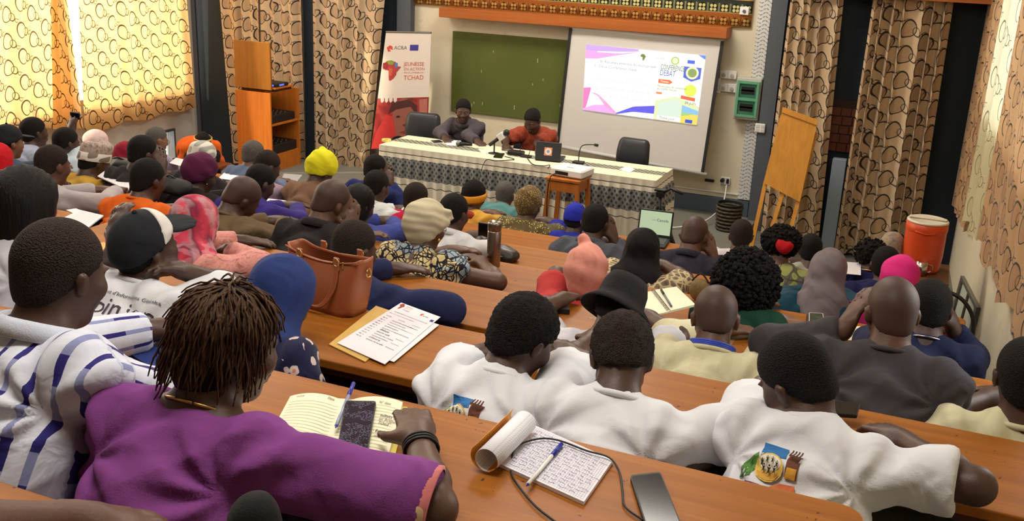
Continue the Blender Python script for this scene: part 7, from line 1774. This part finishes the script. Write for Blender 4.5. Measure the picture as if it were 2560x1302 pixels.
# ---- row 2
person('woman with long straight black hair and white top at the left edge', (68, 512), 2, C(sr(196, 196, 208), 'pale_cotton'), skin='l', hair=None, yaw=-2, pitch=10, sleeve='short', hat=[lambda T: longhair(T, 1.08, 0.17), earring])
person('person in white T-shirt and black cap with white front panel', (365, 622), 2, M_tee, hair='short', yaw=14, pitch=-12, roll=6, sleeve='short', hat=[ballcap(C(sr(34, 36, 40), 'black_cap_cloth'), front=C(sr(214, 210, 204), 'white_cap_cloth')), earring], extra=opinion, R=(('Z', 600, 712, 0.06), ('Z', 500, 690, 0.13), None, 0.6), L=(('Z', 262, 690, 0.05), ('Y', 290, 612, 0.06), ('Y', 292, 580, 0.08), 0.7))
person('woman in dark blue headscarf and navy dress with pale flowers', (702, 745), 2, printed('flowers', sr(26, 26, 62), sr(206, 186, 184), sr(196, 130, 110), 'navy_floral_cloth'), hair=None, yaw=15, pitch=34, sleeve='long', L=('down',), R=('down',), topname='dress', hat=hijab(C(sr(40, 56, 108), 'blue_jersey'), cape=0.92))
person('young man in white T-shirt with round print, leftmost of three leaning boys', (1305, 848), 2, M_tee, hair='afro', yaw=24, pitch=30, roll=4, sleeve='short', extra=emblem, L=(('Z', 1165, 900, 0.04), ('Z', 1290, 880, 0.05), None, 0.4), R=(('Z', 1470, 905, 0.05), ('Z', 1380, 870, 0.05)), foldamp=0.0075)
person('young man in plain white T-shirt bowing his head, middle of three leaning boys', (1553, 902), 2, M_tee, hair='afro', hm=H_brn, yaw=-22, byaw=4, pitch=52, sleeve='short', L=(('Z', 1420, 905, 0.05), ('Z', 1480, 850, 0.04)), R=(('Y', 1830, 1085, 0.0), ('Y', 1725, 1160, -0.12)), foldamp=0.0075, build=1.05)
person('young man in white T-shirt with round print holding a black phone, head on his arm', (1992, 950), 2, M_tee, hair='short', yaw=-62, byaw=8, pitch=30, roll=-14, sleeve='short', extra=emblem, L=(('Z', 1885, 1000, 0.05), ('Z', 1960, 930, 0.03)), R=(('Y', 2440, 1215, -0.12), ('Z', 2215, 1075, 0.05), ('Z', 2130, 1020, 0.06), 0.5), foldamp=0.0075, build=1.05)
person('man in cream shirt at the right edge, seen from behind', (2562, 948), 3, M_cream_s, hair='short', yaw=-4, pitch=6, sleeve='short', dh=0.22, backy=0.1, s=1.1)
# ---- row 3
person('woman in pink and red plaid headscarf writing on white paper', (488, 565), 3, printed('marble', sr(190, 110, 104), sr(214, 150, 140), sr(150, 84, 80), 'pink_lace_cloth', 2), hair=None, yaw=14, pitch=22, sleeve='long', topname='dress', hat=hijab(printed('plaid', sr(206, 62, 84), sr(206, 160, 168), sr(120, 34, 60), 'plaid_scarf_cloth'), cape=1.3), R=(('Z', 640, 668, 0.05), ('Z', 602, 640, 0.07), ('Z', 575, 612, 0.03), 0.6))
person('man with greying cropped hair in dark navy shirt leaning on his elbow', (885, 625), 3, C(sr(34, 40, 76), 'navy_cotton'), hair='fade', hm=H_brn, yaw=14, pitch=18, build=1.15, poff=0.08, sleeve='long', R=(('Z', 1120, 775, 0.05), ('Z', 960, 745, 0.05)), L=('desk',))
person('person in white shirt and black woolly bucket hat bent over the desk', (1545, 780), 3, C(sr(206, 206, 214), 'white_linen'), hair='short', yaw=10, pitch=42, sleeve='short', hat=buckethat(plain(sr(26, 24, 26), 0.95, name='black_boucle', bump=0.004, scale=50)), L=(('Z', 1330, 785, 0.05), ('Z', 1400, 750, 0.04)), R=('desk',))
person('bald man in cream patterned shirt with blue lanyard', (1787, 800), 3, printed('weave', sr(208, 202, 168), sr(202, 196, 160), name='cream_jacquard'), hair='stubble', hm=H_brn, skin='m', yaw=-14, pitch=30, sleeve='long', hat=lanyard(plain(sr(60, 80, 190), 0.4, name='blue_ribbon')), R=(('Z', 1905, 905, 0.05), ('Z', 1930, 862, 0.04)), build=1.08)
person('large bald man in dark grey shirt, hand raised to his head', (2228, 785), 3, C(sr(66, 62, 66), 'dark_grey_cloth'), hair='stubble', hm=H_brn, skin='m', yaw=-16, pitch=12, s=1.08, sleeve='long', build=1.15, shoulder=1.0, L=(('H', -0.25, 0.06, -0.16), ('H', -0.125, 0.05, -0.07), ('H', -0.085, 0.06, 0.02), 0.3), h=0.0088, R=('desk',), collar=None)
# ---- row 4
person('man in light grey long-sleeved shirt resting an arm on the left desk', (132, 415), 4, C(sr(168, 160, 162), 'light_grey_cotton'), hair='fade', hm=H_brn, skin='m', yaw=4, pitch=10, s=1.06, sleeve='long', R=(('Z', 262, 512, 0.05), ('Z', 300, 470, 0.05)))
def dark_letters(T):
    vs, fs = text_mesh('Promotion de la paix', 0.03); k = 0.26/max(v[0] for v in vs); decal(T, T['C']-T['U']*0.2*T['s']-T['Xb']*0.13, T['Yb'], T['Xb'], T['U'], [('shirt_lettering', plain(sr(60, 30, 24), 0.8, name='dark_print2', vary=0), [(v[0]*k, v[1]*k) for v in vs], fs)])
person('person in bright orange T-shirt with dark lettering', (370, 452), 4, C(sr(218, 100, 30), 'orange_cotton'), hair='short', yaw=4, pitch=14, s=1.05, sleeve='short', extra=dark_letters)
person('shaven-headed man in olive brown shirt bowed to the right', (604, 498), 4, C(sr(104, 86, 62), 'olive_brown_cloth'), hair='stubble', hm=H_brn, yaw=26, pitch=38, roll=10, s=1.05, sleeve='long', build=1.05)
person('bald man in black collared shirt holding a hand to his forehead', (828, 510), 4, C(sr(40, 36, 38), 'black_cloth'), hair='stubble', hm=H_brn, skin='m', yaw=16, pitch=26, roll=8, s=1.12, sleeve='long', collar=C(sr(40, 36, 38), 'black_cloth'), build=1.1, R=(('H', 0.19, 0.14, -0.23), ('H', 0.115, 0.07, -0.085), ('H', 0.078, 0.07, 0.02), 0.3))
person('woman in cream ribbed bonnet and bold yellow-blue patterned blouse', (1066, 572), 4, printed('blobs', sr(206, 186, 136), sr(30, 26, 30), sr(150, 168, 180), 'wax_print_cloth'), skin='m', hair=None, yaw=8, pitch=12, s=1.04, sleeve='cap', topname='blouse', build=1.1, hat=[wrap(printed('rib', sr(200, 190, 160), sr(180, 170, 140), name='ribbed_cream_knit'), 1.14, [(0.09, 0.03, 0.09, 0.024), (0.1, 0.05, 0.07, 0.018), (0.105, 0.02, 0.05, 0.02)], name='bonnet', low=-0.09), lambda T: earring(T, M_brass, 0.009)], glasses=True, R=(('Z', 1245, 705, 0.05), ('Z', 1200, 650, 0.05)), foldamp=0.012)
person('woman in knotted pink headwrap seen from behind', (1466, 695), 4, C(sr(180, 60, 60), 'red_cloth'), skin='m', hair=None, yaw=-6, pitch=8, s=1.04, sleeve='short', topname='dress', hat=wrap(printed('marble', sr(220, 150, 132), sr(214, 140, 124), sr(196, 126, 110), 'salmon_cloth'), 1.16, [(-0.03, 0.02, 0.16, 0.03), (-0.035, 0.02, 0.185, 0.024), (-0.02, 0.03, 0.135, 0.03)], low=-0.13, tall=0.01))
person('woman with big black curly hair in dark green top', (1866, 700), 4, C(sr(28, 66, 50), 'dark_green_cloth'), skin='l', hair=None, yaw=-4, pitch=12, sleeve='none', topname='blouse', hat=[curls(0.148, 0.155, 1500), band(plain(sr(24, 22, 24), 0.5, name='black_band'), 0.085, 0.014)], R=(('Z', 1975, 832, 0.05), ('Z', 1930, 800, 0.05)))
person('man in dark navy shirt with hand to his temple, behind the large bald man', (2322, 775), 4, C(sr(30, 36, 66), 'navy_cloth2'), hair='short', yaw=-8, pitch=16, s=1.14, sleeve='long', R=(('H', 0.19, 0.14, -0.23), ('H', 0.115, 0.07, -0.085), ('H', 0.078, 0.07, 0.02), 0.3), hat=lambda T: chain(T, M_chrome, 0.004), h=0.0095)
# ---- row 5
person('man in yellow robe with embroidered brown and white round cap', (236, 408), 5, C(sr(186, 146, 56), 'yellow_cloth'), hair='short', yaw=12, pitch=24, s=1.14, sleeve='long', topname='robe', hat=kufi, build=1.05)
person('man with black hair leaning his head on a raised hand, before the orange T-shirt', (358, 385), 5, C(sr(46, 42, 44), 'charcoal_cloth'), hair='short', yaw=14, pitch=14, s=1.05, sleeve='short', R=(('H', 0.19, 0.14, -0.23), ('H', 0.115, 0.07, -0.085), ('H', 0.078, 0.07, 0.02), 0.3))
person('woman in maroon turban and black top', (503, 440), 5, C(sr(34, 28, 30), 'black_top_cloth'), hair=None, yaw=14, pitch=22, s=1.05, sleeve='long', topname='blouse', hat=[wrap(C(sr(84, 30, 62), 'maroon_cloth'), 1.14, low=-0.08), earring])
person('person with dark hair and purple collar beyond the olive shirt', (650, 460), 5, C(sr(58, 46, 120), 'purple_blue_cloth'), hair='short', yaw=18, pitch=28, s=1.05, sleeve='long')
person('woman with dark braided hair beside the black shirt', (898, 515), 5, C(sr(60, 70, 140), 'blue_cloth'), hair=None, yaw=20, pitch=20, s=1.02, sleeve='long', topname='blouse', hat=lambda T: longhair(T, 0.95, 0.1))
person('man in white shirt with dark cropped hair behind the cream bonnet', (1135, 535), 5, C(sr(204, 204, 206), 'white_poplin'), hair='short', yaw=8, pitch=12, s=1.0, sleeve='short', collar=C(sr(204, 204, 206), 'white_poplin'))
person('woman in black headscarf with snakeskin-print back', (1606, 632), 5, printed('snake', sr(196, 178, 136), sr(120, 104, 84), name='snakeskin_cloth'), hair=None, yaw=0, pitch=14, s=1.12, sleeve='short', topname='dress', hat=hijab(C(sr(26, 23, 24), 'black_jersey'), cape=1.1), build=1.1)
person('woman in long grey headscarf and teal dress', (2066, 688), 5, C(sr(24, 60, 76), 'teal_cloth'), hair=None, yaw=-6, pitch=10, s=1.1, sleeve='long', topname='dress', hat=hijab(C(sr(112, 102, 104), 'grey_jersey', fold=0.012), cape=0.9, tail=True, amp=0.006))
person('person in bright pink scarf behind the large bald man', (2246, 708), 5, C(sr(150, 30, 90), 'pink_cloth2'), hair=None, yaw=-4, pitch=16, s=0.95, sleeve='long', topname='dress', hat=wrap(C(sr(206, 44, 120), 'bright_pink_cloth'), 1.12, low=-0.09))
# ---- row 6
person('man in lilac shirt writing at the left block', (668, 418), 6, C(sr(150, 128, 146), 'lilac_cloth'), hair='fade', hm=H_brn, yaw=24, pitch=24, s=1.12, sleeve='short')
person('woman in bright yellow headscarf bent over her papers', (802, 432), 6, C(sr(120, 90, 70), 'brown_cloth'), hair=None, yaw=20, pitch=40, s=1.0, sleeve='short', topname='dress', hat=wrap(C(sr(214, 206, 34), 'yellow_satin'), 1.16, [(-0.02, -0.06, 0.12, 0.04), (-0.03, -0.08, 0.15, 0.028), (0.03, -0.1, 0.06, 0.03)], low=-0.08, tall=0.01))
person('man in grey suit jacket with dark hair behind the pink headwrap', (1487, 560), 6, C(sr(78, 80, 88), 'grey_suit_cloth'), hair='short', yaw=2, pitch=18, s=1.22, sleeve='long', collar=C(sr(78, 80, 88), 'grey_suit_cloth'), build=1.15, R=(('H', 0.19, 0.14, -0.23), ('H', 0.115, 0.07, -0.085), ('H', 0.078, 0.07, 0.02), 0.3))
person('man in red shirt with shaven head, behind the cream bonnet to its left', (1040, 500), 6, C(sr(184, 32, 64), 'red_cotton'), hair='fade', hm=H_brn, yaw=6, pitch=12, s=1.1, sleeve='short')
person('balding man in dark navy suit, both hands at his face', (1735, 592), 6, C(sr(44, 42, 54), 'navy_suit_cloth'), hair='stubble', hm=H_brn, skin='m', yaw=6, pitch=26, s=1.2, sleeve='long', collar=C(sr(44, 42, 54), 'navy_suit_cloth'), build=1.15, R=(('H', 0.19, 0.14, -0.23), ('H', 0.115, 0.07, -0.085), ('H', 0.078, 0.07, 0.02), 0.3))
person('woman with curly hair, red flower and leaf-print dress', (1952, 618), 6, printed('leaves', sr(96, 92, 80), sr(150, 158, 84), sr(186, 184, 130), 'leaf_print_cloth'), skin='m', hair=None, yaw=-6, pitch=14, s=1.05, sleeve='short', topname='dress', hat=[curls(0.118, 0.1, 500, 0.04), lambda T: sm(T, 'red_flower', SDF().ell(T['hp'](0.03, -0.13, 0.0), 0.035).ell(T['hp'](0.0, -0.13, 0.02), 0.03).ell(T['hp'](0.05, -0.12, 0.02), 0.025), C(sr(178, 24, 34), 'red_petals'), folds(0.006, 60))])
person('person with round dark head and navy top at the right block', (2212, 668), 6, C(sr(26, 28, 72), 'navy_top_cloth'), hair='short', yaw=-6, pitch=14, s=1.05, sleeve='long')
person('woman with gold chain necklace, half hidden by the round dark head', (2176, 640), 7, C(sr(30, 34, 80), 'indigo_cloth'), hair=None, yaw=-6, pitch=10, s=0.95, sleeve='long', topname='dress', hat=[curls(0.112, 0.1, 300, 0.03), lambda T: chain(T, M_brass, 0.007)])
person('man in white shirt with cropped black hair by the stage table corner', (941, 470), 6, C(sr(206, 208, 208), 'white_cotton2'), hair='short', yaw=8, pitch=16, s=1.1, sleeve='long', collar=C(sr(206, 208, 208), 'white_cotton2'))
# ---- row 7
person('woman in orange headband and yellow dress with red lace collar', (1184, 492), 7, C(sr(202, 152, 60), 'yellow_dress_cloth'), skin='m', hair='afro', yaw=10, pitch=16, s=1.05, sleeve='short', topname='dress', hat=[band(C(sr(206, 138, 36), 'orange_band_cloth'), 0.0, 0.03), lambda T: mesh_obj('lace_collar', *SDF().ell(T['C'], (0.16, 0.11, 0.05), T['RT']).mesh(0.011), printed('weave', sr(150, 50, 34), sr(120, 40, 30), name='red_lace'), T['t'], smooth=True)])
person('grey-haired man in turquoise shirt in the front row', (1263, 487), 8, C(sr(80, 124, 124), 'turquoise_cloth'), hair='grey', hm=H_gry, skin='m', yaw=0, pitch=10, s=1.02, sleeve='short')
person('woman in glittering olive headscarf and dress', (1323, 515), 7, printed('dots', sr(100, 84, 50), sr(226, 220, 120), name='glitter_olive_cloth'), hair=None, yaw=4, pitch=14, s=1.15, sleeve='short', topname='dress', build=1.1, hat=[wrap(printed('dots', sr(104, 80, 46), sr(206, 196, 110), name='glitter_scarf_cloth', scale=1.5), 1.14, low=-0.12), lambda T: earring(T, M_brass, 0.006)])
person('person in bright blue cap and shirt beside the grey suit', (1437, 552), 7, C(sr(40, 48, 150), 'bright_blue_cloth'), hair='short', yaw=-10, pitch=20, s=1.05, sleeve='long', hat=ballcap(C(sr(36, 46, 158), 'royal_blue_cloth')))
person('man in white shirt at the foremost right desk', (1852, 592), 7, C(sr(200, 194, 198), 'white_cloth3'), hair='short', hm=H_brn, yaw=-12, pitch=8, s=1.1, sleeve='short', build=1.05)
person('person with round black hair before the pale blue post', (2025, 628), 7, C(sr(150, 150, 140), 'pale_grey_cloth'), hair='short', yaw=-8, pitch=12, s=1.0, sleeve='short')
person('woman in patterned translucent grey-gold scarf left of the orange cooler', (2228, 622), 8, printed('marble', sr(96, 92, 96), sr(140, 120, 96), sr(90, 96, 116), 'patterned_voile', 2), hair=None, yaw=-8, pitch=8, s=1.0, sleeve='long', topname='dress', hat=hijab(printed('marble', sr(110, 106, 110), sr(156, 136, 104), sr(96, 100, 122), 'voile_scarf', 3), cape=0.8))
person('grey-haired man in denim blue shirt before the orange cabinet', (634, 388), 7, C(sr(88, 100, 124), 'denim_cloth'), hair='grey', hm=H_gry, skin='m', yaw=14, pitch=12, s=1.1, sleeve='long')
person('man in dark blue jacket shading his face with a hand, left of the head table', (938, 424), 7, C(sr(34, 42, 92), 'dark_blue_cloth'), hair='short', yaw=14, pitch=14, s=1.02, sleeve='long', R=(('H', 0.19, 0.14, -0.23), ('H', 0.115, 0.07, -0.085), ('H', 0.078, 0.07, 0.02), 0.3))
# ---- far left
person('man in light blue shirt in profile near the left curtain', (86, 332), 6, C(sr(164, 172, 196), 'light_blue_cloth'), hair='short', yaw=10, pitch=0, s=1.22, sleeve='long', face=True)
person('man in black baseball cap and denim shirt at the left edge', (22, 358), 5, C(sr(60, 76, 92), 'dark_denim'), skin='l', hair='short', yaw=8, pitch=4, s=1.05, sleeve='long', hat=ballcap(C(sr(32, 32, 36), 'black_twill')), face=True)
person('woman in bright red headscarf cut by the left frame edge', (-8, 410), 4, C(sr(150, 20, 30), 'red_dress_cloth'), hair=None, yaw=0, pitch=8, s=0.95, sleeve='long', topname='dress', hat=hijab(C(sr(186, 20, 30), 'bright_red_cloth')))
person('person with short dark hair raising a hand with a phone to the window', (166, 358), 6, C(sr(176, 190, 200), 'pale_blue_cloth2'), hair='short', yaw=14, pitch=10, s=1.15, sleeve='short', R=(('Y', 200, 372, 0.12), ('Y', 178, 330, 0.2), ('Y', 182, 305, 0.22), 0.5), extra=held_phone)
person('woman in pale pink headscarf below the bright curtain gap', (242, 362), 7, C(sr(186, 160, 156), 'pale_rose_cloth'), hair=None, yaw=14, pitch=14, s=1.22, sleeve='long', topname='dress', hat=hijab(C(sr(206, 182, 178), 'pale_pink_jersey')))
person('bald bearded man with glasses by the low window', (392, 350), 7, C(sr(150, 140, 160), 'mauve_cloth'), skin='l', hair='stubble', hm=H_gry, yaw=24, pitch=14, s=1.0, sleeve='long', glasses=True)
person('woman in deep red headscarf lying low beside the black hair', (316, 396), 6, C(sr(60, 50, 54), 'grey_print_cloth'), hair=None, yaw=10, pitch=36, s=1.0, sleeve='long', topname='dress', hat=hijab(C(sr(130, 26, 48), 'crimson_jersey'), cape=0.9))
person('woman in white lacy cap beyond the maroon turban', (510, 398), 6, C(sr(50, 44, 48), 'dark_dress_cloth'), skin='m', hair=None, yaw=16, pitch=16, s=0.95, sleeve='long', topname='dress', hat=wrap(printed('weave', sr(208, 204, 190), sr(150, 150, 140), name='white_lace'), 1.1, name='lace_cap', low=-0.05))
person('woman in orange dress facing the hall beside the dark pillar', None, 8, C(sr(206, 92, 30), 'orange_dress_cloth'), skin='m', hair='short', byaw=125, yaw=10, pitch=26, sleeve='short', topname='dress', loc=atY(508, 358, 8.5), Fz=0.0, Zd=0.7, face=True, L=('down',), R=('down',), hat=band(C(sr(196, 170, 110), 'gold_band_cloth'), 0.06, 0.015))
b_ = atY(508, 358, 8.5); st_ = empty('wooden_chair', (b_[0], b_[1]+0.02, 0.0), 'plain wooden chair under the woman in orange beside the pillar', 'chair')
MB().box(-0.2, 0.2, -0.2, 0.2, 0.4, 0.43, bev=0.006).build('seat', M_panel, st_)
for x in (-0.18, 0.18):
    for y in (-0.18, 0.18): MB().box(x-0.018, x+0.018, y-0.018, y+0.018, 0, 0.399).build('leg', M_panel, st_)
# ---- row 0: only the forearm and hand reach into the frame
hx = atZ(40, 1330, Zk(0)+0.03); hw_ = atZ(190, 1300, Zk(0)+0.035)
person('person at the bottom left corner resting a bare arm on the nearest desk', None, 0, C(sr(90, 80, 76), 'taupe_cloth'), hair='short', skin='m', pitch=10, loc=(float(hx[0])-0.30, 0.50, Zk(0)+0.46), Zd=Zk(0), sleeve='short', seatY=Yk(-1)+0.2, R=(('Z', 20, 1370, 0.05), ('Z', 175, 1302, 0.045), ('Z', 330, 1305, 0.02), 0.35), L=('down',))
p_ = atY(630, 1262, 0.84); t = empty('black_bag', (float(p_[0]), 0.84, Zk(0)), 'top of a black fabric bag at the bottom edge before the purple dress', 'bag')
g = SDF().ell((0, 0, 0.02), (0.11, 0.06, 0.05), k=0.03); zt_ = float(p_[2])-Zk(0); g.cone((-0.05, 0, 0.03), (0, 0, zt_-0.02), 0.045, 0.02, 0.05); g.cone((0.06, 0, 0.03), (0.0, 0, zt_-0.02), 0.045, 0.018, 0.05); g.plane((0, 0, -1), 0.0)
V, Q = g.mesh(0.006, folds(0.004, 30)); mesh_obj('bag_body', V, Q, C(sr(36, 36, 38), 'black_canvas'), t, smooth=True)
# ---- presenters (facing the hall)
def tagpin(T): pass
M_rust = printed('marble', sr(150, 62, 36), sr(126, 48, 30), sr(168, 78, 44), 'rust_print_cloth', 4)
PY = TY+TD+0.22
person('presenter in dark grey shirt seated at the head table', None, 9, C(sr(78, 72, 78), 'charcoal_shirt_cloth'), hair='short', byaw=176, yaw=-22, pitch=6, loc=atY(1158, 278, PY), Fz=PLT, Zd=TZ, sleeve='long', face=True, h=0.009, group='presenters', L=(('B', 0.06, 0.14, -0.22), ('B', -0.1, 0.3, -0.24)), R=(('B', 0.06, 0.14, -0.22), ('B', -0.06, 0.3, -0.24)), collar=C(sr(78, 72, 78), 'charcoal_shirt_cloth'), seatY=PY+0.1)
person('presenter in rust red printed shirt typing on the laptop', None, 9, M_rust, hair='short', byaw=180, yaw=4, pitch=26, loc=atY(1331, 302, PY), Fz=PLT, Zd=TZ, sleeve='short', face=True, h=0.009, group='presenters', L=(('B', 0.08, 0.12, -0.22), ('B', -0.02, 0.34, -0.24)), R=(('B', 0.12, 0.12, -0.22), ('B', 0.02, 0.34, -0.24)), seatY=PY+0.1, build=1.1)
for q_ in STAT: print('STAT', q_)
